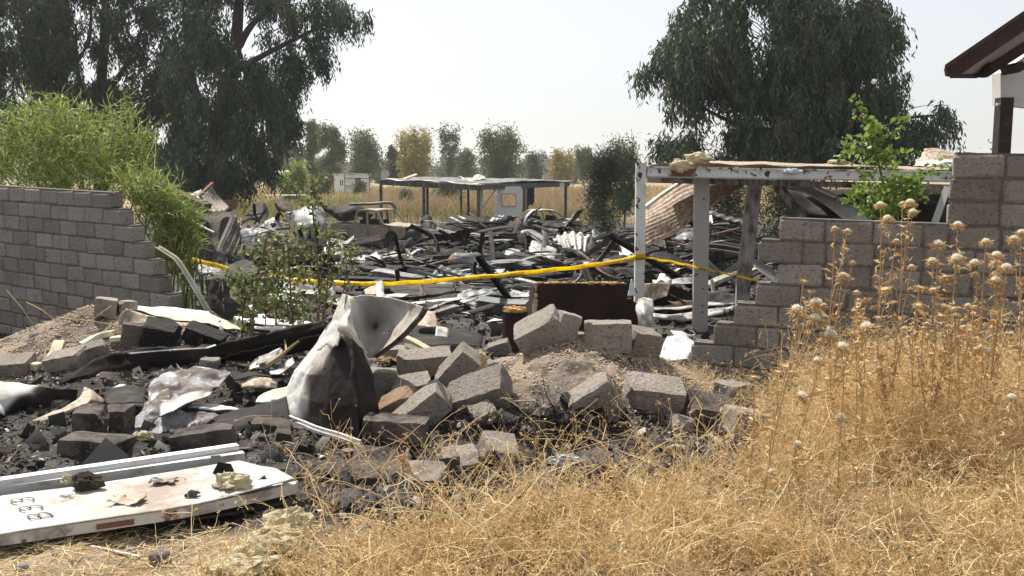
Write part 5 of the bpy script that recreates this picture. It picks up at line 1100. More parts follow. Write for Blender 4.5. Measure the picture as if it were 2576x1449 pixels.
for lab, mat, rows, kw in [
 ('tan roof sheets piled beyond the frame, beside the tall wall part', 'tin_tan', [[(2330, 380, 20), (2366, 376, 20.4), (2420, 388, 20)], [(2318, 392, 19), (2360, 390, 19), (2420, 398, 19)], [(2300, 404, 18.2), (2350, 408, 18), (2420, 410, 18)]], dict(crumple=(.06, 1), corr=(.03, 4, 1))),
 ('pale curled roof sheet below the tan ones beside the tall wall part', 'tin_cream', [[(2308, 406, 17.8), (2350, 400, 18), (2420, 404, 18)], [(2296, 418, 17), (2350, 414, 17), (2420, 416, 17)]], dict(crumple=(.05, 1.2))),
 ('brown scorched crate side just right of the rusty white post', 'tin_tan', Q([(1622, 714), (1690, 710), (1678, 744), (1622, 762)], 14.6, .15), dict(crumple=(.03, 2))),
 ('white curled sheet beside the right arm of the sofa', 'tin_pale', [[(1606, 752, 11.9), (1622, 748, 12), (1640, 758, 12)], [(1604, 785, 11.6), (1622, 784, 11.4), (1644, 790, 11.7)], [(1612, 812, 11.5), (1626, 824, 11.3), (1640, 820, 11.5)]], dict(crumple=(.03, 2.5))),
 ('pointed pale flap between the sofa and the rusty post', 'tin_white', [[(1587, 704, 12.9), (1590, 702, 12.9), (1592, 706, 12.9)], [(1578, 745, 12.8), (1590, 745, 12.8), (1602, 745, 12.8)]], dict(crumple=(.01, 2))),
 ('bright white dented sheet lying at the foot of the stepped wall', 'white_plastic', [[(1688, 828, 9.7), (1720, 832, 9.7), (1762, 862, 9.6)], [(1668, 862, 9.3), (1704, 866, 9.25), (1744, 880, 9.2)], [(1650, 900, 8.9), (1686, 912, 8.75), (1728, 900, 8.85)]], dict(crumple=(.03, 2.5), tear=.2)),
 ('long pale sheet on the floor between the two grey posts, upper', 'tin_pale', [[(1642, 770, 16.6), (1720, 764, 16.8), (1850, 752, 17)], [(1640, 782, 15.8), (1720, 780, 15.8), (1850, 766, 16)]], dict(crumple=(.05, 1.2), corr=(.03, 2, 1))),
 ('long pale ribbed sheet on the floor between the two grey posts, lower', 'tin_pale', [[(1640, 786, 15.4), (1720, 788, 15.4), (1845, 768, 15.8)], [(1642, 798, 14.8), (1720, 802, 14.8), (1820, 790, 15)]], dict(crumple=(.05, 1.2), corr=(.03, 2, 1))),
 ('smooth grey sheet leaning against the step of the right wall', 'tin_grey', [[(1892, 648, 13), (1920, 660, 13), (1956, 690, 12.9)], [(1896, 668, 12.4), (1920, 690, 12.2), (1950, 712, 12.2)]], dict(crumple=(.015, 2))),
 ('dark curved roof sheet behind the tape, right of the rusty post', 'char', [[(1640, 636, 20), (1690, 640, 20.2), (1750, 668, 20)], [(1640, 652, 19.4), (1690, 660, 19.2), (1745, 682, 19.2)]], dict(crumple=(.04, 1.2))),
 ('pile of white scorched board bits right of the rusty post', 'tin_white', [[(1642, 702, 15.4), (1664, 690, 15.6), (1684, 700, 15.4)], [(1642, 716, 15), (1664, 712, 14.8), (1690, 716, 15)]], dict(crumple=(.09, 3))),
 ('grey flat board with a ragged edge between the steel posts', 'tin_grey', Q([(1690, 704), (1745, 696), (1742, 712), (1690, 718)], 17, .4), dict(crumple=(.03, 2))),
 ('bluish white panel far behind the channel post', 'white_plastic', Q([(1742, 546), (1790, 538), (1795, 560), (1744, 566)], 26, .5), dict(crumple=(.05, 1))),
]: sheet('tin_sheet', rows, mat, lab, **kw)
beam('white_stick', 'short white upright stick right of the channel post', [(1790, 704, 15.4), (1795, 734, 15.3)], .045, .04, 'white_plastic', 'stick', .0, lip=False)
for lab, pts, mat in [('pale lath rising between the grey posts, upper', [(1785, 716, 17), (1860, 684, 17.6)], 'tin_grey'), ('pale lath rising between the grey posts, lower', [(1752, 726, 16.4), (1840, 690, 17)], 'tin_pale'), ('long dark roof rib behind the grey posts', [(1742, 600, 24), (1800, 606, 24), (1862, 618, 23.6)], 'char'), ('second dark roof rib below the first behind the posts', [(1742, 612, 22.6), (1810, 616, 22.6), (1866, 626, 22.4)], 'char_brown')]:
    beam('metal_strip', lab, pts, .16, .07, mat, 'metal strip', .02)
# wool on the roof beam, pole
def wool(name, label, c, dims, mat='wool', n=5, seed=None, cat='mineral wool'):
    s = rnd.uniform(0, 60) if seed is None else seed; m = MB()
    ks = 14; V = []; Fc = []
    for i in range(ks+1):
        th = math.pi*i/ks
        for j in range(2*ks):
            ph = math.pi*j/ks; p = Vector((math.sin(th)*math.cos(ph), math.sin(th)*math.sin(ph), math.cos(th)))
            q = nvec(p, 1.3, s); q2 = nvec(p, 3.7, s); q3 = nvec(p, 8, s)
            r = 1+.5*q.x+.30*q2.x+.16*q3.x; p = Vector((p.x*dims[0], p.y*dims[1], p.z*dims[2]))*r/2+Vector(tuple(d*.08*e for d, e in zip(dims, q3)))
            V.append(Vector(c)+Vector((0, 0, dims[2]*.32))+p)
    for i in range(ks):
        for j in range(2*ks): a = i*2*ks+j; b = i*2*ks+(j+1) % (2*ks); Fc.append((a, a+2*ks, b+2*ks, b))
    return obj(name, V, Fc, mat, label=label, cat=cat, smooth=False)
wool('wool_tuft', 'yellowish wool tuft sagging over the front of the white roof beam', W(1712, 424, 13.36), (.30, .16, .15))
wool('wool_tuft', 'larger cream wool tuft on top of the white roof beam', W(1756, 404, 13.5), (.36, .25, .13))
wool('wool_tuft', 'small cream wool tuft on the roof edge left of the leafy plant', W(2108, 412, 13.6), (.28, .2, .07))
wool('wool_tuft', 'white rag caught on the front of the roof beam', W(1992, 436, 13.5), (.24, .10, .08), 'white_plastic', cat='rag')
a, b = W(2092, 415, 16.5), W(2197, 208, 15.2)
root = thing('leaning_pole', 'long thin dark pole with a pale tip, leaning right above the frame', 'pole', Vector((a.x, a.y, a.z-1.2)))
MB().tube([a+(a-b)*.35, a, b], .028, .036, 8).obj('pole', 'char', root); MB().tube([b, b+(b-a).normalized()*.05], .037, .037, 8).obj('tip', 'white_plastic', root)

# ================================================================== BARRIER TAPE
def tape(label, pts, wd, name='barrier_tape', twist=0, text=()):
    P = crom(np.array([tuple(W(*p)) for p in pts]), np.linspace(0, len(pts)-1, (len(pts)-1)*14+1)); n = len(P); rows = [[], [], []]
    for i, p in enumerate(P):
        a = twist*i/n+.45*math.sin(i*.17+1)+.22*math.sin(i*.61)+rnd.uniform(-.12, .12); o = Vector((0, math.sin(a), math.cos(a)))
        for k, s in enumerate((1, 0, -1)): rows[k].append(Vector(p)+o*(s*wd/2)+Vector((0, .006*s*s, .004*math.sin(i*.7))))
    V = [tuple(v) for r in rows for v in r]
    o = obj(name, V, grid_faces(n, 3), 'tape', smooth=False, label=label, cat='barrier tape')
    md = o.modifiers.new('thickness', 'SOLIDIFY'); md.thickness = .0015
    return o, P
GLY = {'C': [[(1, .85), (.7, 1), (.3, 1), (0, .7), (0, .3), (.3, 0), (.7, 0), (1, .15)]], 'A': [[(0, 0), (.5, 1), (1, 0)], [(.2, .4), (.8, .4)]], 'U': [[(0, 1), (0, .25), (.3, 0), (.7, 0), (1, .25), (1, 1)]],
       'T': [[(0, 1), (1, 1)], [(.5, 1), (.5, 0)]], 'I': [[(.5, 0), (.5, 1)]], 'O': [[(.5, 0), (.1, .2), (0, .5), (.1, .8), (.5, 1), (.9, .8), (1, .5), (.9, .2), (.5, 0)]], 'N': [[(0, 0), (0, 1), (1, 0), (1, 1)]],
       'B': [[(0, 0), (0, 1), (.6, 1), (.9, .88), (.9, .65), (.6, .53), (0, .53)], [(.6, .53), (1, .4), (1, .12), (.6, 0), (0, 0)]], '3': [[(.05, .85), (.3, 1), (.7, 1), (.95, .82), (.9, .6), (.5, .53)], [(.5, .53), (.95, .42), (1, .18), (.7, 0), (.3, 0), (.03, .16)]]}
def lettering(word, origin, ex, ey, h, gap, th, mat, parent, lift, wr=.6):
    """stroke letters: ex text direction, ey up, lift normal"""
    m = MB(); x = 0
    for ch_ in word:
        for st in GLY[ch_]:
            P = [Vector(origin)+Vector(ex)*(x+a*h*wr)+Vector(ey)*(b*h)+Vector(lift) for a, b in st]; m.bar(P, th, .0015, Vector(lift).normalized())
        x += h*wr+gap
    return m.obj('lettering', mat, parent)
tape('yellow tape sagging from the left bush to the saplings', [(474, 650, 15.2), (560, 672, 14.2), (640, 690, 13.6), (720, 702, 13.4), (790, 710, 13.3), (870, 713, 13.2)], .075, twist=.5)
to, tp_ = tape('long yellow tape rising from the saplings to the rusty white post', [(868, 713, 13.2), (960, 714, 13.2), (1100, 706, 13.2), (1240, 694, 13.25), (1400, 678, 13.3), (1520, 663, 13.35), (1600, 647, 13.38)], .062, twist=.25)
for k in range(11):
    i = 4+k*7; q0, q1 = Vector(tp_[i]), Vector(tp_[i+2]); e = (q1-q0).normalized()
    lettering('CAUTION', q0+Vector((0, -.014, -.008)), e, Vector((0, 0, 1)), .026, .012, .005, 'marker_ink', to, (0, -.002, 0))
wr = MB(); c = W(1609, 646, 13.5); P = [c+Vector((dx*.074, dy*.074, dz)) for dx, dy, dz in ((-1, -1, .0), (1, -1, .01), (1, 1, .0), (-1, 1, -.01), (-1, -1, 0))]
wr.bar(P, .004, .085); wo = wr.obj('barrier_tape', 'tape', label='yellow tape wound round the rusty white post', cat='barrier tape')
lettering('CAUTION', P[0]+Vector((.008, -.003, -.034)), (1, 0, .03), (0, 0, 1), .022, .006, .005, 'marker_ink', wo, (0, -.002, 0))
t2, tp2 = tape('thin twisted yellow tape falling from the rusty post to the scorched post', [(1622, 648, 13.42), (1700, 661, 13.8), (1770, 676, 13.8), (1840, 692, 14.3), (1908, 706, 14.5)], .034, twist=.3)
p0, p1 = Vector(tp2[3]), Vector(tp2[-4]); dx = (p1-p0).normalized()
for k in range(6):
    i = 3+int(k*(len(tp2)-10)/6); q0, q1 = Vector(tp2[i]), Vector(tp2[i+4]); e = (q1-q0).normalized()
    lettering('CAUTION', q0+Vector((0, -.02, -.010)), e, Vector((0, 0, 1)), .018, .005, .004, 'marker_ink', t2, (0, -.002, 0))
# ================================================================== FOREGROUND
# ---- brown sofa and stool
def rounded(P, r, n=5):
    out = []; k = len(P)
    for i in range(k):
        a, b, c = Vector(P[i-1]), Vector(P[i]), Vector(P[(i+1) % k]); d0 = (a-b); d1 = (c-b); rr = min(r, d0.length*.45, d1.length*.45); p0 = b+d0.normalized()*rr; p1 = b+d1.normalized()*rr
        for t in np.linspace(0, 1, n): out.append(p0*(1-t)**2+b*2*t*(1-t)+p1*t*t)
    return out
Yso = 12.2
sofa = thing('sofa', 'dark brown scorched sofa seen from behind, its top edge burnt to the foam', 'sofa', W(1465, 830, Yso))
def sp(u, v, dy=0): return W(u, v, Yso+dy)
back = [sp(1350, 722), sp(1360, 714), sp(1574, 714), sp(1577, 755), sp(1590, 752), sp(1604, 768), sp(1606, 800), sp(1600, 862), sp(1352, 862)]
MB().prism([Vector(p) for p in back], (0, .16, 0)).obj('back', 'sofa_cloth', sofa)
sd_ = [sp(1344, 716), sp(1353, 722, -.01), sp(1353, 862, -.01), sp(1326, 862)]
MB().prism([sp(1352, 720), sp(1352, 862), sp(1322, 862, .75), sp(1325, 770, .75), sp(1340, 755, .45), sp(1346, 718, .3)], (-.05, 0, 0)).obj('arm', 'sofa_cloth', sofa)
MB().prism([sp(1600, 764, .0), sp(1600, 862, .0), sp(1600, 862, .8), sp(1600, 775, .8), sp(1602, 760, .3)], (-.16, 0, 0)).obj('arm', 'sofa_cloth', sofa)
MB().prism([sp(1352, 800, .14), sp(1596, 800, .14), sp(1596, 860, .14), sp(1352, 860, .14)], (0, .6, 0)).obj('seat', 'sofa_cloth', sofa)
# burnt foam rim along the top and left edge
m = MB(); r = random.Random(3)
for k in range(64):
    u = r.uniform(1350, 1572); c = sp(u, 713+r.uniform(-1.5, 1), r.uniform(.0, .15)); P, Fc = rough_block((r.uniform(.03, .08), r.uniform(.03, .08), r.uniform(.015, .035)), k, .6, 2, .012); m.add([p+c for p in P], Fc)
m.obj('foam_rim', 'sofa_foam', sofa)
m = MB()
for k in range(40):
    t = r.random(); c = sp(1350-6*t+r.uniform(-2, 2), 722+t*70+r.uniform(-3, 3), r.uniform(-.02, .1)); P, Fc = rough_block((r.uniform(.02, .06), .05, r.uniform(.03, .09)), k+70, .6, 2, .012); m.add([p+c for p in P], Fc)
m.obj('foam_edge', 'wood_pale', sofa)
c = W(1296, 845, 11.6); st = thing('stool', 'small round burnt stool with a tan foam top, left of the sofa', 'stool', c)
V = []; 
m = MB(); top = W(1296, 782, 11.6); bt = Vector((c.x, c.y, gzf(c.x, c.y)))
m.tube([bt, bt.lerp(top, .5), top], .165, .155, 14); m.obj('body', 'sofa_cloth', st)
m = MB(); m.tube([top, top+Vector((0, 0, .035))], .158, .145, 14); m.obj('cushion', 'sofa_foam', st)
m = MB()
for k in range(26):
    a = r.uniform(0, 6.28); q = top+Vector((math.cos(a)*.13*r.random()**.5, math.sin(a)*.13*r.random()**.5, .03)); P, Fc = rough_block((.05, .05, .03), k+200, .6, 2, .015); m.add([p+q for p in P], Fc)
m.obj('foam_crust', 'sofa_foam', st)

# ---- building blocks tumbled over the heap
def tumbled(label, u, v, vb, dims, e, mat='block', name='building_block', seed=None, chip=.35, cat='block', sink=0, n=5):
    """e: euler degrees (tip, roll in view, yaw); vb: view row where it meets the ground"""
    g = G(u, vb); c = W(u, v, g.y+dims[1]*.3); s = rnd.uniform(0, 90) if seed is None else seed
    P, Fc = rough_block(dims, s, chip, n, .011); rot = Euler((R(e[0]), R(e[1]), R(e[2])), 'ZXY' if False else 'XYZ').to_matrix()
    return obj(name, [rot @ p+c for p in P], Fc, mat, label=label, cat=cat)
BK = [
 ('block lying square at the foot of the curled white sheet, right of its rim', 997, 1086, 1122, (.40, .2, .18), (0, 3, -4), 'block_sooty'),
 ('long block leaning up to the right behind the square-lying one', 1062, 1032, 1075, (.40, .22, .18), (18, -38, -8), 'block'),
 ('reddish brown block leaning beside the curled sheet', 996, 1018, 1050, (.32, .2, .13), (16, -30, -6), 'block_red'),
 ('big block tilted to the right with its sunlit top, left of the soil mound', 1204, 990, 1035, (.42, .26, .18), (30, -20, -14), 'block'),
 ('split block standing steeply, just left of the small wool tuft', 1143, 936, 985, (.40, .22, .17), (18, -48, -12), 'block'),
 ('flat block lying under the split block', 1030, 976, 998, (.32, .24, .12), (12, -9, 10), 'block'),
 ('large block lying flat behind the split block', 1068, 918, 955, (.42, .24, .20), (10, -4, 6), 'block'),
 ('wedge of block below the dark sheet, behind the split block', 1175, 886, 915, (.36, .24, .14), (8, -8, 4), 'block'),
 ('smooth grey block on end, right behind the curled sheet', 963, 970, 1006, (.20, .2, .24), (0, 2, 8), 'block'),
 ('tilted broken block behind the straw tuft, first from the curled sheet', 965, 882, 905, (.24, .2, .18), (10, -35, 20), 'block'),
 ('broken block behind the straw tuft, second from the curled sheet', 1003, 893, 915, (.26, .2, .18), (5, -4, -10), 'block'),
 ('broken block behind the straw tuft, third from the curled sheet', 1035, 890, 912, (.20, .2, .17), (5, 14, 10), 'block'),
 ('biggest jagged broken block on top of the mound in front of the stool', 1362, 836, 878, (.36, .28, .22), (20, -30, -10), 'block'),
 ('jagged block chunk left behind the biggest broken block', 1312, 826, 872, (.24, .2, .26), (10, 20, 20), 'block'),
 ('block chunk right behind the biggest broken block', 1424, 824, 860, (.16, .2, .22), (0, 16, 10), 'block'),
 ('low block chunk at the left foot of the biggest broken block', 1256, 876, 900, (.26, .2, .15), (8, -18, -6), 'block'),
 ('squarely cut grey block standing in front of the sofa', 1529, 846, 880, (.35, .2, .22), (0, -1, -8), 'block'),
 ('broken block leaning right of the square one, in front of the sofa arm', 1616, 864, 896, (.24, .2, .21), (10, 12, 18), 'block'),
 ('tilted block on the right slope of the mound with a lit upper edge', 1505, 1000, 1052, (.36, .22, .22), (18, -36, -16), 'block'),
 ('long flat slab end, left one of two below the mound', 1643, 996, 1040, (.38, .24, .21), (20, 8, 6), 'block'),
 ('long flat slab end, right one of two below the mound', 1778, 1038, 1082, (.36, .24, .18), (20, 13, 6), 'block_sooty'),
 ('rounded stone at the foot of the stepped wall', 1846, 1006, 1045, (.21, .2, .25), (0, 0, 30), 'stone'),
 ('low rubble lump under the rounded stone', 1884, 1064, 1095, (.28, .22, .16), (0, 8, 10), 'stone'),
 ('sooty block lying lengthwise left of the white rail', 247, 1131, 1163, (.40, .2, .15), (0, 2, -6), 'block_sooty'),
 ('slant-topped sooty block behind the right end of the white rail', 514, 1108, 1136, (.37, .2, .15), (0, -6, 8), 'block_sooty'),
 ('block on end behind the lengthwise sooty block', 233, 1066, 1108, (.19, .22, .21), (4, 2, 8), 'block_sooty'),
 ('black sooty block just right of the one on end', 296, 1060, 1092, (.16, .22, .19), (0, 2, 4), 'block_sooty'),
 ('sooty block under the curled white sheet, left one', 684, 1090, 1082, (.26, .2, .17), (0, 6, 6), 'block_sooty'),
 ('sooty block under the curled white sheet, right one', 770, 1098, 1084, (.32, .2, .17), (0, 4, -4), 'block_sooty'),
 ('burnt black block under the cream sheet, left one', 405, 843, 878, (.32, .26, .22), (14, 14, 12), 'charcoal'),
 ('burnt black block under the cream sheet, right one', 516, 846, 872, (.36, .2, .13), (14, 22, 6), 'charcoal'),
 ('rounded dark block left of the burnt black blocks', 340, 844, 872, (.24, .2, .22), (0, 10, 20), 'block_sooty'),
 ('pale rounded rock beside the wall, left of the cream sheet', 266, 772, 800, (.20, .2, .17), (0, 10, 20), 'stone'),
 ('smaller pale rock right of the rounded rock by the wall', 318, 772, 795, (.17, .15, .12), (0, 5, 40), 'stone'),
 ('grey block half buried in the brown soil below the foam strip', 168, 905, 930, (.34, .22, .14), (16, -12, -10), 'block'),
 ('grey block chunk right of the half buried one', 236, 884, 905, (.24, .2, .14), (10, -14, 16), 'block'),
 ('flat block at the left edge above the torn sheet', 30, 918, 940, (.34, .3, .12), (10, -3, 8), 'block'),
 ('grey block wedge at the foot of the saplings', 640, 820, 842, (.32, .22, .14), (0, 12, 20), 'block_sooty'),
 ('small grey block behind the quilted foil', 528, 916, 930, (.16, .14, .10), (0, 6, 10), 'block'),
 ('sunlit flat stone among the weeds below the mound', 1252, 1136, 1160, (.20, .20, .14), (24, 10, 14), 'stone'),
 ('wrinkled grey stone left of the sunlit flat stone', 1160, 1164, 1185, (.20, .2, .11), (20, -8, 6), 'stone'),
 ('rounded grey stone in the weeds, lower left of the wrinkled stone', 1070, 1208, 1232, (.22, .2, .12), (14, 2, 6), 'stone'),
 ('long block half hidden in the weeds below the burnt roots', 1336, 1246, 1268, (.26, .2, .11), (10, 3, 4), 'block_sooty'),
 ('dark earth slab left of the weeds', 948, 1180, 1215, (.28, .34, .09), (14, 6, 6), 'block_sooty'),
]
for lab, u, v, vb, dims, e, mat in BK: tumbled(lab, u, v, vb, dims, e, mat, chip=1.0 if mat == 'stone' or 'jagged' in lab else .5, n=6)
for i in range(46):
    reg = i % 3
    u, v = (rnd.uniform(935, 1290), rnd.uniform(915, 1085)) if reg == 0 else ((rnd.uniform(1240, 1860), rnd.uniform(1010, 1110)) if reg == 1 else (rnd.uniform(60, 720), rnd.uniform(880, 1120)))
    a_ = rnd.uniform(.05, .14 if reg < 2 else .09); d_ = (a_*rnd.uniform(1, 1.6), a_, a_*rnd.uniform(.6, 1)); wh = ('just right of the curled sheet' if u < 1080 else ('left of the wool tuft' if v < 1000 else 'under the tilted big block'), 'below the soil mound' if u < 1500 else ('below the slab ends' if u < 1700 else 'near the rounded stone'), 'at the left edge' if u < 220 else ('around the silvery foil' if u < 560 else 'left of the curled sheet'))[reg]
    lb = f"{'small' if a_ < .085 else ('larger' if a_ < .12 else 'biggest')} {'long' if d_[0] > 1.3*a_ else 'stubby'} broken block chip lying {wh}"
    g = G(u, v); P, Fc = rough_block(d_, rnd.uniform(0, 90), 1.2, 3, .012); rot = Euler((rnd.uniform(-.5, .5), rnd.uniform(-.5, .5), rnd.uniform(0, 6))).to_matrix()
    obj('block_chip', [rot @ p+g+Vector((0, 0, d_[2]*.3)) for p in P], Fc, 'block' if reg < 2 else 'block_sooty', label=lb, cat='block chip', group=lb)
# straw-side stones
for lab, u, v, d in [('egg-shaped dark stone on the straw', 402, 1398, (.095, .08, .06)), ('small rounded stone low at the left edge of the straw', 55, 1428, (.052, .05, .042)), ('small dark stone in front of the panel edge', 77, 1362, (.085, .06, .03)), ('little grey stone right of the white stick', 330, 1382, (.045, .04, .025)), ('little dark pebble on the straw, left', 56, 1392, (.032, .03, .024)), ('little dark pebble on the straw, right', 138, 1396, (.024, .024, .028))]:
    g = G(u, v+d[2]*F/4.1*.4); P, Fc = rough_block(d, rnd.uniform(0, 90), .1, 6, .003)
    P = [Vector((p.x, p.y, p.z))*(.86+.0*p.length) for p in P]; P = [Vector((a/2*p.x/max(1e-6, math.sqrt((p.x/(a/2))**2+(p.y/(b/2))**2+(p.z/(c/2))**2)**.8*(a/2)), b/2*p.y/max(1e-6, math.sqrt((p.x/(a/2))**2+(p.y/(b/2))**2+(p.z/(c/2))**2)**.8*(b/2)), c/2*p.z/max(1e-6, math.sqrt((p.x/(a/2))**2+(p.y/(b/2))**2+(p.z/(c/2))**2)**.8*(c/2)))) for a, b, c in (d,) for p in P]
    obj('stone', [p+g+Vector((0, 0, d[2]*.35)) for p in P], Fc, 'stone', label=lab, cat='stone', smooth=True)
g0, g1 = G(196, 1374), G(352, 1407); MB().bar([g0+Vector((0, 0, .012)), g1+Vector((0, 0, .012))], .014, .008).obj('white_stick', 'white_paint', label='thin white stick lying on the straw', cat='stick')

# ---- white sandwich panel with B 3 3, and the rail behind it
Zp = .10
def on(u, v, z):
    d = ray(u, v); t = (z-CAM.z)/d.z; return CAM+d*t
pan = thing('wall_panel', 'scorched white wall panel lying on the ground, marked B33', 'wall panel', on(300, 1270, 0))
E0 = [(-330, 1296), (0, 1247), (200, 1223), (400, 1196), (600, 1170), (634, 1182), (690, 1200)]
far = [on(u, v, Zp) for u, v in ((-360, 1300), (-150, 1270), (0, 1248), (200, 1222), (380, 1196), (602, 1170))]
near = [on(u, v, Zp) for u, v in ((-360, 1384), (-150, 1362), (0, 1344), (240, 1309), (480, 1272), (742, 1216))]
midr = [a.lerp(b, .5) for a, b in zip(far, near)]; midr[-1] = on(694, 1196, Zp); far[-1].z += .02; midr[-1].z += .035; near[-1].z += .02
pt = sheet('top_skin', [far, [a.lerp(b, .25) for a, b in zip(far, midr)], midr, [a.lerp(b, .5) for a, b in zip(midr, near)], near], 'panel_white', parent=pan, crumple=(.0045, 2), res=(60, 26), thick=.004, lin=True)
def bandd(n0, n1, z0, z1, mat, name, th=.02):
    P = []; k = 24; C = crom(np.array([tuple(p) for p in near]), np.linspace(n0, n1, k)); m = MB(); V = []
    for c in C: c = Vector(c); c = c+Vector((0, .012, 0)); V += [(c.x, c.y, z1), (c.x, c.y, z0), (c.x, c.y+th, z0), (c.x, c.y+th, z1)]
    fs = [(4*i+a, 4*i+b, 4*i+4+b, 4*i+4+a) for i in range(k-1) for a, b in ((0, 1), (1, 2), (2, 3), (3, 0))]; m.add(V, fs+[(3, 2, 1, 0), tuple(4*(k-1)+q for q in range(4))]); return m.obj(name, mat, pan)
bandd(0, 5, Zp-.055, Zp-.006, 'panel_edge', 'edge_channel', .05)
bandd(3.0, 3.4, Zp-.046, Zp-.022, 'red_rust', 'rusty_strip', .004).location.y -= .006
sheet('bottom_skin', [[on(u, v, .03) for u, v in ((380, 1296), (560, 1262), (742, 1240))], [on(u, v, .02) for u, v in ((400, 1316), (560, 1296), (748, 1262))]], 'char_brown', parent=pan, crumple=(.012, 4), thick=.006)
sheet('bottom_skin', [[on(u, v, .055) for u, v in ((600, 1205), (690, 1208), (738, 1226))], [on(u, v, .05) for u, v in ((560, 1262), (690, 1236), (744, 1232))]], 'panel_edge', parent=pan, crumple=(.012, 4), thick=.005)
ax = (on(110, 1299, Zp)-on(65, 1262, Zp)); ex = (on(62, 1262, Zp)-on(108, 1299, Zp)).normalized(); ey = Vector((-ex.y, ex.x, 0))
ey = (on(60, 1306, Zp)-on(140, 1296, Zp)).normalized()
for ch_, (u, v) in zip('B33', ((134, 1303), (112, 1284), (90, 1264))):
    o_ = on(u, v, Zp); m_ = lettering(ch_, o_, ex, ey, .088, 0, .0075, 'marker_ink', pan, (0, 0, .009), .78)
wool('wool_tuft', 'brownish yellow wool pad on the right part of the B33 panel', on(584, 1228, Zp+.005), (.165, .11, .085))
wool('wool_tuft', 'dark burnt wool lump on the left part of the B33 panel', on(222, 1226, Zp+.005), (.135, .10, .085), 'wool_burnt')
wool('wool_tuft', 'small pale wool scrap at the top of the burnt lump', on(219, 1206, Zp+.04), (.04, .04, .05))
wool('wool_tuft', 'small pale wool scrap against the rail, left of the burnt lump', on(170, 1216, Zp+.0), (.06, .05, .05))
m = MB(); c = on(562, 1200, Zp)
m.bar([c+Vector((-.03, 0, .01)), c+Vector((-.015, .02, .05)), c+Vector((.02, .01, .045)), c+Vector((.035, 0, .01))], .05, .005, (0, 1, 0)); m.obj('metal_clip', 'char', label='small black bent clip beside the wool pad on the panel', cat='clip')
for lab, u, v, sz in [('black flake near the right corner of the B33 panel', 668, 1208, .05), ('black twiggy flake in the middle of the B33 panel', 484, 1246, .04), ('grey flat flake at the upper middle of the B33 panel', 412, 1212, .06), ('tan flat flake in the lower middle of the B33 panel', 325, 1260, .08)]:
    c = on(u, v, Zp+.008); sheet('flake', [[c+Vector((x*sz, y*sz*.7, .006+.012*math.sin(3*x+u))) for x in (-1, 0, 1)] for y in (-1, 0, 1)], 'charcoal' if 'black' in lab else ('tin_tan' if 'tan' in lab else 'tin_grey'), lab, 'flake', crumple=(.014, 16), tear=.5, res=(12, 12), thick=.003)
# rail (aluminium door frame member): two flanges with a dark bar painting the groove's shade
rl = thing('door_rail', 'long pale aluminium rail with a groove, lying behind the B33 panel', 'rail', on(300, 1190, 0))
def rail(n_, v00, v01, z, wd, ht, mat, u1):
    a, b = on(-330, v00+(v00-v01)*330/600, z), on(u1, v01, z); MB().bar([a, b], wd, ht).obj(n_, mat, rl)
rail('upper_flange', 1212, 1124, .125, .055, .03, 'aluminium', 598)
rail('groove', 1224, 1137, .097, .05, .03, 'dark_steel', 600)
rail('lower_flange', 1235, 1149, .085, .05, .055, 'aluminium', 613)
c = on(548, 1152, .10); m = MB()
m.box(c+Vector((0, -.034, 0)), (.05, .006, .05), Euler((0, 0, .3)).to_matrix()); m.obj('hinge_plate', 'grey_steel', rl)

# ---- curled white sheet (front cone and rear wing)
def z3(x, y, Y): return (660.4+x*.2908, 710.7+y*.2908, Y)
Yc = YG(905, 1120)
cone = [[z3(690, 98, Yc+.75), z3(705, 99, Yc+.7), z3(725, 104, Yc+.66), z3(745, 112, Yc+.68), z3(760, 135, Yc+.72)],
        [z3(600, 325, Yc+.85), z3(640, 325, Yc+.62), z3(690, 312, Yc+.52), z3(745, 322, Yc+.50), z3(778, 350, Yc+.6)],
        [z3(440, 555, Yc+.95), z3(540, 560, Yc+.58), z3(660, 520, Yc+.40), z3(780, 520, Yc+.36), z3(862, 585, Yc+.52)],
        [z3(280, 750, Yc+1.05), z3(400, 790, Yc+.62), z3(580, 800, Yc+.30), z3(800, 780, Yc+.20), z3(952, 800, Yc+.45)],
        [z3(205, 930, Yc+1.1), z3(330, 1000, Yc+.62), z3(560, 1060, Yc+.2), z3(830, 1060, Yc+.06), z3(1002, 1060, Yc+.4)],
        [z3(130, 1085, Yc+1.0), z3(320, 1190, Yc+.62), z3(560, 1275, Yc+.18), z3(840, 1380, Yc-.03), z3(1000, 1220, Yc+.36)]]
def soot_a(s, t, n): return float(sstep(.25, .42, s+.14*n+.06*(t > .6))*sstep(.36, .42, t+.10*n+.10*max(0, s-.5)))
def soot_b(s, t, n): return float(sstep(.22, .5, s+.12*n)*sstep(.36, .5, t+.06*n)*.8+.35*sstep(.3, .6, n)*(t > .2))
cs = sheet('curled_sheet', cone, 'scorched_soot', 'big curled white metal sheet, sooty inside, with a flared wing behind', 'metal sheet', crumple=(.008, 6.0), res=(81, 101), lin='both', thick=.006, inner='soot_inside', rev=True, sootf={'soot': soot_a, 'soot2': soot_b}, holes=((.06, .27, .022),))
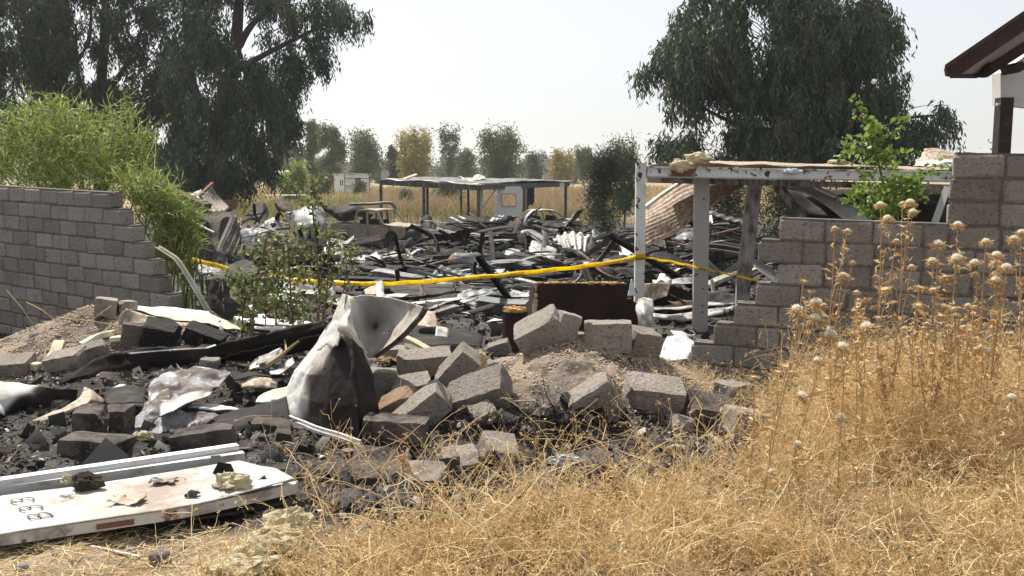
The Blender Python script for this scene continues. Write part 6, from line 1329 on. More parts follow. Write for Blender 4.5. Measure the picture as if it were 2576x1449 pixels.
# torn outer skin, folded lip and rim
sheet('torn_flap', [[z3(610, 330, Yc+.55), z3(650, 335, Yc+.48), z3(690, 350, Yc+.44)], [z3(520, 470, Yc+.55), z3(600, 470, Yc+.45), z3(678, 440, Yc+.36)], [z3(470, 590, Yc+.52), z3(560, 572, Yc+.42), z3(655, 548, Yc+.33)]], 'scorched', parent=cs, crumple=(.014, 6), tear=.25, thick=.004)
sheet('fold', [[z3(745, 115, Yc+.6), z3(765, 130, Yc+.55), z3(788, 160, Yc+.6)], [z3(748, 230, Yc+.52), z3(760, 250, Yc+.46), z3(775, 280, Yc+.52)], [z3(690, 290, Yc+.42), z3(735, 300, Yc+.38), z3(770, 340, Yc+.42)], [z3(650, 405, Yc+.36), z3(735, 410, Yc+.30), z3(820, 455, Yc+.36)], [z3(750, 490, Yc+.34), z3(830, 530, Yc+.32), z3(900, 640, Yc+.42)]], 'scorched', parent=cs, crumple=(.016, 6), thick=.005)
rim = [z3(120, 1090, Yc+.95), z3(210, 1150, Yc+.76), z3(320, 1205, Yc+.56), z3(560, 1290, Yc+.12), z3(730, 1345, Yc-.04), z3(850, 1385, Yc-.09)]
P = crom(np.array([tuple(W(*p)) for p in rim]), np.linspace(0, len(rim)-1, 30)); P = [Vector(p)+nvec(p, 5, 3)*.006 for p in P]
m = MB().bar(P, .02, .035); m.bar([p+Vector((0, -.022, -.012)) for p in P], .012, .02); m.obj('rim', 'aluminium', cs)
wing = [[z3(735, 128, Yc+.9), z3(900, 112, Yc+1.1), z3(1050, 122, Yc+1.1), z3(1250, 168, Yc+.85), z3(1412, 215, Yc+.45)],
        [z3(760, 215, Yc+.92), z3(890, 200, Yc+1.18), z3(1040, 205, Yc+1.2), z3(1220, 240, Yc+.95), z3(1370, 290, Yc+.5)],
        [z3(800, 380, Yc+.9), z3(900, 370, Yc+1.2), z3(1020, 370, Yc+1.2), z3(1150, 380, Yc+.98), z3(1260, 420, Yc+.6)],
        [z3(855, 520, Yc+.85), z3(920, 510, Yc+1.1), z3(1000, 505, Yc+1.1), z3(1080, 510, Yc+.95), z3(1150, 520, Yc+.7)],
        [z3(900, 655, Yc+.8), z3(925, 650, Yc+.95), z3(950, 650, Yc+.95), z3(970, 640, Yc+.88), z3(985, 635, Yc+.8)]]
def soot_w(s, t, n): return float(.9*math.exp(-((s-.42)/.05)**2-((t-.52)/.05)**2)*(n > -.2)+.5*sstep(.93, 1, s))
def soot_w2(s, t, n): return float(np.clip(.75*math.exp(-((s-.38)/.18)**2-((t-.54)/.18)**2)+.28*sstep(.1, .5, n)+.25*sstep(.15, .0, abs(s-.9)), 0, 1))
sheet('wing', wing, 'scorched_soot', parent=cs, crumple=(.010, 5.0), res=(77, 65), thick=.006, sootf={'soot': soot_w, 'soot2': soot_w2}, holes=((.60, .62, .030), (.66, .60, .02)))
ed = [wing[0][4], wing[1][4], wing[2][4], wing[3][4], wing[4][4]]; P = [Vector(p) for p in crom(np.array([tuple(W(*p)) for p in ed]), np.linspace(0, 4, 20))]
MB().bar([p+nvec(p, 6, 2)*.012 for p in P], .03, .025).obj('torn_edge', 'tin_grey', cs)

# ---- sheets lying left of the curled one
def z5(x, y, Y): return (x*.434, 691.8+y*.434, Y)
Ye = YG(165, 972)
E_ = [(340, 622, 0), (450, 555, .1), (560, 487, .25), (720, 442, .4), (1000, 425, .7), (1250, 408, .95), (1500, 350, 1.2), (1700, 305, 1.4), (1885, 262, 1.6)]
Eb = [(345, 628, .05), (460, 628, .15), (600, 628, .25), (760, 610, .45), (980, 575, .75), (1200, 535, 1.0), (1440, 480, 1.25), (1700, 400, 1.45), (1900, 335, 1.65)]
sheet('long_sheet', [[z5(x, y-6, Ye+d+.22) for x, y, d in E_], [z5(x, y, Ye+d+.1) for x, y, d in E_], [z5((x+a)/2, (y+b)/2, Ye+(d+c)/2+.02) for (x, y, d), (a, b, c) in zip(E_, Eb)], [z5(x, y, Ye+d) for x, y, d in Eb]], 'soot_inside', 'long black curved sheet running from the left edge up to the curled white sheet', crumple=(.03, 5), res=(70, 16), thick=.006, holes=((.125, .80, .016),), lin=True, tear=.25)
e2 = [[z5(1050, 560, Ye+.4), z5(1300, 480, Ye+.65), z5(1600, 400, Ye+.9), z5(1930, 340, Ye+1.1)], [z5(1100, 560, Ye+.5), z5(1330, 520, Ye+.75), z5(1650, 470, Ye+1.0), z5(1900, 420, Ye+1.2)]]
sheet('long_sheet', e2, 'soot_inside', 'second black fold lying under the long black curved sheet', crumple=(.03, 5), res=(50, 10), thick=.006, tear=.2)
beam('pale_flashing', 'pale crumpled flashing along the upper edge of the long black sheet', [z5(720, 446, Ye+.28), z5(850, 436, Ye+.4), z5(1000, 424, Ye+.58), z5(1250, 408, Ye+.82)], .03, .012, 'tin_grey', 'flashing', .03, lip=False)
Yf_ = YG(60, 1068)
sheet('torn_sheet', [[z5(-260, 610, Yf_+.55), z5(-60, 610, Yf_+.5), z5(110, 618, Yf_+.5), z5(275, 655, Yf_+.45), z5(450, 664, Yf_+.5)], [z5(-260, 700, Yf_+.3), z5(-60, 700, Yf_+.25), z5(80, 720, Yf_+.3), z5(260, 735, Yf_+.42), z5(440, 730, Yf_+.48)], [z5(-260, 800, Yf_), z5(-60, 800, Yf_), z5(80, 840, Yf_+.3), z5(230, 845, Yf_+.42), z5(420, 800, Yf_+.48)]], 'scorched_soot', 'torn sheet at the left edge, white on its left, black with soot on the right', crumple=(.03, 3), res=(50, 24), thick=.005,
      sootf={'soot': lambda s, t, n: float(sstep(.50, .56, s+.28*t-.12+.03*n)), 'soot2': lambda s, t, n: .2*float(n > .1)}, holes=((.72, .62, .018),))
sheet('folded_flap', [[z5(490, 648, Yf_+.25), z5(540, 668, Yf_+.22), z5(622, 738, Yf_+.3)], [z5(430, 740, Yf_+.05), z5(500, 745, Yf_), z5(560, 752, Yf_+.15)], [z5(180, 846, Yf_-.15), z5(250, 850, Yf_-.15), z5(380, 800, Yf_-.05)]], 'tin_tan', 'grey-beige folded corner of sheet lying over the sooty torn sheet', crumple=(.014, 4), thick=.005)
Yd = YG(1060*.434, 691.8+960*.434)
sheet('quilted_foil', [[z5(872, 622, Yd+.75), z5(940, 572, Yd+.9), z5(1060, 546, Yd+.95), z5(1200, 548, Yd+.95), z5(1345, 562, Yd+.9)], [z5(850, 690, Yd+.6), z5(930, 660, Yd+.62), z5(1050, 640, Yd+.65), z5(1160, 640, Yd+.65), z5(1250, 640, Yd+.65)], [z5(820, 790, Yd+.42), z5(900, 760, Yd+.40), z5(1000, 740, Yd+.42), z5(1080, 720, Yd+.45), z5(1180, 700, Yd+.5)], [z5(778, 905, Yd+.3), z5(830, 900, Yd+.25), z5(900, 850, Yd+.28), z5(950, 820, Yd+.3), z5(1000, 790, Yd+.32)]], 'foil', 'crumpled silvery quilted foil sheet in the left heap', 'foil sheet', crumple=(.035, 3.4), res=(44, 40), thick=.008)
sheet('quilted_foil', [[z5(900, 850, Yd+.26), z5(985, 790, Yd+.32), z5(1080, 790, Yd+.34), z5(1180, 800, Yd+.34), z5(1270, 808, Yd+.32)], [z5(850, 910, Yd+.16), z5(960, 880, Yd+.2), z5(1030, 870, Yd+.24), z5(1110, 860, Yd+.24), z5(1190, 870, Yd+.2)], [z5(900, 985, Yd), z5(960, 980, Yd+.02), z5(1010, 965, Yd+.05), z5(1070, 930, Yd+.1), z5(1130, 905, Yd+.12)]], 'foil', 'lower fold of bluish quilted foil, just behind the white rail', 'foil sheet', crumple=(.03, 4), res=(34, 28), thick=.008)
sheet('folded_flap', [[z5(925, 745, Yd+.38), z5(1050, 700, Yd+.45), z5(1150, 672, Yd+.5), z5(1235, 672, Yd+.52)], [z5(920, 825, Yd+.18), z5(1000, 790, Yd+.24), z5(1090, 745, Yd+.34), z5(1220, 690, Yd+.46)]], 'tin_grey', 'grey folded strip lying across the quilted foil', crumple=(.012, 5), thick=.006)
sheet('black_sheet', [[z5(1270, 812, Yd+.42), z5(1400, 770, Yd+.5), z5(1530, 740, Yd+.6), z5(1660, 705, Yd+.7)], [z5(1160, 905, Yd+.1), z5(1380, 880, Yd+.15), z5(1540, 860, Yd+.3), z5(1680, 830, Yd+.4)], [z5(1160, 930, Yd), z5(1380, 960, Yd+.05), z5(1540, 940, Yd+.15), z5(1680, 920, Yd+.3)]], 'char', 'black sheet between the quilted foil and the curled white sheet', crumple=(.02, 3), thick=.006)
for lab, rows, mat in [
 ('cream bent board end above the black sheet, left of the curled sheet', [[z5(1495, 700, Yd+.72), z5(1560, 670, Yd+.8), z5(1665, 640, Yd+.9)], [z5(1480, 735, Yd+.6), z5(1560, 735, Yd+.66), z5(1650, 710, Yd+.74)]], 'tin_cream'),
 ('white torn strip lying above the quilted foil fold', [[z5(1100, 745, Yd+.55), z5(1200, 740, Yd+.6), z5(1380, 778, Yd+.6)], [z5(1090, 768, Yd+.42), z5(1200, 785, Yd+.42), z5(1390, 792, Yd+.5)]], 'tin_white'),
 ('pale box-shaped strip behind the foil, left of the curled sheet', [[z5(1400, 598, Yd+1.0), z5(1500, 600, Yd+1.0), z5(1608, 606, Yd+1.0)], [z5(1400, 655, Yd+.9), z5(1500, 660, Yd+.9), z5(1606, 662, Yd+.9)]], 'tin_tan'),
 ('dark sheet humped between the torn sheet and the foil', [[z5(600, 690, Yd+.8), z5(720, 640, Yd+.9), z5(850, 660, Yd+.9)], [z5(620, 745, Yd+.5), z5(720, 740, Yd+.5), z5(830, 730, Yd+.5)]], 'char'),
 ('pale tin edge on the dark humped sheet', [[z5(612, 682, Yd+.84), z5(700, 640, Yd+.95), z5(846, 668, Yd+.95)], [z5(612, 690, Yd+.78), z5(710, 655, Yd+.85), z5(836, 690, Yd+.85)]], 'tin_pale'),
 ('pointed pale plate right of the dry stick', [[z5(1440, 545, Yd+1.2), z5(1475, 490, Yd+1.3), z5(1500, 480, Yd+1.3)], [z5(1450, 540, Yd+1.15), z5(1560, 530, Yd+1.2), z5(1630, 430, Yd+1.35)]], 'tin_pale'),
 ('dark flat plate leaning under the pointed pale plate', [[z5(1500, 478, Yd+1.3), z5(1570, 450, Yd+1.4), z5(1636, 428, Yd+1.4)], [z5(1480, 520, Yd+1.1), z5(1560, 500, Yd+1.15), z5(1640, 470, Yd+1.2)]], 'tin_grey'),
 ('small pale scraps below the dry stick', [[z5(1560, 560, Yd+1.1), z5(1620, 530, Yd+1.2), z5(1700, 480, Yd+1.3)], [z5(1570, 575, Yd+1.0), z5(1640, 560, Yd+1.05), z5(1710, 510, Yd+1.2)]], 'tin_pale'),
 ('flat dark sheet lying behind the quilted foil', [[z5(1340, 560, Yd+1.1), z5(1500, 565, Yd+1.15), z5(1690, 570, Yd+1.2)], [z5(1350, 600, Yd+.95), z5(1500, 590, Yd+1), z5(1690, 600, Yd+1)]], 'char'),
]: sheet('tin_sheet', rows, mat, lab, crumple=(.016, 4), thick=.006, tear=.15)
m = MB(); P = [W(*z5(x, y, Yd+1.0+d)) for x, y, d in ((1545, 525, 0), (1600, 490, .05), (1660, 440, .1), (1735, 382, .15))]; m.tube(P, .018, .010, 7); m.tube([P[2], W(*z5(1655, 400, Yd+1.2)), W(*z5(1650, 375, Yd+1.2))], .01, .005, 5); m.obj('dry_stick', 'twig', label='forked brown dry stick lying against the long black sheet', cat='stick')
# cream sheet at the left, two faces; front one's shade painted as brown
Yh_ = YG(330, 868)
sheet('cream_sheet', [[z5(628, 182, Yh_+.9), z5(800, 182, Yh_+1.1), z5(1000, 188, Yh_+1.2), z5(1190, 202, Yh_+1.2), z5(1240, 240, Yh_+1.1), z5(1420, 310, Yh_+.9)], [z5(640, 260, Yh_+.5), z5(760, 225, Yh_+.6), z5(900, 225, Yh_+.7), z5(1100, 240, Yh_+.75), z5(1230, 270, Yh_+.75), z5(1400, 316, Yh_+.7)], [z5(662, 350, Yh_+.2), z5(690, 345, Yh_+.25), z5(720, 205, Yh_+.35), z5(960, 245, Yh_+.5), z5(1190, 285, Yh_+.55), z5(1400, 320, Yh_+.6)]], 'tin_cream', 'cream-coloured bent sheet on the left heap, lying on the burnt blocks', crumple=(.022, 3), res=(50, 24), thick=.005)
sheet('folded_flap', [[z5(728, 196, Yh_+.28), z5(860, 232, Yh_+.32), z5(1000, 268, Yh_+.38), z5(1180, 285, Yh_+.45)], [z5(712, 280, Yh_+.2), z5(820, 285, Yh_+.2), z5(900, 290, Yh_+.25), z5(1060, 300, Yh_+.35)], [z5(694, 362, Yh_+.12), z5(720, 350, Yh_+.12), z5(790, 300, Yh_+.16), z5(950, 290, Yh_+.28)]], 'tin_tan', 'front face of the cream sheet, its shade put into a brown colour', crumple=(.012, 4), thick=.005, tear=.1)
for lab, P, d in [('pale yellow foam strip on the brown soil', [(470, 405), (560, 355), (662, 336)], (.09, .05)), ('pale foam wedge standing on the brown soil', [(300, 482), (330, 430), (352, 385)], (.10, .03)), ('yellow foam scrap left of the grey blocks', [(165, 530), (235, 528)], (.10, .06)), ('short foam scrap right of the pale foam strip', [(640, 375), (720, 372)], (.10, .04))]:
    Pq = []
    for x, y in P: u, v = x*.434, 691.8+y*.434; g = G(u, v+8); Pq.append(W(u, v, g.y)); 
    Pq = [p if abs(p.y-Pq[0].y) < .6 else Vector((W(0, 0, 1).x*0+p.x*Pq[0].y/p.y, Pq[0].y, CAM.z+(p.z-CAM.z)*Pq[0].y/p.y)) for p in Pq]
    s = rnd.uniform(0, 20); m = MB(); C = [Vector(c) for c in crom(np.array([tuple(p) for p in Pq]), np.linspace(0, len(Pq)-1, 8))]; m.bar([c+nvec(c, 7, s)*.014 for c in C], d[0], d[1]); m.obj('foam_board', 'foam_board', label=lab, cat='foam')
# strips behind the saplings, gutter, burnt box
gut = [(398, 622, 11.8), (424, 638, 11.7), (446, 654, 11.6), (468, 686, 11.5), (492, 726, 11.4), (522, 778, 11.3)]
C = [Vector(c) for c in crom(np.array([tuple(W(*p)) for p in gut]), np.linspace(0, 5, 24))]; m = MB(); m.bar(C, .06, .012, (.3, -1, .3)); m.bar([c+Vector((-.025, -.02, 0)) for c in C], .012, .04, (.3, -1, .3)); m.bar([c+Vector((.025, -.02, .01)) for c in C], .012, .03, (.3, -1, .3)); m.obj('bent_gutter', 'tin_cream', label='long bent pale gutter strip hanging at the end of the left wall', cat='gutter')
bx = thing('burnt_box', 'dark burnt appliance box lying behind the saplings', 'appliance', W(575, 800, 11.5))
def bp(u, v, Y): return W(u, v, Y)
m = MB().prism([bp(560, 700, 11.5), bp(648, 690, 11.8), bp(652, 800, 11.6), bp(566, 806, 11.3)], (0, .5, 0)); m.obj('casing', 'car_dark', bx)
sheet('side_face', [[bp(516, 706, 11.8), bp(540, 698, 11.6), bp(562, 700, 11.45)], [bp(520, 770, 11.6), bp(540, 786, 11.4), bp(566, 806, 11.25)]], 'char_brown', parent=bx, crumple=(.03, 3))
sheet('lid', [[bp(520, 704, 11.85), bp(580, 668, 12.2), bp(640, 672, 12.2)], [bp(548, 706, 11.5), bp(600, 700, 11.6), bp(655, 690, 11.8)]], 'char_brown', parent=bx, crumple=(.04, 3))
for lab, rows, mat, kw in [
 ('white ribbed sheet lying behind the saplings, longest one', [[(588, 794, 10.6), (660, 800, 10.6), (750, 806, 10.5), (784, 810, 10.5)], [(592, 806, 10.2), (660, 816, 10.1), (740, 822, 10.1), (776, 826, 10.1)]], 'tin_white', dict(corr=(.012, 3, 1))),
 ('narrow white strip in front of the longest ribbed sheet', [[(640, 822, 9.9), (720, 824, 9.9), (764, 824, 9.9)], [(640, 830, 9.7), (720, 832, 9.7), (766, 830, 9.7)]], 'tin_white', {}),
 ('cream sheet with torn lower edge behind the saplings', [[(606, 752, 12.4), (680, 738, 12.6), (760, 750, 12.5)], [(602, 770, 11.9), (680, 760, 11.8), (752, 772, 11.9)]], 'tin_cream', dict(tear=.3)),
 ('greenish slanted strip between the saplings', [[(624, 768, 11.3), (640, 764, 11.4)], [(644, 796, 10.9), (674, 800, 10.9)]], 'tin_cream', {}),
 ('grey ash-covered sheet behind the right saplings', [[(700, 700, 14.2), (770, 706, 14.2), (840, 716, 14)], [(690, 730, 13.2), (770, 738, 13), (846, 746, 13)]], 'tin_grey', dict(crumple=(.06, 2))),
 ('bluish grey crumpled sheet at the end of the left wall', [[(500, 664, 15), (530, 668, 15), (556, 676, 15)], [(498, 690, 14.2), (530, 700, 14), (552, 706, 14.1)]], 'foil', dict(crumple=(.06, 2))),
 ('black scorched sheet in front of the wide-ribbed sheet, over the tape', [[(560, 668, 19), (600, 656, 19.3), (640, 660, 19)], [(552, 694, 18), (600, 690, 17.8), (650, 696, 18)]], 'char', dict(crumple=(.08, 1.6))),
 ('small brown board bit between the saplings', [[(668, 758, 11.2), (690, 762, 11.2)], [(668, 784, 11.1), (686, 790, 11.1)]], 'red_rust', {}),
 ('tan metal tongue sticking up behind the curled sheet, left', [[(915, 726, 13), (938, 718, 13.2), (962, 708, 13.2)], [(918, 740, 12.6), (940, 740, 12.5), (966, 742, 12.6)]], 'tin_tan', dict(crumple=(.03, 3))),
 ('white bent tongue sticking up behind the curled sheet, right', [[(946, 712, 12.9), (956, 708, 12.9), (964, 716, 12.9)], [(944, 744, 12.5), (956, 746, 12.4), (968, 746, 12.5)]], 'tin_white', dict(crumple=(.02, 3))),
]: sheet('tin_sheet', rows, mat, lab, **{**dict(crumple=(.018, 3)), **kw})
g = W(1004, 842, 8.6); MB().bar([W(1002, 842, 8.7), W(1040, 858, 8.5), W(1082, 882, 8.3)], .07, .028).obj('plank', 'wood_pale', label='pale plank leaning behind the broken blocks, under the curled wing', cat='plank')
m = MB(); c = G(1098, 884)
for k in range(9): a = -1+.25*k; m.bar([c+Vector((.006*k-.02, 0, -.02)), c+Vector((.02*k-.08, .01, .07+.02*math.sin(k*2.3)))], .012, .004, (0, 1, 0))
m.obj('straw_tuft', 'straw_pale', label='pale fan of broken straw standing beside the plank end', cat='straw')
wool('wool_tuft', 'yellow-brown wool tuft standing on the block at the left slope of the mound', W(1206, 930, YG(1206, 950)-.1), (.13, .11, .17))
wool('wool_tuft', 'wool tuft behind the sooty lengthwise block', W(360, 1106, YG(360, 1112)), (.12, .08, .07))
wool('wool_tuft', 'pale wool hanging in the leftmost sapling', W(593, 745, 10.4), (.12, .10, .13))
for i, (u, v, d) in enumerate([(722, 1352, (.20, .14, .14)), (690, 1386, (.24, .16, .12)), (640, 1412, (.16, .12, .09)), (616, 1440, (.26, .14, .08)), (748, 1340, (.10, .10, .14))]):
    wool('wool_tuft', ['largest yellow wool heap at the edge of the weeds', 'yellow wool lump in front of the largest heap', 'pale wool lump left of the heaps in the weeds', 'flat pale wool scrap at the bottom edge', 'upright wool tuft at the top of the largest heap'][i], G(u, v), d)
m = MB()   # little pale litter
for lab, u, v, d, mat in [('twisted pale chip at the right of the burnt roots', 1560, 1030, (.05, .03, .09), 'wool'), ('cream wool lump in the weeds right of the burnt roots', 1702, 1136, (.10, .06, .05), 'wool'), ('pinkish cloth scrap on top of the mound', 1510, 870, (.12, .05, .03), 'wool'), ('white plastic crumple in the weeds', 1420, 1170, (.16, .08, .08), 'white_plastic'), ('grey and white crumpled plastic lower in the weeds', 1490, 1265, (.15, .10, .10), 'foil')]:
    wool('litter', lab, G(u, v), d, mat, cat='litter')
for lab, P, w_ in [('white splinter left of the burnt roots', [(1230, 1062), (1262, 1030)], .03), ('pale dry cane lying over the burnt roots', [(1235, 1024), (1270, 1010), (1345, 1008)], .016), ('charred log end right of the burnt roots', [(1420, 1000), (1470, 1040), (1492, 1066)], .09)]:
    Pq = [W(u, v, YG(u, v+12)-.05) for u, v in P]; MB().tube(Pq, w_/2, w_/2*.8, 7).obj('splinter' if w_ < .05 else 'charred_log', 'wood_pale' if w_ < .05 else 'charcoal', label=lab, cat='splinter' if w_ < .05 else 'log')
# burnt root tangle: one bush
c = G(1350, 1110); n = 1000
st = np.array(tuple(c))+rng.normal(size=(n, 3))*np.array([.27, .13, .04])+np.array([0, .0, .03]); k = 7
d0 = unit(n)*np.array([1, .7, .6]); stp = np.cumsum(d0[:, None]*.028+rng.normal(size=(n, k, 3))*.026, 1); path = st[:, None]+stp
path[:, :, 2] = np.maximum(path[:, :, 2], gz(path[:, :, 0], path[:, :, 1])+.005)
V, Fc = ribbons(path, rng.uniform(.004, .010, n)); obj('burnt_roots', V, Fc, 'charcoal', label='tangle of burnt black roots and wires under the mound', cat='burnt bush')
# clods and gravel on the heaps
def clod_field(name, label, n, fx, mat, smin, smax):
    xs, ys_ = fx(n); z = gz(xs, ys_); n = len(xs); sz = np.exp(rng.uniform(math.log(smin), math.log(smax), n))
    base = np.array([[1, 0, 0], [-.5, .87, 0], [-.5, -.87, 0], [.1, .1, .8], [0, 0, -.5]]); V = base[None]*sz[:, None, None]*rng.uniform(.6, 1.3, (n, 5, 1)); a = rng.uniform(0, 6.28, n); ca, sa = np.cos(a), np.sin(a)
    X = V[:, :, 0]*ca[:, None]-V[:, :, 1]*sa[:, None]; Y_ = V[:, :, 0]*sa[:, None]+V[:, :, 1]*ca[:, None]
    V = np.stack([X+xs[:, None], Y_+ys_[:, None], V[:, :, 2]+z[:, None]+sz[:, None]*.2], 2)
    Fc = (np.arange(n)[:, None, None]*5+np.array([[0, 1, 3], [1, 2, 3], [2, 0, 3], [1, 0, 4], [2, 1, 4], [0, 2, 4]])[None]).reshape(-1, 3)
    return obj(name, V.reshape(-1, 3), Fc, mat, kind='stuff', label=label, cat='gravel')
clod_field('soil_gravel', 'gravel and crumbs of soil on the mounds', 9000, lambda n: (np.concatenate([rng.normal(.65, .62, n//2), rng.normal(-4.1, .8, n//2)]), np.concatenate([rng.normal(6.9, .4, n//2), rng.normal(9.3, .6, n//2)])), 'gravel', .006, .02)
def blackzone(n):
    ys_ = rng.uniform(4.1, 8.4, n); uu = rng.uniform(-60, 1950, n); xs = (uu-CU)/F*ys_; ok = rng.random(n) < masks(xs, ys_)[0]*(1-masks(xs, ys_)[2]); return xs[ok], ys_[ok]
clod_field('ash_clods', 'black clods of ash and burnt soil in the foreground', 20000, blackzone, 'clods', .004, .022)
# ================================================================== NEAR PLANTS
# ---- bright green wiry bush behind the left wall
def wiry_bush(label, ells, Y, foot, n, mat, name='green_bush', st=(.75, 1.5)):
    root = thing(name, label, 'bush', Vector((foot[0], foot[1], gzf(*foot))))
    m = MB(); Pp, Pd = [], []
    f = np.array([foot[0], foot[1], gzf(*foot)]); wsum = sum(e[2]*e[3] for e in ells)
    stems = []
    for (u, v, ru, rv) in ells:
        k = max(6, int(n*ru*rv/wsum)); a = rng.normal(size=(k, 3)); a /= np.linalg.norm(a, axis=1, keepdims=True); a *= (rng.uniform(.05, 1.2, k)**.4)[:, None]
        for q in a: p = W(u+q[0]*ru, v-q[2]*rv, Y+q[1]*ru*Y/F*.8); stems.append(tuple(p))
    stems = np.array(stems); k = len(stems)
    # arching wiry shoots
    out = (stems-f); out[:, 2] *= .5; out /= np.linalg.norm(out, axis=1, keepdims=True); d = out+unit(k)*.9+np.array([0, 0, .5]); d /= np.linalg.norm(d, axis=1, keepdims=True)
    L_ = rng.uniform(.3, .95, k)[:, None, None]; t = np.linspace(0, 1, 7)
    path = stems[:, None]-d[:, None]*L_*.5+d[:, None]*L_*t[None, :, None]+np.array([0, 0, -.9])*L_*(t**2)[None, :, None]*rng.uniform(.1, .7, k)[:, None, None]+np.cumsum(rng.normal(size=(k, 7, 3))*.012, 1)
    V1, F1 = ribbons(path, .016, .5)
    # thin curved leaves along the shoots
    b = path[:, 1:].reshape(-1, 3); D = np.gradient(path, axis=1)[:, 1:].reshape(-1, 3); D /= np.linalg.norm(D, axis=1, keepdims=True)+1e-9
    V2, F2 = strips(b, D*.6+unit(len(b))*.8, rng.uniform(.08, .26, len(b)), rng.uniform(.012, .024, len(b)), bend=.16)
    mb = MB()
    for q in range(26):
        p = stems[rng.integers(k)]; g = f+np.array([rng.normal()*.3, rng.normal()*.2, -.1]); mid = (g+p)/2+rng.normal(size=3)*.2; mb.tube([Vector(c) for c in crom(np.array([g, mid, p]), np.linspace(0, 2, 8))], .022, .006, 5)
    mb.obj('stem', 'leaf_bush', root); V, Fc = join([(V1, F1), (V2, F2)]); obj('foliage', V, Fc, mat, root); return root
wiry_bush('big bright green wiry bush rising over the left block wall', [(140, 360, 170, 110), (60, 400, 110, 90), (260, 380, 110, 90), (330, 350, 50, 45), (120, 280, 90, 45), (300, 280, 40, 40), (20, 320, 60, 60), (220, 430, 160, 50), (90, 460, 130, 30), (370, 370, 30, 40), (180, 330, 120, 90)], 15.6, (-7.3, 15.8), 900, 'leaf_bush')
wiry_bush('lower bright green bush spilling past the broken end of the left wall', [(400, 510, 70, 55), (430, 570, 60, 50), (370, 480, 50, 35), (460, 600, 40, 40), (420, 640, 40, 25), (470, 540, 36, 40), (350, 450, 60, 30)], 14.6, (-5.4, 14.8), 420, 'leaf_bush')
# mossy slanting roof edge behind the lower bush
MB().bar([W(330, 440, 17), W(430, 480, 16.6), W(520, 520, 16.2)], .22, .10).obj('slanting_beam', 'bark', label='weathered slanting beam half hidden in the lower green bush', cat='beam')

# ---- saplings
def sapling(label, foot, pts, rb, nleaf, mat, Y, spread, leaf=(.05, .034), twigs=10, barkm='bark_red', name='sapling'):
    """pts: view points from the foot up"""
    P = [W(u, v, Y) for u, v in pts]; g = gzf(P[0].x, P[0].y); P.insert(0, Vector((P[0].x, P[0].y, min(g, P[0].z)-.05)))
    root = thing(name, label, 'sapling', P[0]); C = crom(np.array([tuple(p) for p in P]), np.linspace(0, len(P)-1, 16))
    MB().tube([Vector(c) for c in C], rb, rb*.3, 6).obj('stem', barkm, root)
    m = MB(); tips = []
    for k in range(twigs):
        t = rnd.uniform(.22, 1); q = Vector(crom(C, [t*15])[0]); a = rnd.uniform(0, 6.28); L_ = spread*rnd.uniform(.4, 1)*(1.15-.55*t); e = q+Vector((math.cos(a)*L_, math.sin(a)*L_*.8, L_*rnd.uniform(.1, .9)))
        md = q.lerp(e, .5)+Vector((0, 0, .05*L_)); m.tube([q, md, e], rb*.32, rb*.12, 4)
        for s in np.linspace(.15, 1, 10): tips.append(q.lerp(e, s)+Vector((0, 0, .05*math.sin(3*s)*L_)))
    for s in np.linspace(.4, 1, 10): tips.append(Vector(crom(C, [s*15])[0]))
    m.obj('twigs', barkm, root)
    tips = np.array([tuple(p) for p in tips]); b = tips[rng.integers(0, len(tips), nleaf)]+rng.normal(size=(nleaf, 3))*.035
    D = unit(nleaf)+np.array([0, 0, .15]); n = nleaf; Ln = leaf[0]*rng.uniform(.6, 1.4, n)[:, None]; Wd = leaf[1]*rng.uniform(.7, 1.3, n)[:, None]
    D /= np.linalg.norm(D, axis=1, keepdims=True); S = np.cross(D, unit(n)); S /= np.linalg.norm(S, axis=1, keepdims=True)+1e-9; N = np.cross(D, S)
    V = np.stack([b, b+D*Ln*.3+S*Wd*.45, b+D*Ln*.72+S*Wd*.40, b+D*Ln-N*Ln*.12, b+D*Ln*.72-S*Wd*.40, b+D*Ln*.3-S*Wd*.45], 1).reshape(-1, 3)
    Fc = (np.arange(n)[:, None, None]*6+np.array([[0, 1, 2, 3], [0, 3, 4, 5]])[None]).reshape(-1, 4)
    obj('leaves', V, Fc, mat, root); return root
sapling('thickest sapling stem with yellow-green leaves, left in the row', None, [(634, 826), (640, 760), (650, 690), (662, 640), (668, 600)], .022, 300, 'leaf_sapling', 9.6, .42)
sapling('short thin sapling left of the thickest stem', None, [(608, 826), (610, 790), (600, 740), (585, 700)], .010, 240, 'leaf_sapling', 9.5, .30, twigs=7)
sapling('leafy green sapling in the middle of the row', None, [(737, 816), (732, 750), (728, 680), (722, 600)], .018, 600, 'leaf_sapling', 10.2, .45, twigs=16)
sapling('green sapling left of the leafy middle one', None, [(694, 812), (696, 760), (700, 700), (690, 640)], .012, 340, 'leaf_sapling', 10.1, .36, twigs=12)
sapling('tall sapling with a bare upper stem in front of the van shell', None, [(800, 806), (804, 740), (798, 660), (792, 590), (786, 520), (780, 470)], .020, 330, 'leaf_sapling', 10.6, .40, twigs=11)
sapling('right sapling of the pair in front of the van shell', None, [(812, 806), (822, 740), (826, 660), (828, 590)], .016, 330, 'leaf_sapling', 10.7, .38, twigs=11)
sapling('thin reddish sapling at the right end of the row, by the tape', None, [(860, 770), (866, 720), (874, 660), (882, 636)], .010, 120, 'leaf_sapling', 11.2, .25, twigs=6)
sapling('thin leafy sapling at the left end of the row', None, [(668, 800), (672, 760), (668, 720)], .008, 260, 'leaf_sapling', 9.9, .26, twigs=8)
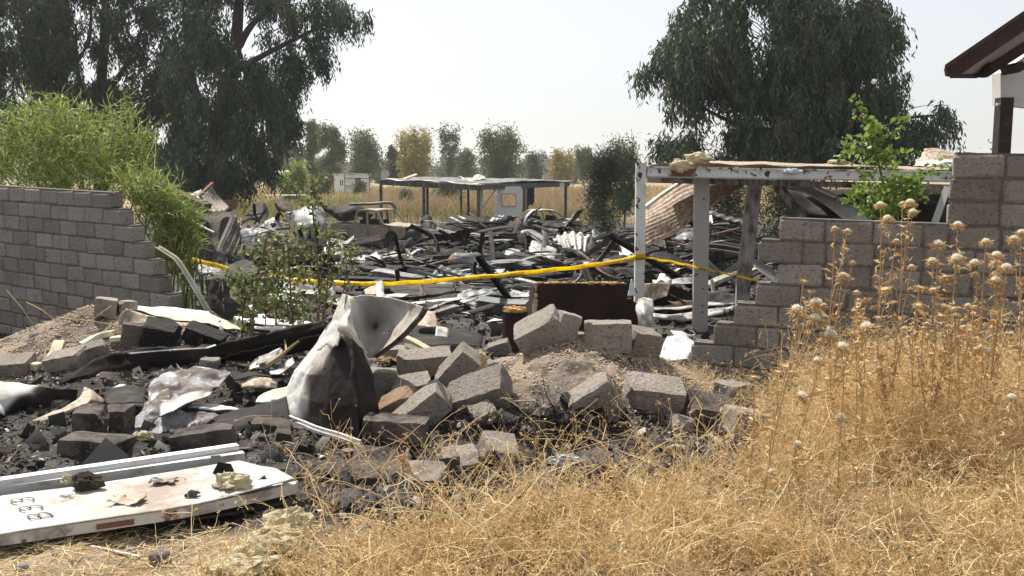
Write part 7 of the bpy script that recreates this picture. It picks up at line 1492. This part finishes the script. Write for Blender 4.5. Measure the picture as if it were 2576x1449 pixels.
sapling('bright green leafy plant growing behind the stepped wall', None, [(2235, 600), (2238, 540), (2220, 450), (2200, 380), (2188, 312)], .020, 640, 'leaf_bright', 9.1, .62, (.058, .044), 22, 'bark_red', 'leafy_plant')
sapling('lower side shoots of bright leaves beside the leafy plant', None, [(2250, 590), (2262, 520), (2290, 470), (2326, 440)], .012, 320, 'leaf_bright', 9.15, .42, (.056, .042), 12, 'bark_red', 'leafy_plant')

sapling('side shoot of bright leaves reaching left from the leafy plant', None, [(2225, 600), (2205, 545), (2165, 505), (2130, 490)], .010, 200, 'leaf_bright', 9.1, .34, (.056, .042), 9, 'bark_red', 'leafy_plant')

# ---- dry weeds: a tangle of thin branching stems
def wedge(n, test, y0, y1):
    ys_ = rng.uniform(y0, y1, n*3); uu = rng.uniform(-150, 2750, n*3); xs = (uu-CU)/F*ys_; p = test(xs, ys_); ok = rng.random(n*3) < p; return xs[ok][:n], ys_[ok][:n]
def weeds(name, label, xs, ys_, h, wd, mat, nb=7, curl=.5, lean=.5, flowers=.0):
    n = len(xs); z = gz(xs, ys_); k = 6; P0 = np.stack([xs, ys_, z-.01], 1); d = unit(n)*np.array([lean, lean, .1])+np.array([0, 0, 1]); d /= np.linalg.norm(d, axis=1, keepdims=True)
    hh = h[:, None, None]; t = np.linspace(0, 1, k); jit = np.cumsum(rng.normal(size=(n, k, 3))*.06*curl, 1)*hh; jit[:, 0] = 0
    path = P0[:, None]+d[:, None]*hh*t[None, :, None]+jit+np.stack([rng.normal(size=n)*.35, rng.normal(size=n)*.35, -np.abs(rng.normal(size=n))*.22], 1)[:, None]*hh*(t**2)[None, :, None]
    parts = [ribbons(path, wd, .45)]
    idx = np.repeat(np.arange(n), nb); tt = rng.uniform(.2, .98, n*nb); i = np.minimum((tt*(k-1)).astype(int), k-2); f = (tt*(k-1)-i)[:, None]; b = path[idx, i]*(1-f)+path[idx, i+1]*f
    bl = h[idx]*rng.uniform(.12, .45, n*nb); bd = unit(n*nb)+np.array([0, 0, .25]); k2 = 4; t2 = np.linspace(0, 1, k2)
    bp_ = b[:, None]+bd[:, None]*bl[:, None, None]*t2[None, :, None]+np.cumsum(rng.normal(size=(n*nb, k2, 3))*.10*curl, 1)*bl[:, None, None]+np.array([0, 0, -.3])*bl[:, None, None]*(t2**2)[None, :, None]
    parts.append(ribbons(bp_, wd*.62, .4))
    if flowers:
        e = bp_[:, -1]; ok = rng.random(len(e)) < flowers; e = np.repeat(e[ok], 4, 0); parts.append(strips(e, unit(len(e)), rng.uniform(.008, .022, len(e)), rng.uniform(.004, .009, len(e))))
    V, Fc = join(parts); gzv = gz(V[:, 0], V[:, 1]); V[:, 2] = np.maximum(V[:, 2], gzv+.002); return obj(name, V, Fc, mat, kind='stuff', label=label, cat='dry weeds')
patchy = lambda x, y: np.clip(.62+.55*np.sin(2.3*x+1.1*np.sin(2.9*y)+.7)*np.sin(3.1*y+1.3*np.sin(1.9*x))+.25*np.sin(7*x+5*y), .12, 1)
dens = lambda x, y: weed_zone(x, y)*(y > 3.2)*patchy(x, y)
xs, ys_ = wedge(6000, lambda x, y: dens(x, y)*np.clip(1.2-.2*(y-3.6)+.25*(x-.3), .12, 1)*(1-sstep(5.6, 6.6, y)*(1-sstep(1.3, 2.2, x))), 3.1, 6.6)
h = rng.uniform(.10, .27, len(xs))*(1+.30*sstep(.8, 2.2, xs))
weeds('dry_weeds', 'golden tangle of dry thorny weeds filling the lower right', xs, ys_, h, .0046, 'straw', 7, .9, .9, .5)
xs, ys_ = wedge(1100, lambda x, y: dens(x, y)*(1-sstep(5.8, 6.6, y)*(1-sstep(1.3, 2.2, x))), 3.1, 6.6)
weeds('long_dry_stems', 'long arching dry stems crossing over the golden tangle', xs, ys_, rng.uniform(.25, .5, len(xs)), .0062, 'straw_pale', 5, .7, 1.0, .6)
xs, ys_ = wedge(3200, lambda x, y: weed_zone(x, y)*sstep(1.3, 2.3, x-.20*(y-5.5))*(1-sstep(7.3, 8.0, y+.36*(x-2))), 4.6, 8)
h = rng.uniform(.25, .72, len(xs)); weeds('tall_dry_weeds', 'taller dry weeds standing in front of the right wall', xs, ys_, h, .0042, 'straw', 11, .6, .45, .8)
xs, ys_ = wedge(330, lambda x, y: (x > -1.1)*(x < 2.2)*np.exp(-((y-4.7-.45*np.clip(x, 0, 2))/.7)**2), 4.1, 6.6)
weeds('sparse_dry_stems', 'single dry stems reaching over the burnt ground at the edge of the weeds', xs, ys_, rng.uniform(.2, .5, len(xs)), .0055, 'straw', 4, .5, .7, .6)
# straw lying flat, left bottom and under the weeds
def lying(name, label, xs, ys_, mat, ln, wd):
    n = len(xs); z = gz(xs, ys_); a = rng.uniform(0, 6.28, n); L_ = rng.uniform(.3, 1, n)*ln; t = np.linspace(-.5, .5, 4); d = np.stack([np.cos(a), np.sin(a), rng.normal(size=n)*.12], 1)
    path = np.stack([xs, ys_, z+rng.uniform(.003, .022, n)], 1)[:, None]+d[:, None]*L_[:, None, None]*t[None, :, None]+np.cumsum(rng.normal(size=(n, 4, 3))*.05, 1)*L_[:, None, None]*np.array([1, 1, .3])
    V, Fc = ribbons(path, wd); V[:, 2] = np.maximum(V[:, 2], gz(V[:, 0], V[:, 1])+.001); return obj(name, V, Fc, mat, kind='stuff', label=label, cat='straw')
xs, ys_ = wedge(4200, lambda x, y: masks(x, y)[1]*(x < -.6), 3.2, 4.4); lying('trampled_straw', 'trampled pale straw covering the ground at the lower left', xs, ys_, 'straw_pale', .13, .0042)
xs, ys_ = wedge(3000, lambda x, y: weed_zone(x, y), 3.2, 7.2); lying('straw_litter', 'straw litter lying under the weeds', xs, ys_, 'straw', .14, .004)
xs, ys_ = rng.normal(1.0, .75, 3400), rng.normal(6.95, .45, 3400); lying('mound_straw', 'short dry straw bits on the soil mound', xs, ys_, 'straw_pale', .07, .004)
xs, ys_ = rng.normal(-3.9, .9, 900), rng.normal(9.2, .5, 900); lying('mound_straw', 'short dry straw bits on the brown soil by the left wall', xs, ys_, 'straw_pale', .10, .005)
xs, ys_ = rng.normal(1.75, .4, 500), rng.normal(7.3, .4, 500); weeds('dry_tuft', 'dry tufts at the right end of the mound, by the foot of the stepped wall', xs, ys_, rng.uniform(.08, .24, 500), .004, 'straw_pale', 4, .7, .8, .3)
for lab, u, v, n in [('golden straw tuft lying under the curled wing', 980, 916, 420)]:
    g = G(u, v); xs = rng.normal(g.x, .12, n); ys_ = rng.normal(g.y, .10, n); o = lying('straw_tuft', lab, xs, ys_, 'straw', .16, .005); o['kind'] = 'thing'; o.location.z += .05
# dry canes on the left mound
for i, (a, b) in enumerate([((16, 730), (92, 830)), ((66, 760), (140, 806)), ((280, 770), (212, 820)), ((150, 800), (310, 822))]):
    Yc_ = YG(b[0], b[1]+10); MB().tube([W(a[0], a[1], Yc_+.1), W((a[0]+b[0])/2+3, (a[1]+b[1])/2-3, Yc_), W(b[0], b[1], Yc_-.05)], .007, .005, 5).obj('dry_cane', 'twig', label=['leftmost dry cane leaning against the left wall', 'dry cane with a knotty top, second from the left edge', 'dry cane crossing the soil in front of the pale rock', 'long dry cane lying across the brown soil'][i], cat='dry cane')

# ---- thistles
def head_mesh(seed, fluffy):
    r = np.random.default_rng(seed); m = MB(); ks = 8
    for i in range(ks+1):
        pass
    V = []; Fc = []
    for i in range(ks+1):
        th = math.pi*.55*i/ks
        for j in range(14):
            ph = 2*math.pi*j/14; q = 1+r.normal()*.07; V.append((.42*math.sin(th)*math.cos(ph)*q, .42*math.sin(th)*math.sin(ph)*q, (.40 if fluffy else .34)*math.cos(th)*q))
    for i in range(ks):
        for j in range(14): a = i*14+j; b = i*14+(j+1) % 14; Fc.append((a, a+14, b+14, b))
    fl = mesh_np('fluff', V, Fc, 'thistle_fluff' if fluffy else 'thistle_bract')
    n = 420 if fluffy else 260
    hair = None
    if fluffy:
        a = r.normal(size=(n, 3)); a[:, 2] = np.abs(a[:, 2]); a /= np.linalg.norm(a, axis=1, keepdims=True); P = a*np.array([.38, .38, .34]); Vh, Fh = strips(P, a+r.normal(size=(n, 3))*.4+np.array([0, 0, .25]), r.uniform(.10, .26, n), .035); hair = mesh_np('fluff_hair', Vh, Fh, 'thistle_fluff')
    nb = 90; ph = r.uniform(0, 2*np.pi, nb); el = r.uniform(-.9, .25, nb); d = np.stack([np.cos(ph)*np.cos(el), np.sin(ph)*np.cos(el), np.sin(el)], 1); P = d*np.array([.40, .40, .32])+np.array([0, 0, -.05])
    Vb, Fb = strips(P, d+r.normal(size=(nb, 3))*.2+np.array([0, 0, .1]), r.uniform(.35, .85, nb), r.uniform(.07, .13, nb)); cup = MB(); 
    cup.tube([(0, 0, -.42), (0, 0, -.3), (0, 0, -.05), (0, 0, .08)], .12, .46, 10); b0 = len(Vb); Vc = np.array(cup.v); 
    Vt = np.concatenate([Vb, Vc]); fl_ = [tuple(q) for q in Fb]+[tuple(b0+i for i in f) for f in cup.f]
    return fl, hair, mesh_np('bracts', Vt, fl_, 'thistle_bract')
HM = [head_mesh(i, i < 4) for i in range(6)]
def thistle(label, heads, foot, Y, stem_r=.0042, group='dry thistles in front of the right wall'):
    """heads: (u, v, size px, fluffy)"""
    u0, v0 = foot; f = W(u0, v0, Y); f.z = gzf(f.x, f.y)-.03
    root = thing('dry_thistle', label, 'thistle', f, group)
    hs = sorted(heads, key=lambda h: h[1]); main = hs[0]; mp = W(main[0], main[1], Y+rnd.uniform(-.12, .12)); s = rnd.uniform(0, 60)
    P = [f+(mp-f)*t+Vector((nvec((s, t*2, 0), 1, 1).x*.05, nvec((s, t*2, 5), 1, 1).y*.05, 0))*math.sin(math.pi*t) for t in np.linspace(0, 1, 9)]
    MB().tube(P, stem_r, stem_r*.5, 6).obj('stem', 'thistle_stem', root)
    lv = []
    for i, h in enumerate(hs):
        if i == 0: tip, d = mp, (P[-1]-P[-2]).normalized()
        else:
            tip = W(h[0], h[1], Y+rnd.uniform(-.18, .18)); tb = np.clip((tip.z-f.z)/(mp.z-f.z)-rnd.uniform(.25, .4), .12, .85); b = Vector(crom(np.array([tuple(p) for p in P]), [tb*8])[0]); md = b.lerp(tip, .55)+Vector((0, 0, -.03))
            q = [Vector(c) for c in crom(np.array([tuple(b), tuple(md), tuple(tip)]), np.linspace(0, 2, 7))]; MB().tube(q, stem_r*.6, stem_r*.35, 5).obj('branch', 'thistle_stem', root); d = (q[-1]-q[-2]).normalized(); lv += [q[2], q[4], q[5]]
        k = rnd.randrange(4) if h[3] else 4+rnd.randrange(2); size = h[2]*Y/F*.64*rnd.uniform(.85, 1.15)
        d = (d+Vector((rnd.uniform(-.3, .3), rnd.uniform(-.3, .1), .7))).normalized(); mt = Matrix.Translation(tip) @ d.to_track_quat('Z', 'Y').to_matrix().to_4x4() @ Matrix.Rotation(rnd.uniform(0, 6), 4, 'Z') @ Matrix.Scale(size, 4)
        hd = inst('flower_head', HM[k][2], mt, root)
        for nm, me in (('fluff', HM[k][0]), ('fluff_hair', HM[k][1])):
            if me is not None and h[3]:
                o = bpy.data.objects.new(nm, me); COL.objects.link(o); o.parent = hd
    # withered spiny leaves on the stem
    n = 46; t = rng.uniform(.12, .95, n); b = crom(np.array([tuple(p) for p in P]), t*8); D = unit(n)*np.array([1, 1, .6]); V, Fc = strips(b, D, rng.uniform(.02, .09, n), rng.uniform(.006, .022, n), bend=.25)
    if lv: lv = np.repeat(np.array([tuple(p) for p in lv]), 5, 0); V2, F2 = strips(lv, unit(len(lv)), rng.uniform(.015, .05, len(lv)), rng.uniform(.005, .012, len(lv)), bend=.2); V, Fc = join([(V, Fc), (V2, F2)])
    obj('leaves', V, Fc, 'thistle_bract', root)
TH = [
 ('thistle with three big white heads, left of all the tall ones', [(2053, 764, 46, 1), (2005, 779, 42, 1), (2051, 802, 42, 1), (2022, 706, 18, 0), (2041, 731, 18, 0)], (1905, 1300), 4.3),
 ('thistle topped by a wide white head, alone on a straight stem', [(2180, 823, 50, 1), (2155, 860, 18, 0)], (2150, 1260), 4.2),
 ('thistle with two white heads one above the other, between the tall stems', [(2088, 843, 46, 1), (2058, 908, 34, 1)], (1960, 1215), 4.2),
 ('thistle with a shaggy half-open head on a thick straight stem', [(2118, 873, 46, 1), (2116, 1052, 38, 1)], (2100, 1320), 4.1),
 ('thistle bearing one small drooping head low beside the burnt ground', [(2017, 997, 38, 1), (1980, 922, 22, 0), (1957, 935, 22, 0)], (1915, 1180), 4.4),
 ('small thistle with a brown empty head in front of the wall foot', [(1897, 948, 24, 0), (1930, 960, 14, 0)], (1890, 1215), 4.6),
 ('low thistle with a pale head hidden in the weeds', [(2006, 1118, 36, 1), (1941, 1186, 22, 1)], (2030, 1240), 4.2),
 ('tall thin thistle in front of the leafy plant, with four cream heads', [(2289, 510, 30, 1), (2296, 533, 24, 1), (2270, 512, 22, 1), (2232, 550, 30, 1), (2293, 671, 22, 1)], (2250, 960), 5.2),
 ('tall thistle just left of the leafy plant with one cream head', [(2214, 515, 30, 1), (2224, 633, 16, 0), (2255, 606, 18, 1)], (2210, 960), 5.3),
 ('fine branching thistle with four little heads at the left of the wall top', [(2099, 574, 20, 1), (2132, 581, 22, 1), (2126, 625, 18, 0), (2145, 660, 16, 1), (2120, 694, 34, 1)], (2105, 960), 5.2),
 ('thistle with a round white head below the tall wall part', [(2359, 614, 36, 1), (2345, 656, 30, 1), (2347, 727, 22, 0)], (2345, 960), 5.0),
 ('thistle with the roundest bristly head in the upper right group', [(2407, 650, 38, 1), (2409, 566, 30, 1), (2378, 696, 28, 0), (2376, 773, 18, 1)], (2390, 980), 5.0),
 ('thistle with a double white head right of the roundest one', [(2451, 662, 36, 1), (2480, 608, 32, 1), (2454, 690, 24, 1)], (2470, 980), 5.0),
 ('cluster of five cream heads on one thistle near the right edge', [(2507, 642, 32, 1), (2505, 662, 34, 1), (2532, 673, 32, 1), (2505, 706, 34, 1), (2518, 729, 22, 0), (2503, 690, 26, 1)], (2500, 1000), 4.9),
 ('thistle cut by the right edge with a bright white head', [(2551, 602, 34, 1), (2570, 585, 34, 1), (2570, 700, 24, 0)], (2560, 1000), 4.9),
 ('thistle with a brown drooping head in front of the wall middle', [(2314, 723, 34, 0), (2226, 727, 30, 0), (2201, 771, 20, 0), (2310, 767, 24, 0)], (2290, 1000), 4.9),
 ('thistle of many small straw-coloured heads on the left of the weeds', [(2155, 735, 20, 1), (2180, 752, 24, 0), (2148, 780, 16, 0), (2210, 800, 16, 1)], (2160, 1050), 4.8),
 ('thistle leaning left out of the tall dry weeds', [(2405, 794, 22, 1), (2440, 830, 20, 0), (2330, 812, 20, 0)], (2420, 1080), 4.7),
 ('lowest thistle at the right edge with a loose white tuft', [(2545, 1000, 30, 1), (2500, 960, 22, 0)], (2550, 1230), 4.1),
 ('round bristly thistle head on a bent yellow stem in the lower middle', [(1010, 1146, 38, 0)], (1150, 1420), 3.95),
]
for lab, heads, foot, Y in TH: thistle(lab, heads, foot, Y)
# extra withered thistle stalks with small heads, filling the group
for k in range(16):
    u = rnd.uniform(2090, 2570); v = rnd.uniform(720, 880); hs = [(u+rnd.gauss(0, 30), v+rnd.uniform(0, 90), rnd.uniform(12, 22), rnd.random() < .4) for _ in range(rnd.randint(3, 6))]
    pos = 'below the tall wall part' if u > 2390 else ('below the leafy green plant' if u > 2200 else 'left in the tall weeds')
    nw = {3: 'three', 4: 'four', 5: 'five', 6: 'six'}[len(hs)]; lb = f"withered {'taller' if v < 780 else 'shorter'} thistle stalk with {nw} small dry heads, {pos}"
    thistle(lb, hs, (u+rnd.gauss(0, 40), 1080), rnd.uniform(4.6, 5.6), .005, lb)

# ---- air
hz = bpy.data.materials.new('haze'); hz.use_nodes = True; t = hz.node_tree; t.nodes.remove(t.nodes['Principled BSDF']); pv = t.nodes.new('ShaderNodeVolumePrincipled')
pv.inputs['Color'].default_value = (.92, .95, 1, 1); pv.inputs['Density'].default_value = .00035; pv.inputs['Anisotropy'].default_value = .35; t.links.new(pv.outputs[0], t.nodes['Material Output'].inputs['Volume'])
MATS['haze'] = hz
if HAZE:
    MB().box((0, 735, 9), (3600, 1570, 32)).obj('haze', 'haze', kind='stuff', label='thin dusty haze over the whole field', cat='haze')

for o in SC.objects:
    if o.parent is None and o.get('category') and not o.get('kind'): o['kind'] = 'thing'
    if o.parent is not None and o.name.split('.')[0] in ('twigs', 'leaves', 'foliage', 'foam_rim', 'foam_edge', 'foam_crust', 'mortar_crust', 'bolt_hole'): o['kind'] = 'stuff'
